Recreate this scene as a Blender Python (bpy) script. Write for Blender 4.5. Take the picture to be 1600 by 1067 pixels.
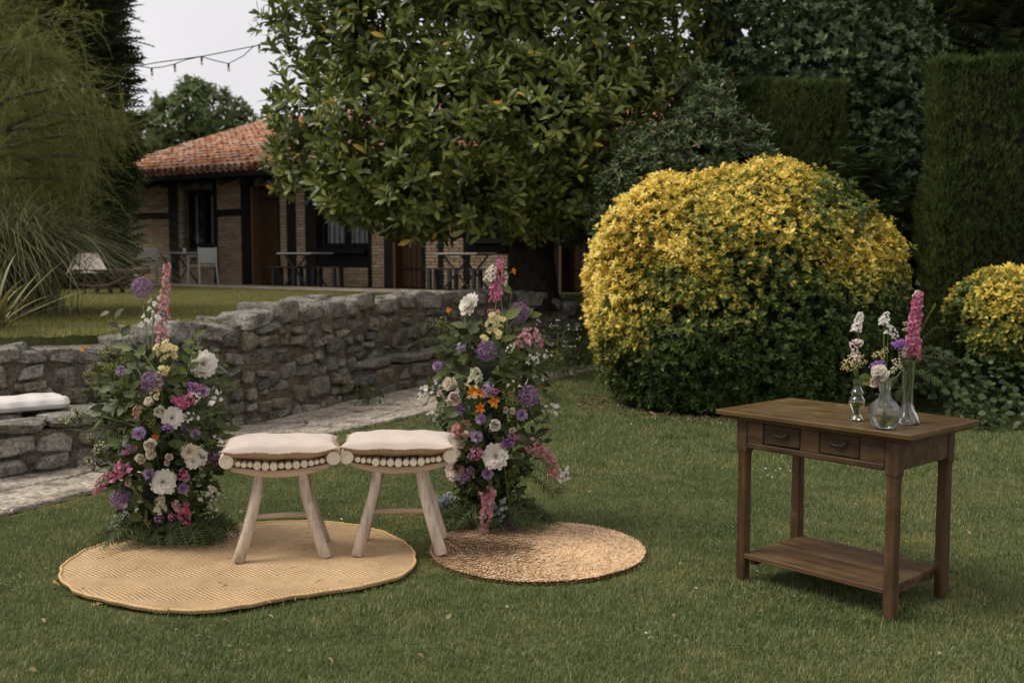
import bpy, bmesh, math, random
import numpy as np
from mathutils import Vector, Matrix, Euler

for o in list(bpy.data.objects):
    bpy.data.objects.remove(o, do_unlink=True)
S = bpy.context.scene
COL = S.collection
rng = np.random.default_rng(7)
random.seed(7)

# ------------------------------------------------------------------ camera
F = 1640.0                      # focal length in photo pixels (1600 wide)
CAMZ = 1.58
TH = math.atan(133.5 / F)
cam = bpy.data.cameras.new('camera')
cam.sensor_width = 36.0
cam.lens = F * 36.0 / 1600.0
cam.clip_start = 0.05
cam.clip_end = 500.0
cam.dof.use_dof = True
cam.dof.focus_distance = 5.55
cam.dof.aperture_fstop = 2.8
cam.dof.aperture_blades = 0
camo = bpy.data.objects.new('camera', cam)
camo.location = (0, 0, CAMZ)
camo.rotation_euler = (math.pi / 2 - TH, 0, 0)
COL.objects.link(camo)
S.camera = camo

# ------------------------------------------------------------------ sky, sun, exposure
SUN_EL = math.radians(54)
SUN_AZ = math.radians(-98)      # clockwise from +Y: the soft light comes from the left, a little from the front
W = bpy.data.worlds.new('World')
S.world = W
W.use_nodes = True
nt = W.node_tree
nt.nodes.clear()
n_out = nt.nodes.new('ShaderNodeOutputWorld')
n_bg = nt.nodes.new('ShaderNodeBackground')
n_sky = nt.nodes.new('ShaderNodeTexSky')
n_sky.sky_type = 'NISHITA'
n_sky.sun_disc = False
n_sky.sun_elevation = SUN_EL
n_sky.sun_rotation = SUN_AZ
n_hs = nt.nodes.new('ShaderNodeHueSaturation')
n_hs.inputs['Saturation'].default_value = 0.12
n_tc = nt.nodes.new('ShaderNodeTexCoord')
n_noise = nt.nodes.new('ShaderNodeTexNoise')
n_noise.inputs['Scale'].default_value = 2.2
n_noise.inputs['Detail'].default_value = 5
n_ramp = nt.nodes.new('ShaderNodeValToRGB')
n_ramp.color_ramp.elements[0].position = 0.3
n_ramp.color_ramp.elements[0].color = (0.80, 0.775, 0.81, 1)
n_ramp.color_ramp.elements[1].position = 0.7
n_ramp.color_ramp.elements[1].color = (1.0, 0.965, 0.985, 1)
n_mul = nt.nodes.new('ShaderNodeVectorMath')
n_mul.operation = 'SCALE'
n_mul.inputs['Scale'].default_value = 6.5
n_mix = nt.nodes.new('ShaderNodeMix')
n_mix.data_type = 'RGBA'
n_mix.inputs[0].default_value = 0.85
L = nt.links.new
L(n_tc.outputs['Generated'], n_noise.inputs['Vector'])
L(n_noise.outputs['Fac'], n_ramp.inputs['Fac'])
L(n_ramp.outputs['Color'], n_mul.inputs[0])
L(n_sky.outputs['Color'], n_hs.inputs['Color'])
L(n_hs.outputs['Color'], n_mix.inputs[6])
L(n_mul.outputs['Vector'], n_mix.inputs[7])
L(n_mix.outputs[2], n_bg.inputs['Color'])
n_bg.inputs['Strength'].default_value = 0.1
L(n_bg.outputs['Background'], n_out.inputs['Surface'])

sun = bpy.data.lights.new('sun', 'SUN')
sun.energy = 1.75
sun.angle = math.radians(24)
sun.color = (1.0, 0.925, 0.80)
suno = bpy.data.objects.new('sun', sun)
sd = Vector((math.sin(SUN_AZ) * math.cos(SUN_EL), math.cos(SUN_AZ) * math.cos(SUN_EL), math.sin(SUN_EL)))
suno.rotation_euler = sd.to_track_quat('Z', 'Y').to_euler()
suno.location = (-8, 4, 14)
COL.objects.link(suno)

S.render.engine = 'CYCLES'
S.view_settings.view_transform = 'Standard'
S.view_settings.look = 'None'
S.view_settings.gamma = 1.0
S.view_settings.exposure = 0.58
S.view_settings.use_curve_mapping = False
S.cycles.max_bounces = 8
S.cycles.transparent_max_bounces = 8

# ------------------------------------------------------------------ helpers: photo pixel -> place in the world
def ray(u, v):
    a = (u - 800.0) / F
    b = (v - 533.5) / F
    return Vector((a, math.cos(TH) - b * math.sin(TH), -math.sin(TH) - b * math.cos(TH)))
def G(u, v, z=0.0):
    r = ray(u, v)
    t = (z - CAMZ) / r.z
    return Vector((0, 0, CAMZ)) + r * t
def D(u, v, y):
    r = ray(u, v)
    return Vector((0, 0, CAMZ)) + r * (y / r.y)

def tag(o, label=None, cat=None, group=None, kind=None):
    if label: o['label'] = label
    if cat: o['category'] = cat
    if group: o['group'] = group
    if kind: o['kind'] = kind
    return o
def empty(name, loc, rz=0.0):
    o = bpy.data.objects.new(name, None)
    o.location = loc
    o.rotation_euler = (0, 0, rz)
    o.empty_display_size = 0.1
    COL.objects.link(o)
    return o
def link(name, me, mat=None, parent=None, M=None):
    o = bpy.data.objects.new(name, me)
    COL.objects.link(o)
    if mat is not None and len(me.materials) == 0:
        for m in (mat if isinstance(mat, (list, tuple)) else [mat]):
            me.materials.append(m)
    if parent is not None: o.parent = parent
    if M is not None: o.matrix_basis = M
    return o
def children(o):
    return [c for c in bpy.data.objects if c.parent is o]
def copy_tree(o, parent=None):
    kids = children(o)
    c = o.copy()
    COL.objects.link(c)
    if parent is not None: c.parent = parent
    for k in kids: copy_tree(k, c)
    return c

class MB:
    def __init__(s):
        s.v = []; s.f = []; s.m = []
    def add(s, V, Fs, M=None, mat=0):
        b = len(s.v)
        if M is not None:
            s.v += [tuple(M @ Vector(p)) for p in V]
        else:
            s.v += [tuple(p) for p in V]
        for f in Fs:
            s.f.append(tuple(int(i) + b for i in f)); s.m.append(mat)
        return s
    def box(s, c, d, M=None, mat=0, jit=0.0):
        hx, hy, hz = d[0] / 2, d[1] / 2, d[2] / 2
        V = [Vector((c[0] + sx * hx, c[1] + sy * hy, c[2] + sz * hz)) for sz in (-1, 1) for sy in (-1, 1) for sx in (-1, 1)]
        if jit: V = [p + Vector((random.uniform(-jit, jit), random.uniform(-jit, jit), random.uniform(-jit, jit))) for p in V]
        return s.add(V, [(0, 2, 3, 1), (4, 5, 7, 6), (0, 1, 5, 4), (2, 6, 7, 3), (0, 4, 6, 2), (1, 3, 7, 5)], M, mat)
    def tube(s, P, R, n=8, cap=True, mat=0, M=None, capmat=None):
        P = [Vector(p) for p in P]
        if not isinstance(R, (list, tuple)): R = [R] * len(P)
        V = []; Fs = []
        up = Vector((0, 0, 1))
        prev = None
        for i, p in enumerate(P):
            t = (P[min(i + 1, len(P) - 1)] - P[max(i - 1, 0)]).normalized()
            if prev is None:
                x = t.cross(up if abs(t.dot(up)) < 0.95 else Vector((1, 0, 0))).normalized()
            else:
                x = (prev - t * prev.dot(t)).normalized()
            prev = x
            y = t.cross(x)
            for k in range(n):
                a = 2 * math.pi * k / n
                V.append(p + (x * math.cos(a) + y * math.sin(a)) * R[i])
        for i in range(len(P) - 1):
            for k in range(n):
                k2 = (k + 1) % n
                Fs.append((i * n + k, i * n + k2, (i + 1) * n + k2, (i + 1) * n + k))
        s.add(V, Fs, M, mat)
        if cap:
            b = len(P) - 1
            s.add(V[:n], [tuple(range(n - 1, -1, -1))], M, mat if capmat is None else capmat)
            s.add(V[b * n:], [tuple(range(n))], M, mat if capmat is None else capmat)
        return s
    def lathe(s, prof, n=24, mat=0, M=None, twist=0.0, rib=0.0, ribn=0, closed=False):
        V = []; Fs = []
        for i, (r, z) in enumerate(prof):
            for k in range(n):
                a = 2 * math.pi * k / n
                rr = r
                if ribn: rr = r * (1 + rib * math.cos(ribn * a + twist * z))
                V.append((rr * math.cos(a), rr * math.sin(a), z))
        m = len(prof)
        for i in range(m - 1):
            for k in range(n):
                k2 = (k + 1) % n
                Fs.append((i * n + k, i * n + k2, (i + 1) * n + k2, (i + 1) * n + k))
        return s.add(V, Fs, M, mat)
    def build(s, name, mats, parent=None, smooth=False, bevel=0.0, M=None, auto=None):
        me = bpy.data.meshes.new(name)
        me.from_pydata(s.v, [], s.f)
        mats = mats if isinstance(mats, (list, tuple)) else [mats]
        for m in mats: me.materials.append(m)
        me.polygons.foreach_set('material_index', s.m)
        if smooth: me.polygons.foreach_set('use_smooth', [True] * len(s.f))
        me.update()
        if bevel:
            bm = bmesh.new(); bm.from_mesh(me)
            bmesh.ops.bevel(bm, geom=bm.edges[:], offset=bevel, segments=1, affect='EDGES', clamp_overlap=True)
            bm.to_mesh(me); bm.free()
        o = link(name, me, None, parent, M)
        return o

def mesh_np(name, V, T, smooth=False, tint=None):
    me = bpy.data.meshes.new(name)
    V = np.ascontiguousarray(V, dtype=np.float32); T = np.ascontiguousarray(T, dtype=np.int32)
    me.vertices.add(len(V)); me.vertices.foreach_set('co', V.ravel())
    me.loops.add(T.size); me.loops.foreach_set('vertex_index', T.ravel())
    me.polygons.add(len(T)); me.polygons.foreach_set('loop_start', np.arange(0, T.size, 3, dtype=np.int32))
    me.polygons.foreach_set('use_smooth', np.full(len(T), smooth, dtype=bool))
    if tint is not None:
        at = me.attributes.new('tint', 'FLOAT', 'POINT')
        at.data.foreach_set('value', np.ascontiguousarray(tint, dtype=np.float32))
    me.update(calc_edges=True)
    return me
def norm(a):
    return a / np.maximum(np.linalg.norm(a, axis=-1, keepdims=True), 1e-9)
def basis(d, n):
    """rotation matrices whose Y column runs along d and whose Z column leans to n"""
    y = norm(d)
    x = norm(np.cross(y, n) + 1e-6)
    z = np.cross(x, y)
    return np.stack([x, y, z], axis=-1)
def scatter(base, pos, R, sc):
    V, T = base
    sc = np.asarray(sc, dtype=float)
    if sc.ndim == 1: sc = sc[:, None]
    P = np.einsum('mij,mnj->mni', R, V[None] * sc[:, None, :]) + pos[:, None, :]
    m, n = len(pos), len(V)
    TT = T[None] + (np.arange(m) * n)[:, None, None]
    return P.reshape(-1, 3), TT.reshape(-1, 3)
def leaf_base(w=0.4, fold=0.12, droop=0.12, rows=(0.0, 0.3, 0.65, 1.0), prof=None, stalk=0.0):
    V = []; T = []; idx = []
    for t in rows:
        ww = (prof(t) if prof else math.sin(math.pi * min(1, max(0, t)) ** 0.85)) * w / 2
        y = stalk + t * (1 - stalk); z = -droop * t * t
        if ww < 1e-3:
            idx.append((len(V),)); V.append((0, y, z))
        else:
            idx.append((len(V), len(V) + 1, len(V) + 2))
            V += [(-ww, y, z + fold * ww * 2), (0, y, z), (ww, y, z + fold * ww * 2)]
    for a, b in zip(idx[:-1], idx[1:]):
        if len(a) == 1 and len(b) == 3: T += [(a[0], b[1], b[0]), (a[0], b[2], b[1])]
        elif len(a) == 3 and len(b) == 1: T += [(a[0], a[1], b[0]), (a[1], a[2], b[0])]
        elif len(a) == 3:
            T += [(a[0], a[1], b[1]), (a[0], b[1], b[0]), (a[1], a[2], b[2]), (a[1], b[2], b[1])]
    return np.array(V, float), np.array(T, int)
def sprig(n, leaf, r0=0.0, up=(20, 60), ln=(0.7, 1.0), seed=0, climb=0.0, axis=True):
    """n leaves whorled round +Y, each leaf one island"""
    rs = np.random.default_rng(seed)
    ang = np.arange(n) * 2.39996 + rs.uniform(-.3, .3, n)
    el = np.radians(rs.uniform(up[0], up[1], n))
    d = np.stack([np.cos(ang) * np.cos(el), np.sin(el), np.sin(ang) * np.cos(el)], -1)
    nrm = np.stack([-np.cos(ang) * np.sin(el), np.cos(el), -np.sin(ang) * np.sin(el)], -1)
    pos = np.stack([np.zeros(n), climb * np.arange(n) / max(1, n), np.zeros(n)], -1) + d * r0
    return scatter(leaf, pos, basis(d, nrm), rs.uniform(ln[0], ln[1], n))
def rand_dirs(n, r=None):
    v = (r or rng).normal(size=(n, 3))
    return norm(v)
def vnoise(P, s=1.0, seed=0):
    """cheap smooth noise from summed sines, about -1..1"""
    rs = np.random.default_rng(seed)
    out = np.zeros(len(P))
    for k in range(6):
        w = rs.normal(size=3) * s * (1 + .35 * k)
        out += np.sin(P @ w + rs.uniform(0, 6.28)) / (1 + .25 * k)
    return out / 3.0

# ------------------------------------------------------------------ materials
def new_mat(name):
    m = bpy.data.materials.new(name)
    m.use_nodes = True
    t = m.node_tree
    t.nodes.clear()
    o = t.nodes.new('ShaderNodeOutputMaterial')
    p = t.nodes.new('ShaderNodeBsdfPrincipled')
    t.links.new(p.outputs[0], o.inputs[0])
    return m, t, p, o
def N(t, kind, **kw):
    n = t.nodes.new(kind)
    for k, v in kw.items():
        if k in n.inputs: n.inputs[k].default_value = v
        else: setattr(n, k, v)
    return n
def ramp(t, cols, pos=None, interp='LINEAR'):
    r = t.nodes.new('ShaderNodeValToRGB')
    cr = r.color_ramp
    cr.interpolation = interp
    k = len(cols)
    pos = pos or [i / max(1, k - 1) for i in range(k)]
    while len(cr.elements) < k: cr.elements.new(0.5)
    for e, c, p in zip(cr.elements, cols, pos):
        e.position = p; e.color = (c[0], c[1], c[2], 1)
    return r
def mixc(t, fac, a, b, mode='MIX'):
    m = t.nodes.new('ShaderNodeMix'); m.data_type = 'RGBA'; m.blend_type = mode
    for sock, val in ((m.inputs[0], fac), (m.inputs[6], a), (m.inputs[7], b)):
        if isinstance(val, (int, float)): sock.default_value = val
        elif isinstance(val, (tuple, list)): sock.default_value = (val[0], val[1], val[2], 1)
        else: t.links.new(val, sock)
    return m.outputs[2]
def math_(t, op, a, b=0.0, clamp=False):
    m = t.nodes.new('ShaderNodeMath'); m.operation = op; m.use_clamp = clamp
    for sock, val in zip(m.inputs, (a, b)):
        if isinstance(val, (int, float)): sock.default_value = val
        else: t.links.new(val, sock)
    return m.outputs[0]
def bump(t, p, h, strength=0.4, dist=0.01):
    b = t.nodes.new('ShaderNodeBump')
    b.inputs['Strength'].default_value = strength
    b.inputs['Distance'].default_value = dist
    t.links.new(h, b.inputs['Height'])
    t.links.new(b.outputs[0], p.inputs['Normal'])
    return b
def vec(t, scale=(1, 1, 1), kind='Object', rot=(0, 0, 0)):
    tc = t.nodes.new('ShaderNodeTexCoord')
    mp = t.nodes.new('ShaderNodeMapping')
    mp.inputs['Scale'].default_value = scale
    mp.inputs['Rotation'].default_value = rot
    t.links.new(tc.outputs[kind], mp.inputs[0])
    return mp.outputs[0]
def noise(t, v, scale, detail=4, rough=0.6):
    n = N(t, 'ShaderNodeTexNoise', Scale=scale, Detail=detail, Roughness=rough)
    t.links.new(v, n.inputs['Vector'])
    return n.outputs['Fac']

def island_rand(t):
    g = t.nodes.new('ShaderNodeNewGeometry')
    oi = t.nodes.new('ShaderNodeObjectInfo')
    return math_(t, 'FRACT', math_(t, 'ADD', g.outputs['Random Per Island'], oi.outputs['Random']))
def leaf_mat(name, cols, pos=None, rough=0.5, trans=0.25, tint=False, jit=0.25, spec=0.5, back=None, gain=None):
    if gain: cols = [(c[0] * gain * 1.08, c[1] * gain, c[2] * gain * .82) for c in cols]
    m, t, p, o = new_mat(name)
    r = island_rand(t)
    if tint:
        at = t.nodes.new('ShaderNodeAttribute'); at.attribute_name = 'tint'
        r2 = math_(t, 'SUBTRACT', r, 0.5)
        fac = math_(t, 'ADD', at.outputs['Fac'], math_(t, 'MULTIPLY', r2, jit), clamp=True)
    else:
        fac = r
    rp = ramp(t, cols, pos)
    t.links.new(fac, rp.inputs[0])
    col = rp.outputs[0]
    if back:
        g = t.nodes.new('ShaderNodeNewGeometry')
        col = mixc(t, g.outputs['Backfacing'], col, back)
    t.links.new(col, p.inputs['Base Color'])
    p.inputs['Roughness'].default_value = rough
    p.inputs['Specular IOR Level'].default_value = spec * .5
    if trans > 0:
        tr = t.nodes.new('ShaderNodeBsdfTranslucent')
        t.links.new(col, tr.inputs[0])
        mx = t.nodes.new('ShaderNodeMixShader'); mx.inputs[0].default_value = trans
        t.links.new(p.outputs[0], mx.inputs[1]); t.links.new(tr.outputs[0], mx.inputs[2])
        t.links.new(mx.outputs[0], o.inputs[0])
    return m
def plain(name, col, rough=0.6, var=0.15, scale=20, spec=0.4, bmp=0.0, metal=0.0):
    m, t, p, o = new_mat(name)
    v = vec(t)
    nz = noise(t, v, scale, 5)
    c2 = tuple(c * (1 - var) for c in col); c3 = tuple(min(1, c * (1 + var)) for c in col)
    rp = ramp(t, [c2, c3], [0.3, 0.7]); t.links.new(nz, rp.inputs[0])
    t.links.new(rp.outputs[0], p.inputs['Base Color'])
    p.inputs['Roughness'].default_value = rough
    p.inputs['Specular IOR Level'].default_value = spec
    p.inputs['Metallic'].default_value = metal
    if bmp: bump(t, p, nz, bmp, 0.004)
    return m
def wood(name, cols, axis=0, grain=9.0, rough=0.55, spec=0.4, bmp=0.35, wear=None, kind='Object', orand=0.35):
    """grain stretched along the given axis"""
    m, t, p, o = new_mat(name)
    sc = [grain * 6, grain * 6, grain * 6]; sc[axis] = grain * 0.5
    v = vec(t, tuple(sc), kind)
    oi = t.nodes.new('ShaderNodeObjectInfo')
    ad = t.nodes.new('ShaderNodeVectorMath'); ad.operation = 'ADD'
    cx = t.nodes.new('ShaderNodeCombineXYZ')
    t.links.new(math_(t, 'MULTIPLY', oi.outputs['Random'], 37.0), cx.inputs[0])
    t.links.new(math_(t, 'MULTIPLY', oi.outputs['Random'], 91.0), cx.inputs[1])
    t.links.new(v, ad.inputs[0]); t.links.new(cx.outputs[0], ad.inputs[1])
    n1 = noise(t, ad.outputs[0], 1.0, 6, 0.65)
    v2 = vec(t, (1, 1, 1), kind)
    n2 = noise(t, v2, 5.0, 4, 0.6)
    f = math_(t, 'ADD', math_(t, 'MULTIPLY', n1, 0.7), math_(t, 'MULTIPLY', n2, 0.3))
    f = math_(t, 'ADD', f, math_(t, 'MULTIPLY', math_(t, 'SUBTRACT', oi.outputs['Random'], 0.5), orand * 0.3))
    rp = ramp(t, cols, [0.32 + 0.36 * i / max(1, len(cols) - 1) for i in range(len(cols))])
    t.links.new(f, rp.inputs[0])
    col = rp.outputs[0]
    if wear:
        n3 = noise(t, v2, 14.0, 6, 0.7)
        wf = ramp(t, [(0, 0, 0), (1, 1, 1)], [0.56, 0.70]); t.links.new(n3, wf.inputs[0])
        col = mixc(t, math_(t, 'MULTIPLY', wf.outputs[0], 0.6), col, wear)
    t.links.new(col, p.inputs['Base Color'])
    rr = ramp(t, [(rough - .12,) * 3, (rough + .15,) * 3], [0.3, 0.7]); t.links.new(n2, rr.inputs[0])
    t.links.new(rr.outputs[0], p.inputs['Roughness'])
    p.inputs['Specular IOR Level'].default_value = spec * .7
    bump(t, p, n1, bmp, 0.004)
    return m
def stone_mat(name, cols, lichen=0.5, bscale=1.0, lich_col=(0.52, 0.50, 0.46)):
    m, t, p, o = new_mat(name)
    oi = t.nodes.new('ShaderNodeObjectInfo')
    g = t.nodes.new('ShaderNodeNewGeometry')
    pos = g.outputs['Position']
    rp = ramp(t, cols); t.links.new(oi.outputs['Random'], rp.inputs[0])
    n1 = noise(t, pos, 7 * bscale, 8, 0.68)
    n2 = noise(t, pos, 38 * bscale, 6, 0.7)
    dark = ramp(t, [(0.34, 0.325, 0.30), (1.0, .98, .94), (1.5, 1.46, 1.4)], [0.32, 0.5, 0.68]); t.links.new(n1, dark.inputs[0])
    col = mixc(t, 0.9, rp.outputs[0], dark.outputs[0], 'MULTIPLY')
    d2 = ramp(t, [(0.28, 0.28, 0.28), (1.35, 1.35, 1.35)], [0.36, 0.62]); t.links.new(n2, d2.inputs[0])
    col = mixc(t, 0.8, col, d2.outputs[0], 'MULTIPLY')
    if lichen:
        n3 = noise(t, pos, 11 * bscale, 9, 0.75)
        lf = ramp(t, [(0, 0, 0), (1, 1, 1)], [0.57, 0.66]); t.links.new(n3, lf.inputs[0])
        nz = t.nodes.new('ShaderNodeSeparateXYZ'); t.links.new(g.outputs['Normal'], nz.inputs[0])
        up = math_(t, 'ADD', math_(t, 'MULTIPLY', nz.outputs[2], 0.55), 0.4, clamp=True)
        col = mixc(t, math_(t, 'MULTIPLY', math_(t, 'MULTIPLY', lf.outputs[0], up), lichen), col, lich_col)
    t.links.new(col, p.inputs['Base Color'])
    p.inputs['Roughness'].default_value = 0.9
    p.inputs['Specular IOR Level'].default_value = 0.12
    h = math_(t, 'ADD', math_(t, 'MULTIPLY', n1, 1.0), math_(t, 'MULTIPLY', n2, 0.45))
    bump(t, p, h, 1.0, 0.05)
    return m
# ================================================================== SETTING
def tz(x, y):
    return 0.93 + 0.0048 * (np.asarray(y) - 8.0)

# lawn edge and wall lines, from the near left to the far right
EDGE = np.array([G(u, v).xy[:] for u, v in ((-700, 985), (-260, 872), (-120, 838), (0, 810), (140, 775), (250, 744), (350, 716), (540, 677), (660, 650), (800, 612), (930, 580), (1060, 556))])
WALL = np.array([(-8.6, 5.7), (-6.3, 6.9), (-3.95, 8.1), (-3.1, 8.75), (-2.36, 9.67), (-1.78, 11.1), (-1.52, 12.2), (-1.2, 13.0), (-0.5, 13.9), (0.2, 14.5), (0.85, 14.9)])
def poly_at(P, s):
    seg = np.linalg.norm(np.diff(P, axis=0), axis=1)
    cs = np.concatenate([[0], np.cumsum(seg)])
    s = np.clip(s, 0, cs[-1])
    return np.array([np.interp(s, cs, P[:, 0]), np.interp(s, cs, P[:, 1])]).T, cs[-1]
def smooth_poly(P, n=60):
    _, Ltot = poly_at(P, 0)
    Q, _ = poly_at(P, np.linspace(0, Ltot, n))
    for _ in range(6):
        Q[1:-1] = (Q[:-2] + 2 * Q[1:-1] + Q[2:]) / 4
    return Q
EDGE_S = smooth_poly(EDGE, 70)
WALL_S = smooth_poly(WALL, 70)
def edge_x(y):
    return np.interp(y, EDGE_S[:, 1], EDGE_S[:, 0])
def wall_x(y):
    return np.interp(y, WALL_S[:, 1], WALL_S[:, 0])

# --- lawn sheet
m, t, p, o = new_mat('lawn soil and thatch')
g = t.nodes.new('ShaderNodeNewGeometry')
n1 = noise(t, g.outputs['Position'], 1.3, 5); n2 = noise(t, g.outputs['Position'], 40, 5)
f = math_(t, 'ADD', math_(t, 'MULTIPLY', n1, .5), math_(t, 'MULTIPLY', n2, .5))
rp = ramp(t, [(0.050, 0.056, 0.018), (0.095, 0.110, 0.036), (0.15, 0.145, 0.06)], [0.35, 0.5, 0.65]); t.links.new(f, rp.inputs[0])
t.links.new(rp.outputs[0], p.inputs['Base Color']); p.inputs['Roughness'].default_value = 0.95
p.inputs['Specular IOR Level'].default_value = 0.1
bump(t, p, n2, 0.8, 0.03)
M_LAWN = m
def grid(name, x0, x1, y0, y1, nx, ny, fz, mat):
    xs = np.linspace(x0, x1, nx); ys = np.linspace(y0, y1, ny)
    X, Y = np.meshgrid(xs, ys); Z = fz(X, Y)
    V = np.stack([X.ravel(), Y.ravel(), Z.ravel()], -1)
    i = np.arange((nx - 1) * (ny - 1)); a = (i // (nx - 1)) * nx + i % (nx - 1)
    T = np.concatenate([np.stack([a, a + 1, a + nx + 1], -1), np.stack([a, a + nx + 1, a + nx], -1)])
    me = mesh_np(name, V, T, True)
    return link(name, me, mat)
tag(grid('lawn', -90, 110, -12, 190, 60, 60, lambda X, Y: X * 0, M_LAWN), kind='structure')

# --- upper lawn: a raised block behind the wall
mb = MB()
inner = [(x - 0.24, y + 0.16) for x, y in WALL_S] + [(3.2, 15.2), (9.0, 15.4), (60, 16.0), (60, 150), (-80, 150), (-80, 4), (-9.5, 4)]
Vt = [(x, y, float(tz(x, y)) if y < 40 else float(tz(x, 40))) for x, y in inner]
Vb = [(x, y, -0.2) for x, y in inner]
k = len(inner)
mb.add(Vt + Vb, [tuple(range(k))] + [(i, k + i, k + (i + 1) % k, (i + 1) % k) for i in range(k)])
up = mb.build('upper_lawn', M_LAWN)
bm = bmesh.new(); bm.from_mesh(up.data); bmesh.ops.triangulate(bm, faces=bm.faces[:]); bmesh.ops.recalc_face_normals(bm, faces=bm.faces[:]); bm.to_mesh(up.data); bm.free()
tag(up, kind='structure')

# --- stone materials
M_STONE = stone_mat('wall stone', [(0.15, 0.142, 0.122), (0.28, 0.262, 0.225), (0.21, 0.182, 0.13), (0.33, 0.315, 0.28), (0.13, 0.131, 0.125), (0.25, 0.218, 0.16), (0.19, 0.19, 0.178)], 0.6)
M_COPE = stone_mat('coping stone', [(0.22, 0.205, 0.175), (0.32, 0.305, 0.275), (0.27, 0.25, 0.22)], 0.95, 1.0, (.66, .64, .60))
M_FLAG = stone_mat('flagstone', [(0.42, 0.37, 0.305), (0.50, 0.445, 0.375), (0.46, 0.40, 0.33)], 0.3, 0.7, (0.5, 0.47, 0.42))
M_MORTAR = stone_mat('lime mortar', [(0.15, 0.128, 0.10), (0.19, 0.162, 0.125)], 0.0, 1.5)

def rock_mesh(seed, n=8, sharp=1.0):
    rs = np.random.default_rng(seed)
    u = np.linspace(-1, 1, n + 1)
    V = []; Fq = []; key = {}
    def vid(p):
        kk = tuple(np.round(p, 5))
        if kk not in key:
            key[kk] = len(V); V.append(p)
        return key[kk]
    for ax in range(3):
        for sg in (-1, 1):
            for i in range(n):
                for j in range(n):
                    q = []
                    for a, b in ((0, 0), (1, 0), (1, 1), (0, 1)):
                        pnt = np.zeros(3); pnt[ax] = sg; pnt[(ax + 1) % 3] = u[i + a]; pnt[(ax + 2) % 3] = u[j + b]
                        q.append(vid(pnt))
                    if sg < 0: q.reverse()
                    Fq.append(q)
    V = np.array(V)
    d = norm(V * (1 + 0.0 * V))
    nr = []; dd = []
    for ax in range(3):
        for sg in (-1, 1):
            v = rs.normal(size=3) * 0.13; v[ax] += sg
            nr.append(v / np.linalg.norm(v)); dd.append(rs.uniform(.8, .95))
    for _ in range(9):
        v = norm(rs.normal(size=3)); nr.append(v); dd.append(rs.uniform(1.0, 1.3))
    nr = np.array(nr); dd = np.array(dd)
    dot = d @ nr.T
    r = np.where(dot > 0.05, dd[None] / np.maximum(dot, .05), 9).min(1)
    r = r * (1 + 0.05 * vnoise(d, 3.0, seed) + 0.035 * vnoise(d, 8.0, seed + 1))
    Vn = d * r[:, None]
    Vn = Vn / np.abs(Vn).max(0)[None]
    me = bpy.data.meshes.new('stone')
    me.from_pydata([tuple(v) for v in Vn], [], Fq)
    me.polygons.foreach_set('use_smooth', [True] * len(Fq))
    me.update()
    return me
ROCKS = [rock_mesh(100 + i) for i in range(20)]
for r_ in ROCKS: r_.materials.append(M_STONE)
COPES = [rock_mesh(300 + i, 9) for i in range(9)]
for r_ in COPES: r_.materials.append(M_COPE)

def put_stone(name, me, root, p, half, rz, tilt=0.05):
    o = bpy.data.objects.new(name, me); COL.objects.link(o)
    o.parent = root
    o.location = Vector(p) - root.location
    o.rotation_euler = (random.gauss(0, tilt), random.gauss(0, tilt * .8), rz + random.gauss(0, .04))
    o.scale = half
    return o
def rubble(root, P, s0, s1, ztop, hrange=(0.10, 0.25), wrange=(0.12, 0.40), dep=0.13, zb=-0.03, flip=False, cope=True, cdep=0.22, cback=0.17, chalf=(0.07, 0.12)):
    """courses of rubble along the line P between s0 and s1, up to ztop(s)"""
    z = zb; row = 0
    while True:
        h = random.uniform(*hrange)
        zmax = max(ztop(s0), ztop((s0 + s1) / 2), ztop(s1))
        if z + 0.06 > zmax: break
        s = s0 + random.uniform(-.15, .0)
        while s < s1:
            w = random.uniform(*wrange) * (1.15 if h > .19 else .95)
            sc = s + w / 2
            zt = ztop(sc)
            hh = min(h, zt - z)
            if hh > 0.05:
                parts = [(z, hh)]
                if hh > 0.17 and random.random() < .45: k2_ = random.uniform(.38, .62); parts = [(z, hh * k2_), (z + hh * k2_, hh * (1 - k2_))]
                for zz, h2 in parts:
                    q, _ = poly_at(P, np.array([max(s0, min(s1, sc)), max(s0, min(s1, sc)) + .05, max(s0, min(s1, sc)) - .05]))
                    tg = q[1] - q[2]; a = math.atan2(tg[1], tg[0])
                    nx, ny = math.sin(a), -math.cos(a)
                    off = random.uniform(-.02, .035)
                    put_stone('stone', random.choice(ROCKS), root,
                              (q[0][0] + nx * (off - dep + .02), q[0][1] + ny * (off - dep + .02), zz + h2 / 2 + random.uniform(-.03, .03)),
                              (w / 2 * random.uniform(.88, 1.08), dep, h2 / 2 * random.uniform(.88, 1.1)), a, .13)
            s += w
        z += h; row += 1
    if cope:
        s = s0
        while s < s1:
            w = random.uniform(.22, .62)
            sc = min(s + w / 2, s1)
            q, _ = poly_at(P, np.array([sc, sc + .05, sc - .05])); tg = q[1] - q[2]; a = math.atan2(tg[1], tg[0])
            nx, ny = math.sin(a), -math.cos(a)
            hz = random.uniform(*chalf)
            put_stone('coping_stone', random.choice(COPES), root, (q[0][0] - nx * (cback), q[0][1] - ny * (cback), ztop(sc) - .035 + random.uniform(-.03, .035)),
                      (w / 2 + .012, cdep * random.uniform(.9, 1.1), hz), a, 0.09)
            put_stone('coping_stone', random.choice(COPES), root, (q[0][0] - nx * (cback + .24), q[0][1] - ny * (cback + .24), ztop(sc) - .05 + random.uniform(-.03, .035)), (w / 2 + .03, .15, hz), a, 0.09)
            s += w
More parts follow.
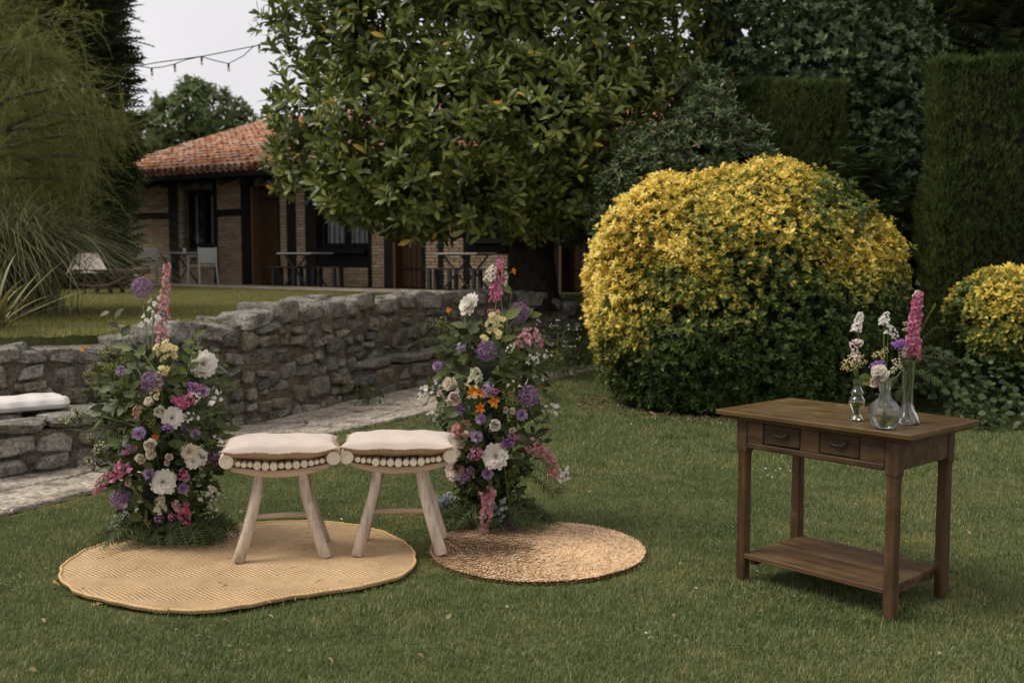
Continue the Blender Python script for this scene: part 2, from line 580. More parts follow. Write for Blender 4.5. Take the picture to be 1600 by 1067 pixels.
def core(root, P, s0, s1, ztop, t0=0.035, t1=0.4, n=40):
    q, _ = poly_at(P, np.linspace(s0, s1, n))
    tg = np.gradient(q, axis=0); a = np.arctan2(tg[:, 1], tg[:, 0])
    nx, ny = np.sin(a), -np.cos(a)
    mbx = MB()
    V = []; ss = np.linspace(s0, s1, n)
    for i in range(n):
        f = (q[i][0] - nx[i] * t0, q[i][1] - ny[i] * t0); b = (q[i][0] - nx[i] * t1, q[i][1] - ny[i] * t1)
        zt = ztop(ss[i])
        V += [(f[0], f[1], -.1), (f[0], f[1], zt), (b[0], b[1], zt), (b[0], b[1], -.1)]
    Fs = []
    for i in range(n - 1):
        for k_ in range(4):
            k2 = (k_ + 1) % 4
            Fs.append((i * 4 + k_, (i + 1) * 4 + k_, (i + 1) * 4 + k2, i * 4 + k2))
    Fs += [(0, 1, 2, 3), tuple((n - 1) * 4 + j for j in (3, 2, 1, 0))]
    L0 = root.location
    mbx.add([(x - L0.x, y - L0.y, z - L0.z) for x, y, z in V], Fs)
    return mbx.build('mortar_core', M_MORTAR, root)

_, WL = poly_at(WALL_S, 0)
def wall_s_of(u):     # arclength at which the wall crosses the ray through pixel column u
    ss = np.linspace(0, WL, 600); q, _ = poly_at(WALL_S, ss)
    return ss[np.argmin(np.abs(q[:, 0] / q[:, 1] - (u - 800) / F))]
_tops = []
for u, v in ((-250, 548), (0, 552), (90, 548), (150, 550), (260, 512), (330, 510), (345, 512), (420, 492), (480, 482), (560, 470), (640, 470), (700, 462), (760, 456), (830, 460), (880, 476)):
    s_ = wall_s_of(u) if u > -200 else 0.6
    q_, _ = poly_at(WALL_S, np.array([s_]))
    zt_ = D(u, v, q_[0][1]).z if u > -200 else 0.87
    _tops.append((s_, zt_))
_tops = np.array(sorted(_tops))
def wall_top(s):
    return float(np.interp(s, _tops[:, 0], _tops[:, 1]))
q0, _ = poly_at(WALL_S, np.array([WL / 2]))
wall = empty('stone_wall', (q0[0][0], q0[0][1], 0))
tag(wall, 'long rubble stone wall with lichened top stones holding up the upper lawn', 'stone wall')
rubble(wall, WALL_S, 0.2, WL, wall_top)
core(wall, WALL_S, 0.1, WL - .05, lambda s: wall_top(s) - .03)

# --- stone benches built against the wall
BL = np.array([G(u, v).xy[:] for u, v in ((-240, 790), (-100, 770), (0, 755), (140, 735), (215, 728))])
bench = empty('stone_bench', (BL[2][0], BL[2][1], 0))
tag(bench, 'low rubble stone bench ledge at the left with a white folded cushion on it', 'stone bench')
_, LB = poly_at(BL, 0)
rubble(bench, BL, 0.0, LB, lambda s: 0.34, hrange=(.14, .2), wrange=(.2, .42), cope=False)
core(bench, BL, 0.0, LB - .02, lambda s: 0.33, .04, .8, 12)
s = 0.0
while s < LB:                                                    # seat slabs, two deep
    w = random.uniform(.45, .8)
    q, _ = poly_at(BL, np.array([min(s + w / 2, LB), min(s + w / 2, LB) - .1])); tg = q[0] - q[1]; a = math.atan2(tg[1], tg[0])
    nx, ny = math.sin(a), -math.cos(a)
    for dd_, hd in ((.17, .21), (.56, .2)):
        put_stone('slab', random.choice(COPES), bench, (q[0][0] - nx * dd_, q[0][1] - ny * dd_, 0.375 + random.uniform(-.008, .008)), (w / 2 + .01, hd, .05), a, .012)
    s += w
BR = np.array([G(u, v).xy[:] for u, v in ((572, 628), (640, 612), (700, 601), (780, 588), (850, 580))])
bench2 = empty('stone_bench', (BR[1][0], BR[1][1], 0))
tag(bench2, 'low stone bench ledge against the far wall, partly behind the right flower column', 'stone bench')
_, LB2 = poly_at(BR, 0)
rubble(bench2, BR, 0.0, LB2, lambda s: 0.34, hrange=(.15, .2), wrange=(.25, .5), cope=False)
core(bench2, BR, 0.0, LB2 - .02, lambda s: 0.33, .04, .75, 12)
s = 0.0
while s < LB2:
    w = random.uniform(.6, 1.0)
    q, _ = poly_at(BR, np.array([min(s + w / 2, LB2), min(s + w / 2, LB2) - .1])); tg = q[0] - q[1]; a = math.atan2(tg[1], tg[0])
    nx, ny = math.sin(a), -math.cos(a)
    for dd_, hd in ((.2, .24), (.6, .22)):
        put_stone('slab', random.choice(COPES), bench2, (q[0][0] - nx * dd_, q[0][1] - ny * dd_, 0.385 + random.uniform(-.008, .008)), (w / 2 + .01, hd, .05), a, .01)
    s += w

# --- paved path between lawn and wall
ncol, nrow = 30, 4
Ea, Le = poly_at(EDGE_S, np.linspace(0, poly_at(EDGE_S, 0)[1], ncol + 1))
PW = np.vstack([WALL_S, [(1.6, 14.6), (2.6, 15.0)]])
Wa, Lw = poly_at(PW, np.linspace(0, poly_at(PW, 0)[1], ncol + 1))
# match by height in the picture rather than by length
Wy = np.interp(np.linspace(0, 1, ncol + 1), np.linspace(0, 1, ncol + 1), Wa[:, 1])
def strip(c, r):
    c = max(0, min(ncol, c)); i = int(min(ncol - 1, math.floor(c))); fr = c - i
    e = Ea[i] * (1 - fr) + Ea[i + 1] * fr; w = Wa[i] * (1 - fr) + Wa[i + 1] * fr
    return e * (1 - r) + w * r
mb = MB()
rows = []
for i in range(ncol + 1):
    e = Ea[i]; w = Wa[i]
    rows.append(((e[0], e[1], 0.012), (w[0], w[1], 0.012)))
mb.add([p_ for r_ in rows for p_ in r_], [(2 * i, 2 * i + 2, 2 * i + 3, 2 * i + 1) for i in range(ncol)])
path = mb.build('path', M_MORTAR)
tag(path, kind='structure')
for c_ in range(ncol): pass
jit = {}
def node(i, j):
    if (i, j) not in jit:
        dc = random.uniform(-.3, .3) if 0 < i < ncol else 0
        dr = random.uniform(-.075, .075) if 0 < j < nrow else (random.uniform(-.012, .012) if j == 0 else 0)
        jit[(i, j)] = strip(i + dc, j / nrow + dr)
    return jit[(i, j)]
for j in range(nrow):
    i = 0
    while i < ncol:
        st = 1 if random.random() < .55 else 2
        st = min(st, ncol - i)
        loop = [node(i + k_, j) for k_ in range(st + 1)] + [node(i + k_, j + 1) for k_ in range(st, -1, -1)]
        c = np.mean(loop, axis=0)
        pts = []
        for a_, b_ in zip(loop, loop[1:] + loop[:1]):
            for f_ in (0, .33, .66):
                q_ = a_ * (1 - f_) + b_ * f_
                d_ = q_ - c
                ln = np.linalg.norm(d_)
                pts.append(c + d_ * (1 - (0.013 + random.uniform(-.004, .012)) / max(ln, .1)))
        n_ = len(pts)
        h_ = 0.03 + random.uniform(-.005, .006)
        mbf = MB()
        V = [(q_[0] - c[0], q_[1] - c[1], -.01) for q_ in pts] + [(q_[0] - c[0], q_[1] - c[1], h_ - .008 - .014) for q_ in pts] + \
            [((q_[0] - c[0]) * .975, (q_[1] - c[1]) * .975, h_ - .014) for q_ in pts]
        Fs = [(k_, (k_ + 1) % n_, n_ + (k_ + 1) % n_, n_ + k_) for k_ in range(n_)] + \
             [(n_ + k_, n_ + (k_ + 1) % n_, 2 * n_ + (k_ + 1) % n_, 2 * n_ + k_) for k_ in range(n_)] + [tuple(range(2 * n_, 3 * n_))]
        mbf.add(V, Fs)
        mbf.build('flagstone', M_FLAG, path, M=Matrix.Translation((c[0], c[1], 0.014)))
        i += st

# --- grass
M_GRASS, t, p, o = new_mat('grass blades')
g = t.nodes.new('ShaderNodeNewGeometry')
r_ = island_rand(t)
rp = ramp(t, [(0.092, 0.130, 0.044), (0.150, 0.192, 0.068), (0.212, 0.246, 0.096), (0.36, 0.34, 0.20), (0.44, 0.40, 0.26)], [0.0, 0.45, 0.82, 0.95, 1.0]); t.links.new(r_, rp.inputs[0])
n1 = noise(t, g.outputs['Position'], 1.1, 4); n2 = noise(t, g.outputs['Position'], 5.5, 4)
pf = ramp(t, [(0.58, 0.70, 0.58), (1.0, 1.0, 1.0), (1.55, 1.28, 1.2)], [0.33, 0.5, 0.66])
t.links.new(math_(t, 'ADD', math_(t, 'MULTIPLY', n1, .5), math_(t, 'MULTIPLY', n2, .5)), pf.inputs[0])
col = mixc(t, 1.0, rp.outputs[0], pf.outputs[0], 'MULTIPLY')
sx = t.nodes.new('ShaderNodeSeparateXYZ'); t.links.new(g.outputs['Position'], sx.inputs[0])
dry = math_(t, 'GREATER_THAN', sx.outputs[2], 0.5)               # the upper lawn is drier
col = mixc(t, math_(t, 'MULTIPLY', dry, 0.6), col, (0.30, 0.265, 0.085))
t.links.new(col, p.inputs['Base Color']); p.inputs['Roughness'].default_value = 0.55
p.inputs['Specular IOR Level'].default_value = 0.12
tr = t.nodes.new('ShaderNodeBsdfTranslucent'); t.links.new(col, tr.inputs[0])
mx = t.nodes.new('ShaderNodeMixShader'); mx.inputs[0].default_value = 0.3
t.links.new(p.outputs[0], mx.inputs[1]); t.links.new(tr.outputs[0], mx.inputs[2]); t.links.new(mx.outputs[0], o.inputs[0])

def grass_patch(seed, size=0.14, n=190):
    rs = np.random.default_rng(seed)
    r = size * .62 * np.sqrt(rs.uniform(0, 1, n)); a = rs.uniform(0, 6.283, n)
    pos = np.stack([r * np.cos(a), r * np.sin(a), np.zeros(n) - .004], -1)
    az = rs.uniform(0, 6.283, n); lean = np.abs(rs.normal(.45, .35, n))
    d = np.stack([np.cos(az) * np.sin(lean), np.sin(az) * np.sin(lean), np.cos(lean)], -1)
    nr = np.stack([-np.cos(az) * np.cos(lean), -np.sin(az) * np.cos(lean), np.sin(lean)], -1)
    base = (np.array([(-.5, 0, 0), (.5, 0, 0), (-.38, .55, -.06), (.38, .55, -.06), (0, 1, -.22)], float), np.array([(0, 1, 3), (0, 3, 2), (2, 3, 4)]))
    ln = rs.uniform(.016, .040, n); wd = rs.uniform(.0022, .0040, n)
    V, T = scatter(base, pos, basis(d, nr), np.stack([wd, ln, ln], -1))
    me = mesh_np('grass_tuft', V, T, False)
    me.materials.append(M_GRASS)
    return bpy.data.objects.new('grass_tuft', me)
TUFTS = [grass_patch(40 + i) for i in range(6)]

def gn_scatter(name, pts, rz, sc, vi, sources):
    me = bpy.data.meshes.new(name)
    me.vertices.add(len(pts)); me.vertices.foreach_set('co', np.ascontiguousarray(pts, np.float32).ravel())
    for an, arr, ty in (('rz', rz, 'FLOAT'), ('sc', sc, 'FLOAT'), ('vi', vi, 'INT')):
        at = me.attributes.new(an, ty, 'POINT'); at.data.foreach_set('value', np.ascontiguousarray(arr, np.int32 if ty == 'INT' else np.float32))
    me.update()
    ob = link(name, me)
    ng = bpy.data.node_groups.new(name, 'GeometryNodeTree')
    ng.interface.new_socket('Geometry', in_out='INPUT', socket_type='NodeSocketGeometry')
    ng.interface.new_socket('Geometry', in_out='OUTPUT', socket_type='NodeSocketGeometry')
    gi = ng.nodes.new('NodeGroupInput'); go = ng.nodes.new('NodeGroupOutput')
    mp = ng.nodes.new('GeometryNodeMeshToPoints'); ip = ng.nodes.new('GeometryNodeInstanceOnPoints'); jn = ng.nodes.new('GeometryNodeJoinGeometry')
    for so in sources:
        oi = ng.nodes.new('GeometryNodeObjectInfo'); oi.inputs['Object'].default_value = so; oi.inputs['As Instance'].default_value = True
        ng.links.new(oi.outputs['Geometry'], jn.inputs[0])
    def na(n_, ty):
        q = ng.nodes.new('GeometryNodeInputNamedAttribute'); q.data_type = ty; q.inputs['Name'].default_value = n_
        return q.outputs[0]
    cx = ng.nodes.new('ShaderNodeCombineXYZ'); er = ng.nodes.new('FunctionNodeEulerToRotation')
    ng.links.new(na('rz', 'FLOAT'), cx.inputs[2]); ng.links.new(cx.outputs[0], er.inputs[0])
    ng.links.new(gi.outputs[0], mp.inputs[0]); ng.links.new(mp.outputs[0], ip.inputs['Points'])
    ng.links.new(jn.outputs[0], ip.inputs['Instance']); ip.inputs['Pick Instance'].default_value = True
    ng.links.new(na('vi', 'INT'), ip.inputs['Instance Index']); ng.links.new(er.outputs[0], ip.inputs['Rotation'])
    ng.links.new(na('sc', 'FLOAT'), ip.inputs['Scale']); ng.links.new(ip.outputs[0], go.inputs[0])
    md = ob.modifiers.new('scatter', 'NODES'); md.node_group = ng
    return ob
def jgrid(x0, x1, y0, y1, st):
    X, Y = np.meshgrid(np.arange(x0, x1, st), np.arange(y0, y1, st))
    P = np.stack([X.ravel(), Y.ravel()], -1)
    return P + rng.uniform(-.5, .5, P.shape) * st

# rugs are needed here so that no blade grows through them
RUG_A = dict(c=G(368, 888).xy, pts=None)
_ra = [(92, 905), (112, 878), (160, 858), (230, 846), (300, 838), (372, 829), (450, 822), (540, 826), (600, 840), (640, 862), (648, 888), (625, 912), (580, 922), (520, 932), (450, 942), (390, 956), (330, 965), (270, 965), (215, 957), (150, 945), (108, 928)]
RUG_A_P = np.array([G(u, v).xy[:] for u, v in _ra])
RUG_A_C = np.array((-1.32, 5.38))
def rug_a_r(ang):
    d = RUG_A_P - RUG_A_C; a = np.arctan2(d[:, 1], d[:, 0]); r = np.linalg.norm(d, axis=1)
    o_ = np.argsort(a); a = a[o_]; r = r[o_]
    a = np.concatenate([a - 2 * math.pi, a, a + 2 * math.pi]); r = np.concatenate([r, r, r])
    k_ = np.array([-.12, 0, .12])
    return np.mean([np.interp(ang + q, a, r) for q in k_], axis=0)
RUG_B_C = np.array(((G(662, 870).x + G(1017, 870).x) / 2, (G(850, 822).y + G(840, 914).y) / 2)); RUG_B_R = 0.575
BUSH_C = np.array((2.42, 11.3))

def lawn_ok(P, mg=0.03):
    ok = (P[:, 0] > edge_x(P[:, 1]) + .02) & (np.abs(P[:, 0]) < P[:, 1] * .56 + 2.6)
    d = P - RUG_A_C; ok &= np.linalg.norm(d, axis=1) > rug_a_r(np.arctan2(d[:, 1], d[:, 0])) + mg
    ok &= np.linalg.norm(P - RUG_B_C, axis=1) > RUG_B_R + mg
    ok &= np.linalg.norm((P - BUSH_C) / np.array((1.5, 1.4)), axis=1) > 1
    return ok
A = jgrid(-6, 7, 3.0, 7.6, .072); A = A[lawn_ok(A, .035)]
B = jgrid(-5, 12, 7.6, 17.5, .13); B = B[lawn_ok(B)]
P2 = np.vstack([A, B])
dens = vnoise(np.c_[P2, np.zeros(len(P2))], 1.6, 3)
sc = np.concatenate([rng.uniform(.75, 1.15, len(A)), rng.uniform(1.25, 1.8, len(B))]) * (1 + .14 * dens)
gr = gn_scatter('grass', np.c_[P2, np.zeros(len(P2))], rng.uniform(0, 6.28, len(P2)), sc, rng.integers(0, 6, len(P2)), TUFTS)
tag(gr, 'short mown green grass of the lower lawn', 'grass', kind='stuff')
C_ = jgrid(-13, 3, 6.0, 22, .16)
C_ = C_[(C_[:, 0] < wall_x(C_[:, 1]) - .32) & (np.abs(C_[:, 0]) < C_[:, 1] * .56 + 2.2)]
C_ = C_[(C_[:, 1] < 24.5 - (C_[:, 0] + 8.89) * .681 - 3.3)]
g2 = gn_scatter('grass', np.c_[C_, tz(C_[:, 0], C_[:, 1])], rng.uniform(0, 6.28, len(C_)), rng.uniform(1.3, 2.1, len(C_)), rng.integers(0, 6, len(C_)), TUFTS)
tag(g2, 'drier yellowish grass of the upper lawn behind the stone wall', 'grass', kind='stuff')

# clover flowers and fallen petals dotted in the lawn
mb = MB()
star = [(math.cos(a) * (.008 if i % 2 else .004), math.sin(a) * (.008 if i % 2 else .004), 0.0) for i, a in enumerate(np.linspace(0, 6.283, 13)[:-1])]
spots = []
for u, v, n_, su, sv in ((1205, 745, 9, 45, 8), (1190, 742, 8, 18, 6), (950, 640, 16, 45, 12), (1010, 1010, 3, 10, 4), (1040, 660, 12, 60, 8), (870, 760, 8, 70, 25), (480, 790, 5, 60, 20), (1150, 900, 3, 200, 60)):
    for _ in range(n_): spots.append(G(random.gauss(u, su), random.gauss(v, sv)))
for q in spots:
    s_ = random.uniform(.6, 1.15)
    mb.add(star, [tuple(range(12))], Matrix.Translation((q.x, q.y, random.uniform(.028, .042))) @ Euler((random.uniform(-.5, .5), random.uniform(-.5, .5), random.uniform(0, 6))).to_matrix().to_4x4() @ Matrix.Scale(s_, 4))
tag(mb.build('daisies', plain('white petals', (.75, .73, .66), .6)), 'tiny white flowers and petals scattered in the lawn', 'daisies', kind='stuff')

# clover tufts and a few fallen leaves in the lawn
cl = []
for _ in range(26):
    c = np.array(G(random.uniform(-80, 1700), random.uniform(600, 1060))[:2]); k_ = random.randint(12, 34)
    cl.append(c + rng.normal(0, random.uniform(.05, .14), (k_, 2)))
cl = np.vstack(cl); cl = cl[lawn_ok(cl, .03)]
P = np.c_[cl, rng.uniform(.022, .042, len(cl))]
V, T = scatter(leaf_base(.9, .05, .1, (0, .5, 1)), P, basis(norm(rng.normal(size=P.shape) * np.array((1, 1, .15))), norm(np.array((0, 0, 1.)) + rng.normal(size=P.shape) * .3)), rng.uniform(.012, .024, len(P)))
tag(link('clover', mesh_np('clover', V, T), leaf_mat('clover leaves', [(.07, .12, .045), (.12, .18, .07), (.17, .22, .10)], rough=.6)), 'small clover leaves growing in tufts among the lawn grass', 'clover', kind='stuff')
lv = np.array([G(random.uniform(-50, 1650), random.uniform(640, 1060))[:2] for _ in range(90)]); lv = lv[lawn_ok(lv, .02)]
P = np.c_[lv, rng.uniform(.02, .045, len(lv))]
V, T = scatter(leaf_base(.5, .2, .25), P, basis(norm(rng.normal(size=P.shape) * np.array((1, 1, .3))), norm(np.array((0, 0, 1.)) + rng.normal(size=P.shape) * .5)), rng.uniform(.015, .04, len(P)))
tag(link('fallen_leaves', mesh_np('fallen_leaves', V, T), leaf_mat('fallen leaves', [(.16, .10, .04), (.28, .19, .08), (.34, .28, .12)], rough=.7, trans=.1)), 'a few small yellow brown leaves fallen on the lawn', 'fallen leaves', kind='stuff')
# ================================================================== FARMHOUSE
HP = Vector((-8.95, 24.5)); HE = Vector((.827, -.563)).normalized(); HN = Vector((-HE.y, HE.x))
HZ = 0.985
house = empty('brick_farmhouse', (HP.x, HP.y, HZ), math.atan2(HE.y, HE.x))
tag(house, 'long low farmhouse of thin bricks between dark timber posts under a terracotta tile roof', 'house')
def fs(u):           # facade coordinate of a pixel column
    a = (u - 800) / F
    return (a * HP.y - HP.x) / (HE.x - a * HE.y)
def fz(u, v):        # facade height of a pixel
    s_ = fs(u); y = HP.y + HE.y * s_
    return D(u, v, y).z - HZ
M_BRICK = leaf_mat('thin bricks', [(0.36, 0.25, 0.16), (0.48, 0.35, 0.235), (0.54, 0.42, 0.30), (0.42, 0.29, 0.19)], rough=.9, trans=0, spec=.2)
M_HMORT = stone_mat('house mortar', [(0.30, 0.245, 0.18), (0.34, 0.28, 0.21)], 0, 1)
M_BEAM = wood('dark tarred timber', [(0.008, 0.007, 0.007), (0.018, 0.015, 0.014), (0.032, 0.027, 0.024)], 2, 5, .75, .2)
M_DOOR = wood('brown door planks', [(0.045, 0.022, 0.012), (0.075, 0.038, 0.02), (0.10, 0.055, 0.03)], 2, 5, .6, .3)
M_DFRAME = wood('pale door trim', [(0.13, 0.07, 0.035), (0.2, 0.115, 0.06)], 2, 5, .6)
M_CURT = plain('grey lace curtain', (0.36, 0.37, 0.37), .9, .2, 9)
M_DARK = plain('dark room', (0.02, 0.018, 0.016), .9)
M_GLASS, t, p, o = new_mat('window glass')
p.inputs['Base Color'].default_value = (.9, .93, .93, 1); p.inputs['Roughness'].default_value = .03
p.inputs['Transmission Weight'].default_value = 1; p.inputs['IOR'].default_value = 1.1
HL = 13.4; ZT = 2.25
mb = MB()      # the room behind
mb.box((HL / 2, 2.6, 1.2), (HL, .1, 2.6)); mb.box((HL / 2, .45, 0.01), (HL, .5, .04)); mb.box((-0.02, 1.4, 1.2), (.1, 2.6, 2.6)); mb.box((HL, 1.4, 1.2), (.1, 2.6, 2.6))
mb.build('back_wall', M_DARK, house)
wallm = MB(); bricks = []
def panel(u0, u1, z0, z1):
    a, b = fs(u0), fs(u1)
    wallm.box(((a + b) / 2, .16, (z0 + z1) / 2), (b - a, .3, z1 - z0))
    z = z0 + .004; k_ = 0
    while z < z1 - .03:
        s_ = a + (0 if k_ % 2 == 0 else -.13)
        while s_ < b:
            w = .235 * random.uniform(.93, 1.05)
            x0, x1 = max(a, s_), min(b, s_ + w)
            if x1 - x0 > .04: bricks.append(((x0 + x1) / 2, x1 - x0, z + .022))
            s_ += w + .016
        z += .062; k_ += 1
def post(u0, u1, z0=0.0, z1=ZT, dy=-.03):
    a, b = fs(u0), fs(u1)
    m_ = MB().box(((a + b) / 2, dy + .1, (z0 + z1) / 2), (b - a, .2, z1 - z0), jit=.008)
    m_.build('timber_post', M_BEAM, house, bevel=.008)
def beam(u0, u1, z, h=.16, dy=-.025):
    a, b = fs(u0), fs(u1)
    MB().box(((a + b) / 2, dy + .09, z), (b - a, .18, h), jit=.012).build('timber_beam', M_BEAM, house, bevel=.008)
def door(u0, u1, top=2.02):
    a, b = fs(u0), fs(u1)
    d = MB().box(((a + b) / 2, .19, top / 2), (b - a, .03, top)).build('door', M_DOOR, house)
    n_ = 5; w = (b - a) / n_
    for i in range(n_):
        MB().box((a + w * (i + .5), .165, top / 2), (w - .012, .03, top - .02)).build('plank', M_DOOR, d, bevel=.004)
    for z_ in (.35, 1.75):
        hm = MB()
        for i in range(n_ * 2): hm.lathe([(.022, 0), (.016, .012), (0, .018)], 8, M=Matrix.Translation((a + w * (i + .5) / 2, .149, z_)) @ Matrix.Rotation(math.pi / 2, 4, 'X'))
        hm.build('stud_row', M_BEAM, d)
    MB().box((b - .1, .13, 1.02), (.03, .05, .13)).build('handle', M_BEAM, d, bevel=.006)
    fr = MB()
    fr.box((a - .035, .07, top / 2), (.055, .2, top + .04)); fr.build('door_frame', M_DFRAME, house, bevel=.005)
    if top < ZT: wallm.box(((a + b) / 2, .16, (top + .02 + ZT) / 2), (b - a, .28, ZT - top - .02))
def window(u0, u1, z0, z1, leafs=2, curtain=((.06, .95),), bars=5):
    a, b = fs(u0), fs(u1); c = (a + b) / 2; z1 = min(z1, ZT - .13)
    w = MB()
    for x in np.linspace(a + .04, b - .04, leafs + 1): w.box((x, .16, (z0 + z1) / 2), (.08, .08, z1 - z0))
    w.box((c, .158, z0 + .05), (b - a - .004, .084, .1)); w.box((c, .158, z1 - .05), (b - a - .004, .084, .1))
    wn = w.build('window', M_BEAM, house, bevel=.004)
    for i in range(leafs):
        x0 = a + (b - a) * i / leafs; x1 = a + (b - a) * (i + 1) / leafs
        MB().box(((x0 + x1) / 2, .165, (z0 + z1) / 2), (x1 - x0 - .085, .006, z1 - z0 - .205)).build('pane', M_GLASS, wn)
        V = []; Fq = []; nn = 30
        f0, f1 = curtain[i % len(curtain)]
        xa, xb = x0 + (x1 - x0) * f0, x0 + (x1 - x0) * f1
        for k_ in range(nn + 1):
            x = xa + (xb - xa) * k_ / nn; yy = .22 + .022 * math.sin(k_ * 1.35)
            V += [(x, yy, z0 + .1), (x, yy, z1 - .1)]
        Fq = [(2 * k_, 2 * k_ + 2, 2 * k_ + 3, 2 * k_ + 1) for k_ in range(nn)]
        MB().add(V, Fq).build('curtain', M_CURT, wn, smooth=True)
    for k_ in range(bars):
        x = a + (b - a) * (k_ + 1) / (bars + 1)
        MB().tube([(x, .06, z0), (x, .06, z1)], .011, 6).build('bar', M_BEAM, wn)
    MB().box((c, .02, z0 - .055), (b - a + .06, .32, .1), jit=.006).build('sill', M_BEAM, wn, bevel=.006)
    wallm.box((c, .16, (z1 + ZT) / 2 + .004), (b - a, .3, ZT - z1 - .01))
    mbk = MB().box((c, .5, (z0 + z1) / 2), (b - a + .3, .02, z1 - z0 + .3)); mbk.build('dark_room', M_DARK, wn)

zb1 = fz(235, 338)
panel(201, 268, 0, zb1 - .07); panel(201, 268, zb1 + .07, ZT); beam(201, 268, zb1, .12); post(192, 201); post(268, 283)
panel(283, 290, 0, ZT); window(291, 337, fz(315, 388), fz(315, 297), 2, ((.3, .36), (.3, .62)), 0); panel(291, 337, 0, fz(315, 394)); post(337.5, 343.5)
zb2 = fz(362, 332)
panel(344, 380, 0, zb2 - .07); panel(344, 380, zb2 + .07, ZT); beam(344, 380, zb2, .12); post(380.5, 393); door(399, 435); post(436, 441); panel(441, 451, 0, ZT); post(451, 466)
panel(466, 480, 0, ZT); post(480, 497); zs = fz(537, 396)
window(498, 576, zs + .1, fz(537, 300), 2, ((.04, .96), (.06, .94)), 9); beam(498, 576, zs - .14, .22); panel(498, 576, 0, zs - .26); post(577, 583)
panel(583, 602, 0, ZT); post(602, 617); door(620, 659); post(660, 667); panel(667, 686, 0, ZT); post(686, 695); panel(695, 725, 0, ZT); post(725, 735)
zs = fz(765, 379)
window(736, 794, zs + .08, fz(765, 312), 2, ((.3, .9), (.1, .7)), 6); beam(736, 794, zs - .12, .14); panel(736, 794, 0, zs - .2); post(795, 802)
panel(802, 862, 0, ZT); post(862, 876); door(879, 930); post(930, 945); panel(945, 985, 0, ZT)
beam(190, 985, ZT + .08, .17, -.05)
wl = wallm.build('wall', M_HMORT, house)
bk = MB()
for x, w, z in bricks:
    bk.box((x, .0, z), (w, .05 + random.uniform(-.012, .012), .046), jit=.003)
tag(bk.build('brickwork', M_BRICK, wl), kind='stuff')

# roof
OV = .62; SL = .335; RUN = 4.6; ZE = ZT + .06
rf = MB()
x0, x1 = -.55, HL + .3
for s0_, s1_, z_off in ((-OV, RUN, 0.0),):
    V = [(x0, s0_, ZE), (x1, s0_, ZE), (x1, s1_, ZE + SL * (s1_ - s0_)), (x0, s1_, ZE + SL * (s1_ - s0_)),
         (x0, s0_, ZE - .05), (x1, s0_, ZE - .05), (x1, s1_, ZE + SL * (s1_ - s0_) - .05), (x0, s1_, ZE + SL * (s1_ - s0_) - .05)]
    rf.add(V, [(0, 1, 2, 3), (7, 6, 5, 4), (0, 4, 5, 1), (1, 5, 6, 2), (2, 6, 7, 3), (3, 7, 4, 0)])
ZR = ZE + SL * (RUN + OV)
rf.add([(x0, RUN, ZR - .002), (x1, RUN, ZR - .002), (x1, 2 * RUN + OV, ZE), (x0, 2 * RUN + OV, ZE)], [(0, 1, 2, 3)])
rf.add([(-.03, 0, ZT), (-.03, RUN, ZR - .1), (-.03, 2 * RUN, ZT)], [(0, 1, 2)])
M_ROOFB = plain('roof boards', (0.10, 0.045, 0.025), .9)
roof = rf.build('roof', M_ROOFB, house)
M_TILE, t, p, o = new_mat('terracotta tiles')
r_ = island_rand(t)
rp = ramp(t, [(0.36, 0.155, 0.08), (0.58, 0.26, 0.13), (0.68, 0.34, 0.18), (0.62, 0.38, 0.26), (0.48, 0.27, 0.19), (0.68, 0.46, 0.34)]); t.links.new(r_, rp.inputs[0])
g = t.nodes.new('ShaderNodeNewGeometry'); nz = noise(t, g.outputs['Position'], 4.5, 8, .7)
lf = ramp(t, [(0, 0, 0), (1, 1, 1)], [.5, .68]); t.links.new(nz, lf.inputs[0])
col = mixc(t, math_(t, 'MULTIPLY', lf.outputs[0], .6), rp.outputs[0], (0.50, 0.44, 0.40))
n2 = noise(t, g.outputs['Position'], 9, 8, .7); df = ramp(t, [(.22, .21, .21), (1.1, 1.1, 1.1)], [.38, .52]); t.links.new(n2, df.inputs[0])
col = mixc(t, .8, col, df.outputs[0], 'MULTIPLY')
t.links.new(col, p.inputs['Base Color']); p.inputs['Roughness'].default_value = .88; p.inputs['Specular IOR Level'].default_value = .2
ang = math.atan(SL); pitch = .20; exp_ = .34; tl = .46
def tile_geo(up=True):
    V = []; n_ = 5
    for j, (yy, r) in enumerate(((0, .098), (tl, .076))):
        for k_ in range(n_ + 1):
            a = math.pi * k_ / n_
            V.append((-math.cos(a) * r, yy, math.sin(a) * r * 1.0 * (1 if up else -1)))
    Fq = [(k_, k_ + 1, n_ + 2 + k_, n_ + 1 + k_) for k_ in range(n_)]
    return V, Fq
TV, TF = tile_geo(True); PV, PF = tile_geo(False)
tme = bpy.data.meshes.new('roof_tile')
tm = MB(); tm.add(TV, TF); tm.add([(x * .84, y, z * .84) for x, y, z in TV], [tuple(reversed(f)) for f in TF]); n_ = 5
for k_ in range(n_): tm.f.append((k_ + 1, k_, 12 + k_, 12 + k_ + 1)); tm.m.append(0)
tme.from_pydata(tm.v, [], tm.f); tme.polygons.foreach_set('use_smooth', [True] * len(tm.f)); tme.materials.append(M_TILE); tme.update()
rest = MB(); pans = MB(); ind = 0
Rx = Matrix.Rotation(ang, 4, 'X')
nr_ = int((RUN + OV) / math.cos(ang) / exp_) + 1
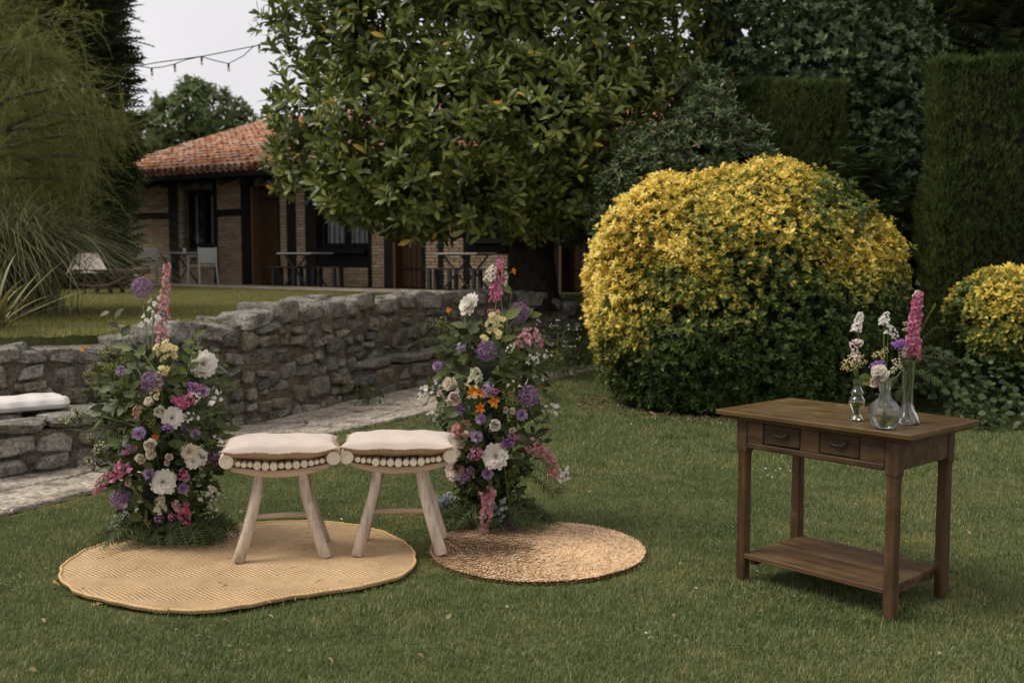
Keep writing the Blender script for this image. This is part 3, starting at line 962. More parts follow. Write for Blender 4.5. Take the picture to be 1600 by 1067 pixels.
for i in range(int((x1 - x0) / pitch)):
    x = x0 + .09 + i * pitch
    for j in range(nr_):
        sl = j * exp_ - .06
        y = -OV + sl * math.cos(ang); z = ZE + .06 + sl * math.sin(ang)
        M_ = Matrix.Translation((x + random.uniform(-.012, .012), y + random.uniform(-.02, .02), z + .028 + random.uniform(-.006, .012))) @ Matrix.Rotation(ang - .06 + random.uniform(-.02, .02), 4, 'X') @ Matrix.Rotation(random.uniform(-.07, .07), 4, 'Z')
        if i < 22 and ind < 300:
            ob = bpy.data.objects.new('roof_tile', tme); COL.objects.link(ob); ob.parent = roof; ob.matrix_basis = M_; ind += 1
        else:
            rest.add(tm.v, tm.f, M_)
        pans.add(PV, PF, Matrix.Translation((x + pitch / 2, y, z + .045)) @ Matrix.Rotation(ang - .05, 4, 'X'))
tag(rest.build('tile_field', M_TILE, roof, smooth=True), kind='stuff')
tag(pans.build('pan_tiles', M_TILE, roof, smooth=True), kind='stuff')
rd = MB()
for k_ in range(38):
    rd.add([(y * 1.0 - .2 + x0 + .3 + k_ * .36, x * 1.25, z * 1.2) for x, y, z in TV], TF, Matrix.Translation((0, RUN, ZR + .02)) @ Matrix.Rotation(random.uniform(-.03, .03), 4, 'Y'))
tag(rd.build('ridge_tiles', M_TILE, roof, smooth=True), kind='stuff')
MB().box(((x0 + x1) / 2, -OV - .012, ZE - .06), (x1 - x0, .02, .1)).build('fascia_board', M_BEAM, roof)
x = x0 + .2
while x < x1:
    yl = OV + .2
    MB().box((x, -OV / 2 + .05, 0), (.09, yl, .1), M=Matrix.Translation((0, 0, ZE - .115 + SL * OV / 2)) @ Matrix.Rotation(ang, 4, 'X')).build('rafter', M_BEAM, house)
    x += .62
MB().box((2.2, RUN - .1, ZR + .2), (.3, .3, .5)).tube([(2.2, RUN - .1, ZR + .45), (2.2, RUN - .1, ZR + .62)], .1, 10).build('chimney', M_TILE, roof)

# paved strip along the front
mb = MB()
M_STRIP = stone_mat('concrete strip', [(0.32, 0.285, 0.235), (0.35, 0.31, 0.26)], .2, .6)
pa = HP + HE * -1.5 - HN * 1.5; pb = HP + HE * 12 - HN * 1.5; pc = HP + HE * 12 - HN * 2.7; pd = HP + HE * -1.5 - HN * 2.7
mb.add([(q.x, q.y, tz(0, q.y) + .04) for q in (pd, pc, pb, pa)], [(0, 1, 2, 3)])
tag(mb.build('terrace_path', M_STRIP), kind='structure')

# ------------------------------------------------------------------ furniture on the terrace
M_PLAS = plain('white plastic', (0.72, 0.73, 0.71), .5, .06, 5)
M_GTAB = plain('grey table top', (0.48, 0.49, 0.49), .5, .15, 9)
M_DMET = plain('dark painted legs', (0.035, 0.037, 0.042), .6)
M_SLAT = wood('weathered grey slats', [(0.36, 0.365, 0.36), (0.48, 0.485, 0.47), (0.56, 0.56, 0.54)], 0, 5, .7)
M_BENCH = wood('dark bench wood', [(0.03, 0.026, 0.023), (0.05, 0.043, 0.037)], 0, 5, .7)
def fpos(u, off):
    s_ = fs(u); q = HP + HE * s_ - HN * off
    # keep the pixel column while stepping out from the facade
    a = (u - 800) / F; d = HP - HN * off
    s2 = (a * d.y - d.x) / (HE.x - a * HE.y); q = d + HE * s2
    return Vector((q.x, q.y, float(tz(q.x, q.y)) + .006))
def chair(u, off, rz, label):
    r = empty('garden_chair', fpos(u, off), rz); r.scale = (.88, .88, .88)
    tag(r, label, 'chair', 'white plastic chairs at the far terrace table')
    MB().box((0, 0, .43), (.46, .44, .03)).build('seat', M_PLAS, r, bevel=.01)
    V = []; nn = 6
    bk_ = MB()
    bk_.box((0, .235, .66), (.42, .025, .36), M=Matrix.Rotation(-.0, 4, 'X')); bk_.build('backrest', M_PLAS, r, bevel=.011)
    for sx_ in (-1, 1):
        MB().tube([(sx_ * .235, .225, .86), (sx_ * .235, .22, .43), (sx_ * .25, .26, 0)], [.02, .022, .016], 8).build('leg', M_PLAS, r)
        MB().tube([(sx_ * .235, -.2, .64), (sx_ * .235, -.2, .43), (sx_ * .25, -.22, 0)], [.02, .022, .016], 8).build('leg', M_PLAS, r)
        MB().box((sx_ * .235, .01, .655), (.05, .47, .025)).build('armrest', M_PLAS, r, bevel=.008)
    return r
hz = math.atan2(HE.y, HE.x)
chair(246, .95, hz + math.radians(98), 'white plastic armchair left of the far cafe table, half behind its top')
chair(317, .95, hz + math.radians(-95), 'white plastic armchair in front of the far cafe table, its back to the timber post')
tb = empty('cafe_table', fpos(281, .95), hz); tb.scale = (.88, .88, .88)
tag(tb, 'square grey cafe table between two white plastic chairs by the farmhouse wall', 'table')
MB().box((0, 0, .725), (.86, .7, .035)).build('tabletop', M_GTAB, tb, bevel=.008)
for sx_ in (-1, 1):
    for sg in (-1, 1):
        MB().tube([(sx_ * .3, sg * .3, 0.01), (sx_ * .3, -sg * .3, .71)], .016, 6).build('leg', M_DMET, tb)
cup = MB().lathe([(.02, 0), (.032, .0), (.036, .075), (.03, .073), (.026, .008), (0, .008)], 14).build('cup', M_PLAS, smooth=True)
cup.location = fpos(290, .95) + Vector((0, 0, .7445 * .88))
tag(cup, 'small white cup standing on the far grey cafe table', 'cup')
def picnic(u, off, label, cat='table', L_=.95):
    r = empty('picnic_table', fpos(u, off), hz + .06); r.scale = (.9, .9, .86)
    tag(r, label, 'table', 'slatted folding tables along the farmhouse')
    for i in range(6):
        MB().box((0, -.3 + i * .12, .74), (L_, .105, .03)).build('slat', M_SLAT, r, bevel=.004)
    for sx_ in (-1, 1):
        MB().box((sx_ * .36, 0, .713), (.05, .68, .024)).build('cross_bar', M_DMET, r)
        for sg in (-1, 1):
            MB().tube([(sg * .34 + sx_ * .03, sx_ * .26, 0.0), (-sg * .3 + sx_ * .03, sx_ * .26, .70)], .02, 6).build('leg', M_DMET, r)
    return r
def bench_(u, off, L_, label):
    r = empty('wooden_bench', fpos(u, off), hz + .06); r.scale = (.9, .9, .86)
    tag(r, label, 'bench', 'dark benches beside the slatted tables')
    for i in (-1, 0, 1): MB().box((0, i * .1, .44), (L_, .09, .035)).build('slat', M_BENCH, r, bevel=.004)
    for sx_ in (-1, 1):
        for sg in (-1, 1):
            MB().box((sx_ * (L_ / 2 - .12), sg * .11, .21), (.07, .06, .42)).build('leg', M_DMET, r)
    return r
picnic(478, 1.0, 'slatted grey table with crossed legs in front of the large barred window')
bench_(450, 1.25, .8, 'dark bench at the left end of the slatted table under the barred window')
bench_(512, .9, .8, 'dark bench at the right end of the slatted table under the barred window')
picnic(728, 1.0, 'slatted grey table with crossed legs in front of the small window by the magnolia trunk')
bench_(692, 1.1, .7, 'dark bench left of the slatted table near the magnolia trunk')
bench_(762, 1.2, .7, 'dark bench right of the slatted table near the magnolia trunk')

# old wooden trough cart with a pale board
ct = empty('wooden_cart', (D(166, 460, 16.4).x, 16.4, float(tz(0, 16.4))), -.1)
tag(ct, 'low dark wooden cart with a curved slatted bed and a pale sheet leaning on it', 'cart')
M_CART = wood('reddish cart wood', [(0.022, 0.010, 0.007), (0.045, 0.020, 0.014), (0.07, 0.034, 0.023)], 0, 5, .6)
M_SHEET = plain('pale canvas', (0.52, 0.46, 0.40), .85, .25, 6)
for sg in (-1, 1):
    pts = []
    for k_ in range(13):
        f_ = k_ / 12
        pts.append((-.45 + 1.1 * f_, sg * .28, .17 + .26 * (abs(f_ - .35) / .65) ** 2.2))
    MB().tube(pts, .03, 6).build('side_rail', M_CART, ct)
    MB().box((.1, sg * .3, .44), (1.25, .035, .08)).build('top_board', M_CART, ct, bevel=.006)
for k_ in range(9):
    x = -.38 + k_ * .125; zz = .17 + .26 * (abs((x + .45) / 1.1 - .35) / .65) ** 2.2
    MB().box((x, 0, zz), (.06, .58, .025)).build('slat', M_CART, ct, bevel=.004)
    for sg in (-1, 1): MB().tube([(x, sg * .29, zz), (x, sg * .29, .42)], .013, 6).build('spindle', M_CART, ct)
for sx_ in (-.3, .2):
    for sg in (-1, 1): MB().box((sx_, sg * .24, .09), (.06, .06, .19)).build('leg', M_CART, ct)
V = []; Fq = []
nn = 10
for i in range(nn + 1):
    for j in range(nn + 1):
        a, b = i / nn, j / nn
        w = .26 + (1 - b) * .26
        V.append((-.33 + (a - .5) * w * 2 * .8 + .14 * (1 - b), -.33 + .3 * b + .02 * math.sin(a * 9), .42 + .36 * b - .06 * (a - .5) ** 2))
for i in range(nn):
    for j in range(nn): Fq.append((i * (nn + 1) + j, (i + 1) * (nn + 1) + j, (i + 1) * (nn + 1) + j + 1, i * (nn + 1) + j + 1))
MB().box((-.42, .2, .80), (.46, .05, .04)).box((-.58, .2, .6), (.04, .04, .38)).box((-.26, .2, .6), (.04, .04, .38)).build('handle_bar', M_CART, ct, bevel=.004)
ct.scale = (.84, .84, .84)
sh = MB().add(V, Fq).build('sheet', M_SHEET, ct, smooth=True)
md = sh.modifiers.new('thick', 'SOLIDIFY'); md.thickness = .02
# ================================================================== PLANTS OF THE SETTING
M_BARK = stone_mat('bark', [(0.035, 0.028, 0.022), (0.05, 0.04, 0.03)], .25, 1.4, (.12, .12, .1))
def px_lobes(spec):
    out = []
    for u, v, r, y in spec:
        c = D(u, v, y); out.append((np.array(c), r / F * y))
    return out
def lobe_points(lobes, n, shell=(0.75, 1.03), squash=1.0, lump=0.12, seed=1, front=None):
    rs = np.random.default_rng(seed)
    w = np.array([r ** 2 for _, r in lobes]); w = w / w.sum()
    cnt = rs.multinomial(n, w)
    P = []; Nn = []
    for (c, r), k in zip(lobes, cnt):
        d = norm(rs.normal(size=(k, 3)))
        rr = r * rs.uniform(shell[0] ** 3, shell[1] ** 3, k) ** (1 / 3) * (1 + lump * vnoise(d, 2.6, seed + 5))
        q = d * rr[:, None]; q[:, 2] *= squash
        P.append(q + c); Nn.append(d)
    P = np.vstack(P); Nn = np.vstack(Nn)
    # drop the ones buried deep in another lobe
    keep = np.ones(len(P), bool)
    for c, r in lobes:
        keep &= np.linalg.norm((P - c) / np.array((1, 1, squash)), axis=1) > r * .60
    return P[keep], Nn[keep]
def foliage(name, root, base, P, R, sc, mat, tint=None, smooth=False, kind='stuff', edge=None):
    L0 = np.array(root.location[:])
    V, T = scatter(base, P - L0, R, sc)
    tt = None if tint is None else np.repeat(tint, len(base[0]))
    if edge is not None: tt = np.clip(tt + np.tile(edge, len(P)), 0, 1)
    o = link(name, mesh_np(name, V, T, smooth, tt), mat, root)
    if kind: o['kind'] = kind
    return o
def limb(root, pts, rad, name='branch', mat=None):
    L0 = root.location
    return MB().tube([Vector(q) - L0 for q in pts], rad, 10).build(name, mat or M_BARK, root, smooth=True)
def bend(a, b, n=7, sag=.15, wob=.06):
    a, b = Vector(a), Vector(b); ln = (b - a).length
    return [a.lerp(b, i / (n - 1)) + Vector((random.gauss(0, wob), random.gauss(0, wob), random.gauss(0, wob))) * ln * .5 * (0 < i < n - 1) + Vector((0, 0, -sag * ln * 4 * (i / (n - 1)) * (1 - i / (n - 1)))) for i in range(n)]

# ---------------- magnolia
tb_ = D(833, 452, 15.0)
mag = empty('magnolia_tree', (tb_.x, tb_.y, float(tz(0, 15.0))))
tag(mag, 'big magnolia tree with large glossy green leaves spreading in front of the farmhouse', 'tree')
def house_front(P):
    return (P[:, 0] - HP.x) * HN.x + (P[:, 1] - HP.y) * HN.y < -.15
M_MAG = leaf_mat('magnolia leaves', [(0.024, 0.038, 0.010), (0.046, 0.068, 0.017), (0.078, 0.104, 0.026), (0.140, 0.160, 0.046), (0.30, 0.20, 0.035)], [0, .3, .65, .985, 1.0], rough=.36, trans=.18, spec=.7, gain=1.75)
lob = px_lobes([(500, 30, 85, 15.5), (620, 40, 120, 15.0), (760, 40, 140, 14.7), (900, 50, 140, 15), (1020, 60, 110, 15.6), (1070, 40, 80, 16),
                (500, 175, 78, 15.2), (590, 190, 100, 14.6), (710, 190, 120, 14.1), (850, 190, 120, 14.1), (970, 190, 105, 14.6), (1030, 160, 80, 15.2),
                (478, 255, 58, 15.3), (570, 275, 78, 14.6), (560, 300, 55, 14.6), (670, 300, 75, 14.2), (780, 290, 85, 14.0), (885, 290, 80, 14.2), (840, 335, 45, 14.2), (940, 275, 75, 14.6), (720, 330, 45, 14.3),
                (600, -80, 140, 15.2), (780, -120, 180, 15), (960, -80, 150, 15.2), (700, 100, 130, 15.8), (860, 100, 130, 15.8), (640, 300, 70, 15.6), (900, 320, 60, 15.6)])
P, Nn = lobe_points(lob, 5200, (.80, 1.05), .95, .14, 11)
ok = house_front(P); P, Nn = P[ok], Nn[ok]
ax = norm(Nn * .7 + np.array((0, -.15, .75)) + rng.normal(size=P.shape) * .38)
lf = leaf_base(.40, .12, .22, (0, .34, .72, 1), lambda q: math.sin(math.pi * q ** 1.25) * (1.0 if q < .99 else 0))
k = 9
posL = []; dirL = []; nrmL = []; scL = []
n = len(P)
for j in range(k):
    t1 = norm(np.cross(ax, np.array((.3, .2, 1.0)))); t2 = np.cross(ax, t1)
    a = j * 2.39996 + rng.uniform(-.25, .25, n); el = np.radians(rng.uniform(8, 50, n) if j < 5 else rng.uniform(45, 78, n))
    rad = t1 * np.cos(a)[:, None] + t2 * np.sin(a)[:, None]
    d = rad * np.cos(el)[:, None] + ax * np.sin(el)[:, None]
    posL.append(P + d * .015 + ax * (.012 * j)); dirL.append(d); nrmL.append(ax * np.cos(el)[:, None] - rad * np.sin(el)[:, None]); scL.append(rng.uniform(.11, .205, n))
posL = np.vstack(posL); dirL = np.vstack(dirL); nrmL = np.vstack(nrmL); scL = np.concatenate(scL)
tipz = posL[:, 2]
ctr = np.array(D(760, 190, 15.2))
score = -(posL[:, 1]) + .35 * (-nrmL[:, 1]) + .8 * scL
inside = (np.abs((posL[:, 0] / posL[:, 1]) * F) < 800) & (posL[:, 2] < D(800, 5, 14).z) & (posL[:, 0] / posL[:, 1] * F + 800 < 1000)
score[~inside] = -99
order = np.argsort(-score); top = order[:300]; rest_ = order[300:]
R_ = basis(dirL, nrmL)
lme = mesh_np('leaf', lf[0], lf[1], True); lme.materials.append(M_MAG)
L0 = np.array(mag.location[:])
for i in top:
    o = bpy.data.objects.new('leaf', lme); COL.objects.link(o); o.parent = mag
    M_ = np.eye(4); M_[:3, :3] = R_[i] * scL[i]; M_[:3, 3] = posL[i] - L0
    o.matrix_basis = Matrix(M_.tolist())
foliage('crown', mag, lf, posL[rest_], R_[rest_], scL[rest_], M_MAG, smooth=True)
# sparser leaves deep in the crown
P, Nn = lobe_points(lob, 20000, (.3, .88), .95, .1, 14); ok = house_front(P); P = P[ok]
dd = rand_dirs(len(P))
foliage('inner_crown', mag, lf, P, basis(dd, rand_dirs(len(P)) + np.array((0, 0, .6))), rng.uniform(.17, .24, len(P)), M_MAG, smooth=True)
tr0 = Vector(D(833, 452, 15.0)); tr0.z = mag.location.z - .1
MB().tube([Vector((0, 0, -.15)), Vector((0, 0, .1)), Vector((-.02, 0, .6)), Vector((0.0, 0, 1.05)), Vector((.03, .02, 1.6)), Vector((-.02, .1, 2.6)), Vector((.05, .2, 4.0))], [.44, .36, .315, .31, .30, .22, .1], 16).build('trunk', M_BARK, mag, smooth=True)
for (u, v, y), r in (((690, 330, 14.3), .09), ((640, 320, 14.7), .07), ((955, 372, 14.5), .085), ((560, 270, 14.8), .08), ((700, 180, 14.6), .1), ((960, 200, 14.8), .1), ((860, 100, 15), .1), ((600, 80, 15), .09), ((800, 230, 14.2), .08)):
    st = mag.location + Vector((0, 0, random.uniform(1.15, 1.7) if v > 250 else random.uniform(1.7, 2.8)))
    pts = bend(st, D(u, v, y), 8, .06 if v > 250 else -.03, .05)
    limb(mag, pts, [r * (1 - .6 * i / 7) for i in range(8)])

# ---------------- golden variegated bush
bush = empty('golden_bush', (BUSH_C[0], BUSH_C[1], 0))
tag(bush, 'huge rounded variegated bush, golden at its upper left, green lower down, behind the table', 'bush')
M_BUSH = leaf_mat('variegated leaves', [(0.036, 0.058, 0.013), (0.075, 0.115, 0.026), (0.125, 0.175, 0.042), (0.30, 0.28, 0.065), (0.62, 0.45, 0.05), (0.87, 0.66, 0.12), (0.94, 0.78, 0.27)], [0, .18, .38, .5, .64, .82, 1.0], rough=.42, trans=.22, tint=True, jit=.5, spec=.4)
lfb = leaf_base(.46, .12, .18, (0, .48, 1))
_lr = np.random.default_rng(77)
_lc = norm(_lr.normal(size=(46, 3)) * np.array((1, .8, .8)) + np.array((0, -.7, .25))); _la = _lr.uniform(-.10, .085, 46)
_lx = norm(np.array([(-.42, -.25, .93), (-.24, -.25, .95), (.05, -.2, 1.0), (.45, -.2, .9), (-.9, -.4, .4), (.85, -.3, .55), (-.62, -.45, .62), (.95, -.3, .1)])); _lb = np.array([.13, -.17, .03, .03, .03, .02, .06, .02])
_lc = np.vstack([_lc, _lx]); _la = np.concatenate([_la, _lb]); _lk = np.concatenate([_lr.uniform(20, 70, 46), np.array([34, 60, 40, 25, 14, 18, 25, 16])])
def bush_shape(d):
    """radius factor of the clipped mound: many lumps and hollows"""
    f = 1 + .02 * vnoise(d, 6.0, 22)
    for c, a, k_ in zip(_lc, _la, _lk): f = f + a * np.exp(k_ * (d @ c - 1))
    return f
BR_ = np.array((1.63, 1.58, 1.41)); BZ = 1.05
n = 19000
d = rand_dirs(n, np.random.default_rng(5))
d = d[(d[:, 1] < .55)]
sg = np.sign(d); pw = .76
q = sg * np.abs(d) ** pw; q = q / (np.linalg.norm(q, axis=1, keepdims=True) ** .62)
r = bush_shape(d) * np.where(rng.uniform(0, 1, len(d)) < .06, rng.uniform(1.0, 1.05, len(d)), rng.uniform(.93, 1.01, len(d)))
# shaped: the left shoulder is lower than the top right
P = q * BR_ * r[:, None]
P[:, 2] += .0
P += np.array((BUSH_C[0], BUSH_C[1], BZ))
P[:, 0] += np.clip(P[:, 2] - 1.5, 0, 2) * .10
keep = P[:, 2] > .06
P, d = P[keep], d[keep]
ub = 800 + P[:, 0] / P[:, 1] * F
vb = 400 - (P[:, 2] - CAMZ) / P[:, 1] * F
# where the leaves are golden: upper left flank and crown; reverted green in patches and low down (grown in shade)
gx = (ub - 893) / 542; gy = (vb - 250) / 400
gold = 1.02 - 1.05 * np.clip(gy - .02, 0, 1) - .42 * gx + .25 * vnoise(P, 2.1, 31) + .14 * vnoise(P, 6, 32)
gold += .42 * np.exp(-((gx - .10) / .2) ** 2 - ((gy - .30) / .26) ** 2) + .30 * np.exp(-((gx - .05) / .12) ** 2 - ((gy - .55) / .25) ** 2)
gold -= .50 * np.exp(-((gx - .78) / .13) ** 2 - ((gy - .13) / .16) ** 2)
gold -= .35 * np.exp(-((gx - .27) / .07) ** 2 - ((gy - .46) / .06) ** 2)
gold += .22 * np.exp(-((gx - .85) / .12) ** 2 - ((gy - .38) / .15) ** 2)
gold -= .30 * np.exp(-((gx - .55) / .3) ** 2 - ((gy - .82) / .2) ** 2)
gold += .17 + .12 * vnoise(P, 9, 33)
gold = np.clip(gold, .05, 1)
ax = norm(d * .75 + np.array((-.05, -.1, .75)) + rng.normal(size=P.shape) * .3)
sp = sprig(7, lfb, .02, (15, 75), (.75, 1.05), 3, .5)
edge_ = np.where(np.tile(np.abs(lfb[0][:, 0]) > .02, 7), .10, -.20)
foliage('foliage', bush, sp, P, basis(ax, rand_dirs(len(P))), rng.uniform(.036, .078, len(P)), M_BUSH, gold, True, edge=edge_)
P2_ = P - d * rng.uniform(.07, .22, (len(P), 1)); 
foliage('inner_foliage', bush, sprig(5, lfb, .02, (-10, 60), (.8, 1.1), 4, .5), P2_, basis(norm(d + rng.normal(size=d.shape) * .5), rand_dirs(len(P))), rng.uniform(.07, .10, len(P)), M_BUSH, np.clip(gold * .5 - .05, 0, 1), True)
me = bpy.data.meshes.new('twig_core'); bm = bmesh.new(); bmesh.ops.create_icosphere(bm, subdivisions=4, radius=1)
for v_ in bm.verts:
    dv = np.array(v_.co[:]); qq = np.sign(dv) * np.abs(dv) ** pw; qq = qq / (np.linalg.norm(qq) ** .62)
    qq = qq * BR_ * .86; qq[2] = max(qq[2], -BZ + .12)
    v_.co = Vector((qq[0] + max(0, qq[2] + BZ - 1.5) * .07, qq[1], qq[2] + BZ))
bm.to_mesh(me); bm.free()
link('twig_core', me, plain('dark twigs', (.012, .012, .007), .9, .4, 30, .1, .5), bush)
for k_ in range(9):
    a = random.uniform(2.6, 6.6); x = math.cos(a) * .9; y = math.sin(a) * .9
    MB().tube([(x * .8, y * .8, -.05), (x, y, .25), (x * 1.2, y * 1.2, .6)], [.035, .028, .015], 7).build('stem', M_BARK, bush, smooth=True)
# the smaller bush at the right edge
b2c = D(1590, 520, 10.6)
bush2 = empty('golden_bush', (b2c.x + .1, b2c.y, 0.0))
tag(bush2, 'smaller clipped golden bush at the right edge of the picture beside the tall hedge', 'bush')
n = 2800; d = rand_dirs(n, np.random.default_rng(6)); d = d[d[:, 1] < .5]
q = np.sign(d) * np.abs(d) ** .7; q = q / (np.linalg.norm(q, axis=1, keepdims=True) ** .6)
P = q * np.array((.74, .74, .52)) * (1 + .05 * vnoise(d, 4, 41))[:, None] * rng.uniform(.9, 1.02, (len(d), 1)) + np.array((b2c.x + .1, b2c.y, .93))
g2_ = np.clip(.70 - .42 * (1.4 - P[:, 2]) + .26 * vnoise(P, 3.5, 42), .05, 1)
ax = norm(d * .8 + np.array((0, -.1, .7)) + rng.normal(size=P.shape) * .3)
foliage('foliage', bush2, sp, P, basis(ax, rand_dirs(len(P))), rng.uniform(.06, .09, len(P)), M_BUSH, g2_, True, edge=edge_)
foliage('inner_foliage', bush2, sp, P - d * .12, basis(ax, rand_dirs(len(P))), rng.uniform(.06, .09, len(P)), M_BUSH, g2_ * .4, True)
MB().tube([(0, 0, -.05), (.02, 0, .6)], [.07, .05], 8).build('stem', M_BARK, bush2)

# ---------------- generic leafy shrub / tree from lobes
def leafy(name, label, cat, loc, lobes, n, leafb, size, mat, k=7, seed=1, shell=(.8, 1.05), lean=.6, squash=1.0, inner=0, trunk=None, climb=.5, el=(0, 60)):
    r = empty(name, loc); tag(r, label, cat)
    P, Nn = lobe_points(lobes, n, shell, squash, .16, seed)
    ax = norm(Nn * .7 + np.array((0, -.15, lean)) + rng.normal(size=P.shape) * .35)
    foliage('crown', r, sprig(k, leafb, .03, el, (.7, 1.05), seed, climb), P, basis(ax, rand_dirs(len(P))), rng.uniform(size[0], size[1], len(P)), mat, None, True)
    if inner:
        P, Nn = lobe_points(lobes, inner, (.2, .8), squash, .1, seed + 1)
        foliage('inner_crown', r, leafb, P, basis(rand_dirs(len(P)), rand_dirs(len(P))), rng.uniform(size[0] * 1.3, size[1] * 1.6, len(P)), mat, None, True)
    if trunk:
        for pts, rad in trunk: limb(r, pts, rad, 'trunk')
    return r
M_HOLLY = leaf_mat('grey green leaves', [(0.022, 0.042, 0.020), (0.035, 0.062, 0.030), (0.055, 0.085, 0.042), (0.085, 0.11, 0.06)], rough=.38, trans=.12, spec=.5, gain=1.7)
lfh = leaf_base(.6, .12, .14, (0, .38, 1))
hl = px_lobes([(1180, 40, 100, 15.6), (1260, 60, 120, 15.2), (1350, 70, 100, 15.4), (1400, 100, 70, 15.2), (1130, 120, 60, 15.6), (1170, 170, 80, 15.4), (1380, 200, 80, 15.0), (1350, 280, 90, 15), (1250, -50, 140, 15.5), (1390, 300, 60, 14.8), (1200, 260, 80, 15.8), (1300, 170, 110, 15.8)])
c_ = D(1290, 400, 15.6)
leafy('broadleaf_tree', 'dark green broadleaf tree with lobed leaves rising behind the clipped hedge column and golden bush', 'tree', (c_.x, c_.y, 0), hl, 6500, lfh, (.085, .13), M_HOLLY, 8, 51, inner=9000,
      trunk=[(bend((c_.x, c_.y, -.1), (c_.x + .1, c_.y, 4.6), 7, 0, .02), [.16, .14, .12, .1, .08, .06, .04])])
sl = px_lobes([(980, 300, 45, 13.2), (1020, 260, 55, 13.2), (1080, 250, 55, 13.4), (1110, 200, 50, 13.6), (1050, 310, 55, 13.2), (1150, 260, 60, 13.6), (960, 350, 35, 13.2), (1110, 290, 50, 13.6), (1100, 150, 40, 14)])
c_ = D(1060, 400, 13.6)
M_SHRUB = leaf_mat('shrub leaves', [(0.030, 0.045, 0.022), (0.045, 0.070, 0.034), (0.070, 0.10, 0.050), (0.14, 0.075, 0.05)], [0, .4, .93, 1], rough=.35, trans=.14, spec=.5, gain=1.6)
lfs = leaf_base(.36, .1, .1, (0, .42, 1))
leafy('evergreen_shrub', 'loose evergreen shrub with small glossy leaves between the magnolia and the golden bush', 'shrub', (c_.x, c_.y, 0), sl, 3000, lfs, (.07, .11), M_SHRUB, 9, 61, lean=.9, inner=2500, climb=1.2,
      trunk=[(bend((c_.x, c_.y, -.1), D(1060, 280, 13.5), 6, 0, .02), [.06, .05, .045, .04, .03, .02])])

# ---------------- clipped conifer hedges
M_HEDGE = leaf_mat('clipped conifer', [(0.010, 0.018, 0.006), (0.020, 0.034, 0.010), (0.035, 0.052, 0.015), (0.055, 0.072, 0.022), (0.14, 0.055, 0.025)], [0, .3, .7, .985, 1], rough=.7, trans=.08, spec=.25, gain=1.6, tint=True, jit=.7)
spray_b = (np.array([(-.06, 0, 0), (.06, 0, 0), (0, 1, .05), (-.04, .2, 0), (.04, .15, 0), (-.3, .7, .06), (.32, .62, -.05), (0, .3, 0), (.02, .4, 0)], float), np.array([(0, 1, 2), (3, 7, 5), (4, 8, 6)]))
def clipped(label, cx, cy, hx, hy, ztop, n, seed, zlow=0.0, size=(.06, .13)):
    r = empty('clipped_hedge', (cx, cy, 0)); tag(r, label, 'hedge')
    rs = np.random.default_rng(seed)
    a = rs.uniform(0, 2 * math.pi, n)
    ca, sa = np.cos(a), np.sin(a); e_ = 5.0
    rr = (np.abs(ca) ** e_ + np.abs(sa) ** e_) ** (-1 / e_)
    z = rs.uniform(zlow, ztop, n)
    P = np.stack([ca * rr * hx, sa * rr * hy, z], -1)
    nr = np.stack([ca, sa, np.zeros(n)], -1)
    nt_ = int(n * .22)
    tp = np.stack([rs.uniform(-hx, hx, nt_), rs.uniform(-hy, hy, nt_), np.full(nt_, ztop)], -1); tp[:, 2] += .07 * vnoise(tp, 5, seed)
    P = np.vstack([P, tp]); nr = np.vstack([nr, np.tile((0, 0, .4), (nt_, 1))])
    P += nr * (.085 * vnoise(P, 2.6, seed + 1) + .03 * vnoise(P, 8, seed + 2) + rs.uniform(-.07, .03, len(P)))[:, None]
    ax = norm(nr * .35 + np.array((0, 0, 1.0)) + rs.normal(size=P.shape) * .22)
    Q_ = P * np.array((2.2, 2.2, .7)) + np.array((cx, 0, 0))
    tn = .42 + .30 * vnoise(Q_, 1.6, seed + 7) + .10 * (P[:, 2] / ztop)
    tn = np.clip(tn, 0, .62); br_ = vnoise(P * np.array((1.6, 1.6, .8)), 1.5, seed + 9) + .35 * (P[:, 2] / ztop - .7); tn = np.where((br_ > .88) & (rs.uniform(0, 1, len(P)) < .5), 1.6, tn)
    foliage('foliage', r, spray_b, P + np.array((cx, cy, 0)), basis(ax, nr + rs.normal(size=P.shape) * .5), rs.uniform(size[0], size[1], len(P)) * np.where(rs.uniform(0, 1, len(P)) < .03, 1.7, 1.0), M_HEDGE, tn)
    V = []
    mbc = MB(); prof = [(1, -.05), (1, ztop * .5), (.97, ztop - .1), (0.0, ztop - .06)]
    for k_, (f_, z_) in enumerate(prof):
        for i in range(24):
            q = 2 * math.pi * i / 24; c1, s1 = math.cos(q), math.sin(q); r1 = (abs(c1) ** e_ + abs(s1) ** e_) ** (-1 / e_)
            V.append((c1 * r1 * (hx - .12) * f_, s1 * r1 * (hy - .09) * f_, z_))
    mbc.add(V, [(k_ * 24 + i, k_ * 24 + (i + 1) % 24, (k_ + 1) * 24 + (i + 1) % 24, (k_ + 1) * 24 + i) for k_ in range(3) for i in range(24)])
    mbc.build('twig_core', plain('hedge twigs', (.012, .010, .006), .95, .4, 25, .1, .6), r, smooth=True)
    return r
c_ = D(1560, 300, 13.2)
x_l = (1432 - 800) / F * 13.3
clipped('tall flat topped clipped conifer hedge at the right with a few brown patches', x_l + 1.6, 13.05, 1.6, .38, D(1520, 98, 12.7).z, 46000, 71)
x0_ = (1160 - 800) / F * 13.6; x1_ = (1322 - 800) / F * 13.6
clipped('shorter flat topped clipped conifer column rising behind the golden bush', (x0_ + x1_) / 2, 14.2, (x1_ - x0_) / 2, .5, D(1240, 132, 13.7).z, 20000, 72, .9)

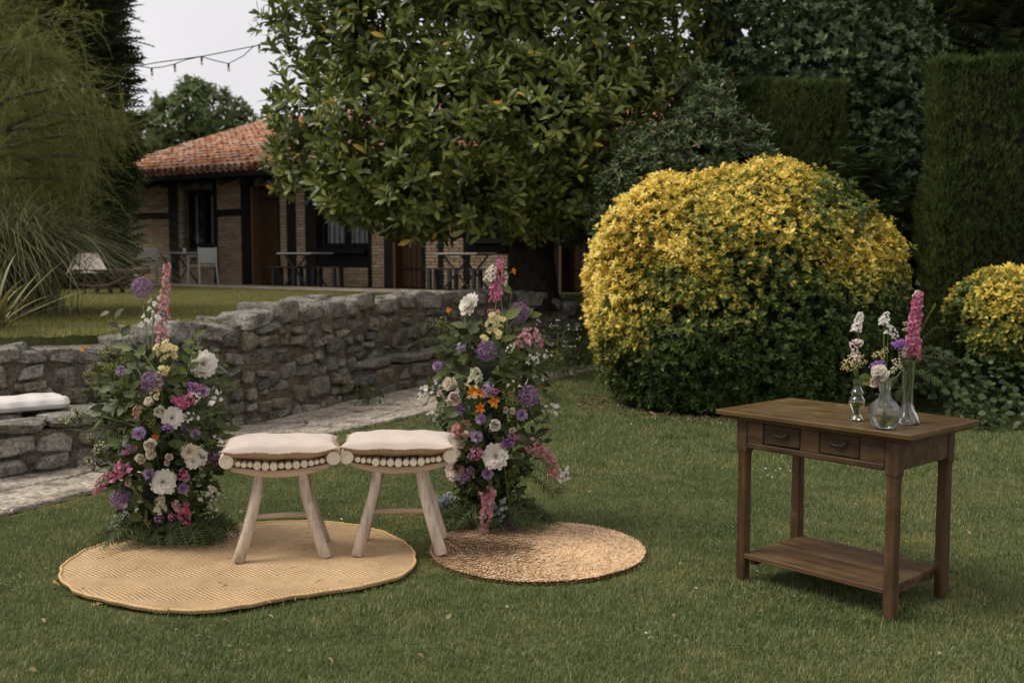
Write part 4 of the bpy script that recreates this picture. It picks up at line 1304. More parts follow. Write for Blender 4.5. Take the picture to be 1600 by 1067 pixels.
# ---------------- conifers: flat drooping sprays along whorled boughs
M_CON = leaf_mat('dark conifer', [(0.008, 0.014, 0.007), (0.016, 0.026, 0.012), (0.030, 0.042, 0.018), (0.045, 0.058, 0.024)], rough=.7, trans=.06, spec=.25, gain=2.0)
def frond_base(n=9, w=.32, droop=.2):
    V = []; T = []
    for i in range(n):
        t_ = (i + .5) / n; z = -droop * t_ * t_
        for sg in (-1, 1):
            b = len(V); L_ = w * (1 - t_ * .75) + .08
            V += [(0, t_ - .04, z), (0, t_ + .06, z), (sg * L_, t_ + L_ * .7, z - .05)]
            T.append((b, b + 1, b + 2) if sg > 0 else (b + 1, b, b + 2))
    b = len(V); V += [(-.015, 0, 0), (.015, 0, 0), (0, 1.12, -droop * 1.2)]; T.append((b, b + 1, b + 2))
    return np.array(V, float), np.array(T)
FR = frond_base()
def column_conifer(name, label, base, h, rad, n, seed, mat, size=(.3, .55), taper=.5, outward=.6, cone=None):
    r = empty(name, base); tag(r, label, 'tree')
    rs = np.random.default_rng(seed)
    z = rs.uniform(.0, 1, n) ** .9 * h; a = rs.uniform(0, 6.283, n)
    prof = (1 - z / h) ** taper if cone is None else np.interp(z / h, *cone)
    d = np.stack([np.cos(a), np.sin(a), np.zeros(n)], -1)
    q = np.c_[d[:, :2] * 2, z]
    rr = rad * prof * (1 + .16 * vnoise(q, 1.7, seed) + .1 * vnoise(q, 5, seed + 3)) * rs.uniform(.72, 1.0, n)
    P = d * rr[:, None]; P[:, 2] = z
    ax = norm(d * outward + np.array((0, 0, .55)) + rs.normal(size=P.shape) * .25)
    foliage('crown', r, FR, P + np.array(base), basis(ax, np.array((0, 0, 1.0)) + d * .3 + rs.normal(size=P.shape) * .4), rs.uniform(size[0], size[1], n), mat)
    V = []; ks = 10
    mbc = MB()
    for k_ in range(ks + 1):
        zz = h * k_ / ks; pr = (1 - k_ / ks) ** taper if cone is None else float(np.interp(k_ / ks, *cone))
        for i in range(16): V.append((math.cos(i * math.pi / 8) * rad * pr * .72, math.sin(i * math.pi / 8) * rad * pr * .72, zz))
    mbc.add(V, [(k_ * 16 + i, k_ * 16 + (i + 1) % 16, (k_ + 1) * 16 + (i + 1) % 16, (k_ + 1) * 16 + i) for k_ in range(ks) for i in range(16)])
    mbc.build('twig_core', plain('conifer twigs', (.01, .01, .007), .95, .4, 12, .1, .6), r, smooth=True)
    limb(r, [Vector(base) + Vector((0, 0, -.1)), Vector(base) + Vector((0, 0, h * .9))], [.22, .05], 'trunk')
    return r
c_ = D(100, 440, 19.0)
column_conifer('cypress_tree', 'dark dense cypress tree at the left with spiky tufts against the sky', (c_.x - .12, c_.y, .95), 11.5, 1.12, 6500, 81, M_CON, (.34, .7), .5, .95, ([0, .15, .6, 1], [.86, .96, .9, .05]))
c_ = D(20, 430, 21.0)
column_conifer('cypress_tree', 'second dark cypress at the far left edge, behind the feathery tamarisk', (c_.x - 1.2, c_.y, .95), 12.5, 1.8, 4200, 82, M_CON, (.4, .75), .5, .9, ([0, .15, .6, 1], [.8, .96, .9, .05]))
for u, y, h, rad, sd_, lab in ((1500, 18.5, 9.5, 2.4, 83, 'dark conifer looming above the tall clipped hedge'), (1640, 17.5, 9.5, 2.4, 84, 'dark conifer at the upper right corner behind the tall hedge'), (1390, 21, 10, 2.3, 85, 'dark conifer seen between the broadleaf tree and the tall hedge')):
    c_ = D(u, 400, y)
    column_conifer('fir_tree', lab, (c_.x, y, 0), h, rad, 4200, sd_, M_CON, (.5, .9), .6, 1.0, ([0, .2, .8, 1], [1, .95, .6, .05]))
# loose juniper spray beside the shorter hedge
c_ = D(1330, 330, 13.4)
jr = empty('juniper', (c_.x, c_.y, 0)); tag(jr, 'loose feathery juniper branches right of the shorter clipped column', 'shrub')
n = 420; fd = norm(np.stack([rng.uniform(.2, 1.1, n), rng.uniform(-.9, -.1, n), rng.uniform(-.1, .5, n)], -1))
P = np.array(D(1310, 270, 13.5)) + np.stack([rng.normal(.25, .2, n), rng.normal(0, .15, n), rng.normal(-.15, .24, n)], -1)
foliage('foliage', jr, FR, P, basis(fd, np.array((0, 0, 1.)) + rng.normal(size=(n, 3)) * .3), rng.uniform(.10, .26, n), M_HEDGE, np.full(n, .42))
limb(jr, [Vector((c_.x, c_.y + .2, -.05)), Vector(D(1310, 270, 13.6))], [.05, .02], 'trunk')

# ---------------- distant tree behind the roof
M_FAR = leaf_mat('far tree leaves', [(0.045, 0.065, 0.03), (0.065, 0.095, 0.04), (0.09, 0.12, 0.055)], rough=.6, trans=.3, gain=1.7)
fl = px_lobes([(310, 175, 42, 40), (300, 150, 22, 40), (345, 185, 38, 40), (265, 195, 38, 40), (380, 200, 26, 40), (240, 215, 36, 40), (330, 160, 20, 40), (250, 170, 14, 40), (300, 230, 60, 41), (220, 190, 12, 40), (375, 178, 13, 40), (200, 240, 40, 41)])
c_ = D(305, 380, 40)
leafy('deciduous_tree', 'leafy deciduous tree far behind the tiled roof against the sky', 'tree', (c_.x, c_.y, 1.0), fl, 1500, lfh, (.2, .36), M_FAR, 6, 91, (.3, 1.12), inner=200, el=(-30, 80),
      trunk=[(bend((c_.x, 40, .9), D(305, 200, 40), 6, 0, .01), [.25, .22, .18, .15, .1, .06])])
# far wood closing the view on all sides
M_WOOD = M_FAR
P = np.stack([rng.uniform(-60, 70, 1500), rng.uniform(44, 52, 1500), rng.uniform(.5, 1, 1500)], -1); P[:, 2] = .5 + rng.uniform(0, 1, 1500) * (3.6 + 1.0 * vnoise(np.c_[P[:, :1], P[:, :1] * 0, P[:, :1] * 0], .4, 4))
wd = empty('far_wood', (0, 48, 0)); 
tag(wd, 'low dark wood far behind the farmhouse', 'wood', kind='stuff')
V, T = scatter(sprig(6, lfh, .03, (-30, 70), (.7, 1.05), 9, .5), P - np.array((0, 48, 0)), basis(rand_dirs(len(P)), rand_dirs(len(P))), rng.uniform(.9, 1.5, len(P)))
bpy.data.objects.remove(wd)
wd = link('far_wood', mesh_np('far_wood', V, T, True), M_WOOD); wd.location = (0, 48, 0)
tag(wd, 'low dark wood far behind the farmhouse', 'wood', kind='stuff')

# ---------------- tamarisk with feathery hanging plumes
M_TAM = leaf_mat('tamarisk plumes', [(0.034, 0.046, 0.018), (0.062, 0.078, 0.030), (0.098, 0.112, 0.044), (0.16, 0.155, 0.07)], rough=.65, trans=.3, spec=.25, gain=2.0)
def plume_base(seed, n=46, droop=.55):
    rs = np.random.default_rng(seed); V = []; T = []
    px_, py_, pz_ = 0, 0, 0
    for i in range(n):
        t_ = i / n
        y = t_ * .95; z = -droop * t_ ** 1.7; x = .10 * math.sin(t_ * 3 + seed)
        L_ = (.16 * (1 - t_) + .045) * rs.uniform(.6, 1.2)
        a = rs.uniform(0, 6.283); dx, dz = math.cos(a), math.sin(a)
        b = len(V)
        V += [(x - .005, y, z), (x + .005, y + .008, z), (x + dx * L_ * .62, y + L_ * .85, z + dz * L_ * .5 - L_ * .28)]
        T.append((b, b + 1, b + 2))
    for i in range(6):
        t0_, t1_ = i / 6, (i + 1) / 6; b = len(V)
        f_ = lambda q: (.10 * math.sin(q * 3 + seed), q * .95, -droop * q ** 1.7)
        A_, B_ = f_(t0_), f_(t1_)
        V += [(A_[0] - .004, A_[1], A_[2]), (A_[0] + .004, A_[1], A_[2]), B_]; T.append((b, b + 1, b + 2))
    return np.array(V, float), np.array(T)
M_TBARK = stone_mat('tamarisk bark', [(0.11, 0.095, 0.075), (0.15, 0.13, 0.105)], 0, 2)
tam = empty('tamarisk_tree', (-6.6, 10.6, .93))
tag(tam, 'feathery olive green tamarisk tree with drooping plumes hanging in from the left edge', 'tree')
boughs = [((-90, 150, 10.6), (125, 30, 10.2), 140), ((-90, 170, 10.6), (60, 60, 9.9), 150), ((-90, 200, 10.4), (120, 140, 10.0), 150), ((-60, 230, 10.6), (165, 172, 10.4), 170), ((-60, 230, 10.8), (190, 195, 10.8), 150),
          ((-40, 250, 11), (225, 215, 11.2), 150), ((-60, 260, 10.6), (150, 250, 10.6), 170), ((-60, 290, 10.8), (110, 290, 10.8), 150), ((-70, 120, 10.8), (30, 10, 10.6), 150), ((-60, 40, 10.6), (80, -60, 10.4), 110), ((-40, 300, 11.2), (120, 280, 11.4), 100), ((-80, 100, 10.4), (100, 95, 10.3), 120)]
Pp = []; Dd = []; Ss = []
for a_, b_, n in boughs:
    n = int(n * 1.25); A_, B_ = D(*a_), D(*b_)
    pts = bend(A_, B_, 9, -.06, .04)
    limb(tam, pts, [.026 * (1 - .85 * i / 8) + .003 for i in range(9)], mat=M_TBARK)
    seg = np.array([p_[:] for p_ in pts])
    tt = rng.uniform(.05, 1, n) ** .75 * 8
    i0 = np.clip(tt.astype(int), 0, 7); fr_ = (tt - i0)[:, None]
    q = seg[i0] * (1 - fr_) + seg[i0 + 1] * fr_
    dr = norm(seg[i0 + 1] - seg[i0])
    Pp.append(q + rng.normal(size=q.shape) * np.array((.07, .16, .06)))
    Dd.append(norm(dr * .8 + rng.normal(size=q.shape) * .55 + np.array((.15, -.1, -.05))))
    Ss.append(rng.uniform(.2, .46, n))
Pp, Dd, Ss = np.vstack(Pp), np.vstack(Dd), np.concatenate(Ss)
half = len(Pp) // 2; idx = rng.permutation(len(Pp))
for k_, sel in enumerate((idx[:half], idx[half:])):
    foliage('crown', tam, plume_base(3 + k_), Pp[sel], basis(Dd[sel], np.array((0, 0, 1.)) + rng.normal(size=(len(sel), 3)) * .25), Ss[sel], M_TAM)
# denser mass further back inside the crown
n = 700
q = np.array([D(u, v, y)[:] for u, v, y in zip(rng.uniform(-80, 150, n), rng.uniform(60, 330, n), rng.uniform(11.2, 12.6, n))])
ok = q[:, 0] / q[:, 1] * F + 800 < 215 - np.abs((400 - (q[:, 2] - CAMZ) / q[:, 1] * F) - 250) * .55
foliage('crown', tam, plume_base(9), q[ok], basis(norm(rng.normal(size=(ok.sum(), 3)) + np.array((.7, -.2, -.1))), np.array((0, 0, 1.)) + rng.normal(size=(ok.sum(), 3)) * .3), rng.uniform(.4, .8, ok.sum()), M_TAM)
limb(tam, [Vector((-6.6, 10.6, .8)), Vector((-6.5, 10.6, 2.0)), Vector(D(-90, 190, 10.7))], [.18, .15, .1], 'trunk')
limb(tam, [Vector((-6.5, 10.6, 2.0)), Vector(D(-60, 60, 10.7)), Vector(D(-60, -40, 10.7))], [.12, .1, .06])

# ---------------- pampas clump, yucca
M_PAM = leaf_mat('pampas blades', [(0.04, 0.052, 0.03), (0.075, 0.09, 0.052), (0.12, 0.132, 0.08), (0.20, 0.19, 0.125)], rough=.6, trans=.2, gain=1.7)
def arch_blades(P, az, ln, lean, droop, w, n=9):
    V = []; T = []
    for p_, a, L_, le, dr, ww in zip(P, az, ln, lean, droop, w):
        b = len(V); out = np.array((math.cos(a), math.sin(a), 0)); sd_ = np.array((-math.sin(a), math.cos(a), 0))
        for i in range(n):
            t_ = i / (n - 1)
            c = p_ + out * L_ * (math.sin(le) * t_ + .42 * dr * t_ ** 2.2) + np.array((0, 0, L_ * (math.cos(le) * t_ - .55 * dr * t_ ** 2.6)))
            hw = ww * (1 - t_ ** 2.5) * .5 + .0004
            V += [c - sd_ * hw, c + sd_ * hw]
            if i: T += [(b + 2 * i - 2, b + 2 * i - 1, b + 2 * i + 1), (b + 2 * i - 2, b + 2 * i + 1, b + 2 * i)]
    return np.array(V), np.array(T)
c_ = D(8, 500, 10.9); bz = float(tz(0, 10.9))
pam = empty('pampas_grass', (c_.x, c_.y, bz)); tag(pam, 'big clump of arching pampas grass on the upper lawn at the left', 'ornamental grass')
n = 3600
P = np.stack([rng.normal(0, .2, n), rng.normal(0, .2, n), np.zeros(n)], -1)
V, T = arch_blades(P, rng.uniform(0, 6.283, n), rng.uniform(1.4, 2.5, n), rng.uniform(.04, .5, n), rng.uniform(.7, 1.5, n), rng.uniform(.005, .012, n))
o = link('blades', mesh_np('blades', V, T, True), M_PAM, pam); o['kind'] = 'stuff'
c_ = D(-12, 520, 9.0); bz = float(tz(0, 9.0))
yu = empty('yucca', (c_.x, c_.y, bz)); tag(yu, 'spiky plant with long pale sword leaves at the left edge on the upper lawn', 'plant')
M_YUC = leaf_mat('sword leaves', [(0.10, 0.12, 0.055), (0.16, 0.17, 0.085), (0.25, 0.23, 0.13)], rough=.45, trans=.15, gain=1.2)
for k_ in range(44):
    V, T = arch_blades(np.array([(random.gauss(0, .04), random.gauss(0, .04), .02)]), [random.uniform(-1.6, 1.3) if k_ < 20 else random.uniform(0, 6.28)], [random.uniform(.6, 1.15)], [random.uniform(.3, 1.25)], [random.uniform(.05, .6)], [random.uniform(.022, .034)])
    link('leaf', mesh_np('leaf', V, T, True), M_YUC, yu)

# ---------------- ivy and weeds
M_IVY = leaf_mat('ivy leaves', [(0.012, 0.022, 0.009), (0.022, 0.038, 0.014), (0.035, 0.055, 0.022), (0.055, 0.075, 0.035)], rough=.45, trans=.1, gain=1.4)
n = 7500
uu = rng.uniform(1395, 1720, n); vv = rng.uniform(588, 700, n)
P = np.stack([rng.uniform(3.3, 6.8, n), rng.uniform(9.3, 12.6, n), np.zeros(n)], -1)
hgt = .50 * np.clip((P[:, 1] - 9.25) / .8, 0, 1) ** .6 * (1 + .3 * vnoise(P, 2.2, 8))
P[:, 2] = hgt * rng.uniform(.25, 1.0, n)
keep = ~((P[:, 0] < 4.1) & (P[:, 1] < 10.2))
P = P[keep]
ivy = link('ground_ivy', None) if False else None
base_iv = leaf_base(.85, .08, .15, (0, .3, .6, 1))
V, T = scatter(base_iv, P, basis(norm(rng.normal(size=P.shape) * np.array((1, 1, .4)) + np.array((0, -.6, -.1))), norm(np.array((0, -.6, .8)) + rng.normal(size=P.shape) * .4)), rng.uniform(.05, .09, len(P)))
iv = link('ground_ivy', mesh_np('ground_ivy', V, T, True), M_IVY)
tag(iv, 'dark ivy ground cover below the tall hedge and the smaller golden bush', 'ivy', kind='stuff')
# dead leaves under the big bush
n = 900
a = rng.uniform(3.0, 6.4, n); rr = rng.uniform(.85, 1.12, n)
P = np.stack([BUSH_C[0] + np.cos(a) * rr * 1.6, BUSH_C[1] + np.sin(a) * rr * 1.5, rng.uniform(.012, .04, n)], -1)
V, T = scatter(leaf_base(.5, .15, .2), P, basis(norm(rng.normal(size=P.shape) * np.array((1, 1, .15))), norm(np.array((0, 0, 1.)) + rng.normal(size=P.shape) * .5)), rng.uniform(.03, .06, n))
tag(link('leaf_litter', mesh_np('leaf_litter', V, T), leaf_mat('dead leaves', [(.10, .065, .035), (.2, .14, .08), (.3, .22, .13)], rough=.8, trans=.1)), 'dead leaves lying under the golden bush', 'leaf litter', kind='stuff')

M_WEED = leaf_mat('weed leaves', [(0.035, 0.055, 0.02), (0.06, 0.09, 0.03), (0.085, 0.12, 0.045)], rough=.55, trans=.2, gain=1.5)
M_WHITE = plain('white petals small', (.72, .70, .63), .6)
def weed(u, v, zb, h, n, label, seed, flowers=0, spread=.16):
    b = G(u, v, zb); rs = np.random.default_rng(seed)
    r = empty('weed', b); tag(r, label, 'plant', 'weeds along the stone wall')
    P = np.stack([rs.normal(0, spread * .5, n), rs.normal(0, spread * .4, n), np.zeros(n)], -1)
    V, T = arch_blades(P, rs.uniform(0, 6.283, n), rs.uniform(.4, 1, n) * h, rs.uniform(.05, .5, n), rs.uniform(.1, .7, n), np.full(n, .006))
    link('stems', mesh_np('stems', V, T, True), M_WEED, r)
    m_ = n * 7
    Q = np.stack([rs.normal(0, spread, m_), rs.normal(0, spread * .7, m_), rs.uniform(.05, .95, m_) * h], -1)
    foliage('foliage', r, leaf_base(.35, .1, .15), Q + np.array(b), basis(rand_dirs(m_, rs) + np.array((0, -.2, .2)), rand_dirs(m_, rs) + np.array((0, 0, .8))), rs.uniform(.03, .075, m_), M_WEED)
    if flowers:
        mbf = MB()
        for _ in range(flowers):
            c = Vector((rs.normal(0, spread), rs.normal(-.05, .05), rs.uniform(.55, 1.05) * h))
            for k_ in range(4):
                mbf.lathe([(0, -.008), (.011, 0), (0, .008)], 6, M=Matrix.Translation(c + Vector((rs.normal(0, .018), rs.normal(0, .018), rs.normal(0, .018)))))
        tag(mbf.build('blossoms', M_WHITE, r), kind='stuff')
weed(880, 592, 0.03, .75, 46, 'tall weeds with small white flowers at the far end of the stone wall', 1, 9, .18)
weed(850, 590, 0.03, .55, 30, 'shorter leafy weeds at the foot of the far bench end', 2, 0, .2)
weed(905, 560, 0.03, .95, 36, 'tall thin weeds against the left flank of the golden bush', 3, 5, .12)
weed(572, 632, 0.03, .22, 14, 'small weed at the corner of the far stone bench', 6, 0, .1)

# ---------------- string lights
M_CABLE = plain('black cable', (.02, .02, .022), .6)
M_BULB, t, p, o = new_mat('clear bulb glass')
p.inputs['Base Color'].default_value = (.9, .88, .82, 1); p.inputs['Roughness'].default_value = .1; p.inputs['Transmission Weight'].default_value = .7
def lights(label, wire, cord, bulbs, y):
    c = D(wire[0][0], wire[0][1], y)
    r = empty('string_lights', c); tag(r, label, 'string lights')
    if len(wire) > 1: MB().tube([D(u, v, y) - c for u, v in wire], .009, 5).build('support_wire', M_CABLE, r)
    MB().tube([D(u, v, y) - c for u, v in cord], .008, 5).build('cord', M_CABLE, r)
    for u, v in bulbs:
        q = D(u, v, y) - c
        MB().tube([q + Vector((0, 0, .01)), q + Vector((0, 0, -.06))], .018, 8).build('socket', M_CABLE, r)
        MB().lathe([(0, -.13), (.017, -.125), (.025, -.10), (.018, -.07), (.013, -.06)], 10, M=Matrix.Translation(q)).build('bulb', M_BULB, r, smooth=True)
lights('black festoon light string crossing the sky above the farmhouse roof', [(195, 108), (240, 99), (320, 88), (400, 72), (450, 58)],
       [(200, 101), (218, 104), (237, 107), (255, 105), (272, 101), (290, 94), (314, 89), (335, 95), (357, 100), (380, 88), (395, 74), (405, 70), (430, 72)], [(237, 107), (273, 101), (315, 90), (357, 100), (405, 71)], 17.5)
lights('festoon lights hanging in front of the dark cypress behind the tamarisk', [(60, 100)], [(60, 100), (98, 118), (115, 118), (130, 132), (147, 140), (163, 142), (185, 132), (200, 112)], [(98, 116), (129, 132), (162, 141)], 16.5)
# ================================================================== RUGS
# braided jute rug
m, t, p, o = new_mat('jute rug')
tc = t.nodes.new('ShaderNodeTexCoord'); sx = t.nodes.new('ShaderNodeSeparateXYZ'); t.links.new(tc.outputs['Object'], sx.inputs[0])
x, y = sx.outputs[0], sx.outputs[1]
band = math_(t, 'MULTIPLY', math_(t, 'ADD', y, 5.0), 1 / .17)
bf = math_(t, 'FLOOR', band)
par = math_(t, 'SUBTRACT', math_(t, 'MULTIPLY', math_(t, 'MODULO', bf, 2.0), 2.0), 1.0)
wn = t.nodes.new('ShaderNodeTexWhiteNoise'); wn.noise_dimensions = '1D'; t.links.new(bf, wn.inputs['W'])
dg = math_(t, 'ADD', math_(t, 'MULTIPLY', x, .72), math_(t, 'MULTIPLY', math_(t, 'MULTIPLY', y, .72), par))
nzw = noise(t, tc.outputs['Object'], 7, 3)
dg = math_(t, 'ADD', dg, math_(t, 'MULTIPLY', nzw, .03))
wv = math_(t, 'ABSOLUTE', math_(t, 'SINE', math_(t, 'MULTIPLY', dg, 3.1416 / .020)))
seam = math_(t, 'ABSOLUTE', math_(t, 'SUBTRACT', math_(t, 'FRACT', band), .5))
sm = math_(t, 'SUBTRACT', 1.0, math_(t, 'MULTIPLY', math_(t, 'SUBTRACT', seam, .45, True), 12.0), True)
fine = noise(t, tc.outputs['Object'], 130, 6, .7); mid = noise(t, tc.outputs['Object'], 16, 5, .7); big = noise(t, tc.outputs['Object'], 2.6, 4)
h = math_(t, 'ADD', math_(t, 'MULTIPLY', wv, sm), math_(t, 'MULTIPLY', fine, .55))
rp = ramp(t, [(0.45, 0.295, 0.145), (0.61, 0.43, 0.245), (0.71, 0.54, 0.345)], [.3, .5, .72])
t.links.new(math_(t, 'ADD', math_(t, 'MULTIPLY', mid, .55), math_(t, 'MULTIPLY', fine, .45)), rp.inputs[0])
br = ramp(t, [(.84, .82, .80), (1.08, 1.08, 1.08)], [.35, .65]); t.links.new(big, br.inputs[0])
col = mixc(t, 1, rp.outputs[0], br.outputs[0], 'MULTIPLY')
gv = ramp(t, [(.40, .33, .27), (1, 1, 1)], [.0, .5]); t.links.new(wv, gv.inputs[0])
col = mixc(t, math_(t, 'MULTIPLY', math_(t, 'ADD', big, mid), .55), col, gv.outputs[0], 'MULTIPLY')
bt = math_(t, 'MULTIPLY', wn.outputs['Value'], .22)
col = mixc(t, bt, col, (.40, .25, .11))
sp_ = ramp(t, [(1, 1, 1), (0, 0, 0)], [.27, .32]); t.links.new(noise(t, tc.outputs['Object'], 21, 3, .5), sp_.inputs[0])
col = mixc(t, math_(t, 'MULTIPLY', sp_.outputs[0], .8), col, (.10, .055, .02))
t.links.new(col, p.inputs['Base Color']); p.inputs['Roughness'].default_value = .9; p.inputs['Specular IOR Level'].default_value = .15
bump(t, p, h, .85, .008)
M_JUTE = m
M_JROPE = wood('jute rope edge', [(0.42, 0.26, 0.11), (0.58, 0.38, 0.18), (0.68, 0.48, 0.25)], 0, 12, .9, .15, .6, kind='Object')
rugA = empty('jute_rug', (RUG_A_C[0], RUG_A_C[1], 0))
tag(rugA, 'large irregular oval rug of braided golden jute lying under the two stools', 'rug')
def rugz(x_, y_):
    q = np.stack([np.asarray(x_), np.asarray(y_), np.asarray(x_) * 0], -1)
    return .030 + .008 * vnoise(q, 2.6, 17) + .003 * vnoise(q, 9, 18) + .016 * np.exp(-((x_ - .45) ** 2 + (y_ + .30) ** 2) / .045)
na_, nr2 = 220, 46
an = np.linspace(0, 2 * math.pi, na_, endpoint=False); RA = rug_a_r(((an + math.pi) % (2 * math.pi)) - math.pi)
RA = RA * (1 + .004 * np.sin(an * 23) + .003 * np.sin(an * 41 + 1))
V = [(0, 0, float(rugz(np.array([0.0]), np.array([0.0]))[0]))]; T = []
for k_ in range(1, nr2 + 1):
    xx = np.cos(an) * RA * k_ / nr2; yy = np.sin(an) * RA * k_ / nr2; zz = rugz(xx, yy)
    V += list(zip(xx, yy, zz))
for i in range(na_): T.append((0, 1 + i, 1 + (i + 1) % na_))
for k_ in range(nr2 - 1):
    b0 = 1 + k_ * na_; b1 = b0 + na_
    for i in range(na_):
        i2 = (i + 1) % na_; T += [(b0 + i, b1 + i, b1 + i2), (b0 + i, b1 + i2, b0 + i2)]
b0 = 1 + (nr2 - 1) * na_; bl = len(V)
V += [(V[b0 + i][0], V[b0 + i][1], V[b0 + i][2] - .014) for i in range(na_)]
for i in range(na_): T += [(b0 + i, bl + i, bl + (i + 1) % na_), (b0 + i, bl + (i + 1) % na_, b0 + (i + 1) % na_)]
bc = len(V); V.append((0, 0, .012)); T += [(bc, bl + (i + 1) % na_, bl + i) for i in range(na_)]
link('weave', mesh_np('weave', np.array(V), np.array(T), True), M_JUTE, rugA)
rp_ = MB(); nse = 700
for ro, rr in ((.997, .0075),):
    pts = []
    for i in range(nse + 1):
        a = 2 * math.pi * i / nse; r0 = float(np.interp(a, np.r_[an, 2 * math.pi], np.r_[RA, RA[0]])) * ro
        xq, yq = math.cos(a) * r0, math.sin(a) * r0
        pts.append((xq, yq, float(rugz(np.array([xq]), np.array([yq]))[0]) + .001))
    rp_.tube(pts, [rr * (1 + .22 * math.sin(i * 1.9)) for i in range(nse + 1)], 6, cap=False)
rp_.build('rope_edge', M_JROPE, rugA, smooth=True)
fm = MB()                                                        # loose ends and frayed knots
for u, v in ((88, 912), (262, 953), (150, 945), (420, 940)):
    c = G(u, v, .035)
    for _ in range(5):
        d_ = Vector((random.gauss(0, 1), random.gauss(0, 1), random.uniform(0, .5))).normalized() * random.uniform(.012, .03)
        fm.tube([c - rugA.location, c - rugA.location + d_ * .5 + Vector((0, 0, .006)), c - rugA.location + d_], [.003, .0025, .001], 4)
fm.build('frayed_ends', M_JROPE, rugA)

# round braided rug: concentric plaits as real ridges
rugB = empty('round_rug', (RUG_B_C[0], RUG_B_C[1], 0))
tag(rugB, 'round rug of coarse concentric seagrass plaits under the right flower column', 'rug')
m, t, p, o = new_mat('seagrass plait')
tc = t.nodes.new('ShaderNodeTexCoord'); at = t.nodes.new('ShaderNodeAttribute'); at.attribute_name = 'tint'
f1 = noise(t, tc.outputs['Object'], 60, 5, .7); f2 = noise(t, tc.outputs['Object'], 5, 4)
ff = math_(t, 'ADD', math_(t, 'MULTIPLY', f1, .5), math_(t, 'MULTIPLY', at.outputs['Fac'], .5))
rp = ramp(t, [(0.24, 0.135, 0.065), (0.50, 0.31, 0.165), (0.64, 0.435, 0.25), (0.73, 0.54, 0.34)], [.2, .4, .56, .78]); t.links.new(ff, rp.inputs[0])
b_ = ramp(t, [(.8, .8, .8), (1.1, 1.1, 1.1)], [.35, .65]); t.links.new(f2, b_.inputs[0])
t.links.new(mixc(t, 1, rp.outputs[0], b_.outputs[0], 'MULTIPLY'), p.inputs['Base Color']); p.inputs['Roughness'].default_value = .75; p.inputs['Specular IOR Level'].default_value = .3
bump(t, p, f1, .5, .004)
M_SEA = m
nring = 30; pr = RUG_B_R / nring
Vl = []; Tl = []; tl_ = []
rsr = np.random.default_rng(4)
strand = leaf_base(.36, -.2, 0, (0, .25, .6, 1), lambda q: math.sin(math.pi * min(.97, max(.05, q))) ** .6)
for k_ in range(nring):
    r0 = pr * (k_ + .5); ns = max(8, int(2 * math.pi * r0 / .021))
    a = (np.arange(ns) + rsr.uniform(-.2, .2, ns)) / ns * 2 * math.pi + k_
    for side in (-1, 1):
        a2 = a + side * .005 / max(r0, .05)
        tang = np.stack([-np.sin(a2), np.cos(a2), np.zeros(ns)], -1); rad = np.stack([np.cos(a2), np.sin(a2), np.zeros(ns)], -1)
        pos = rad * (r0 - side * pr * .42)[..., None] if False else rad * (r0 - side * pr * .46)
        pos[:, 2] = .026 + .004 * vnoise(pos, 4, 9) + rsr.uniform(-.002, .002, ns)
        d_ = norm(tang * .9 + rad * side * .62 + np.array((0, 0, .18)))
        V, T = scatter(strand, pos, basis(d_, np.tile((0, 0, 1.), (ns, 1)) + rad * side * .25 + rsr.normal(size=(ns, 3)) * .12), rsr.uniform(.030, .037, ns))
        Tl.append(T + sum(len(q) for q in Vl)); Vl.append(V)
        tl_.append(np.repeat(np.clip(rsr.normal(.5, .24, ns) + .1 * math.sin(k_ * 2.1), 0, 1), len(strand[0])))
pl = link('plaits', mesh_np('plaits', np.vstack(Vl), np.vstack(Tl), True, np.concatenate(tl_)), M_SEA, rugB)
mb = MB(); mb.lathe([(0.0, .022), (RUG_B_R * .5, .022), (RUG_B_R - .012, .022), (RUG_B_R - .008, .006), (0, .004)], 96)
base = mb.build('backing', plain('rug backing', (.11, .06, .025), .95, .3, 40), rugB, smooth=False)
fr_ = MB()
for i in range(60):
    a = random.uniform(0, 6.283); c = Vector((math.cos(a) * RUG_B_R, math.sin(a) * RUG_B_R, .025)); d_ = Vector((math.cos(a + random.gauss(0, .8)), math.sin(a + random.gauss(0, .8)), random.uniform(-.2, .5))) * random.uniform(.012, .03)
    fr_.tube([c, c + d_ * .6, c + d_ + Vector((0, 0, -.004))], [.002, .0015, .0008], 4)
fr_.build('frayed_ends', M_SEA, rugB)

# ================================================================== STOOLS
M_LOG = wood('limed wood', [(0.36, 0.265, 0.195), (0.50, 0.395, 0.305), (0.60, 0.50, 0.40)], 1, 5, .7, .25, .5, (.66, .58, .50))
M_LOGV = wood('limed leg wood', [(0.22, 0.165, 0.12), (0.46, 0.37, 0.285), (0.62, 0.525, 0.43)], 2, 6, .75, .2, .8, (.64, .57, .50))
M_RAIL = wood('limed rail wood', [(0.40, 0.275, 0.175), (0.53, 0.385, 0.26), (0.60, 0.46, 0.33)], 0, 5, .7, .25, .4)
m, t, p, o = new_mat('sawn end grain')
tc = t.nodes.new('ShaderNodeTexCoord'); nn = noise(t, tc.outputs['Object'], 45, 5, .7)
rp = ramp(t, [(0.55, 0.44, 0.31), (0.70, 0.59, 0.44), (.74, .65, .52)], [.3, .5, .7]); t.links.new(nn, rp.inputs[0]); t.links.new(rp.outputs[0], p.inputs['Base Color']); p.inputs['Roughness'].default_value = .8
bump(t, p, nn, .3, .003)
M_END = m
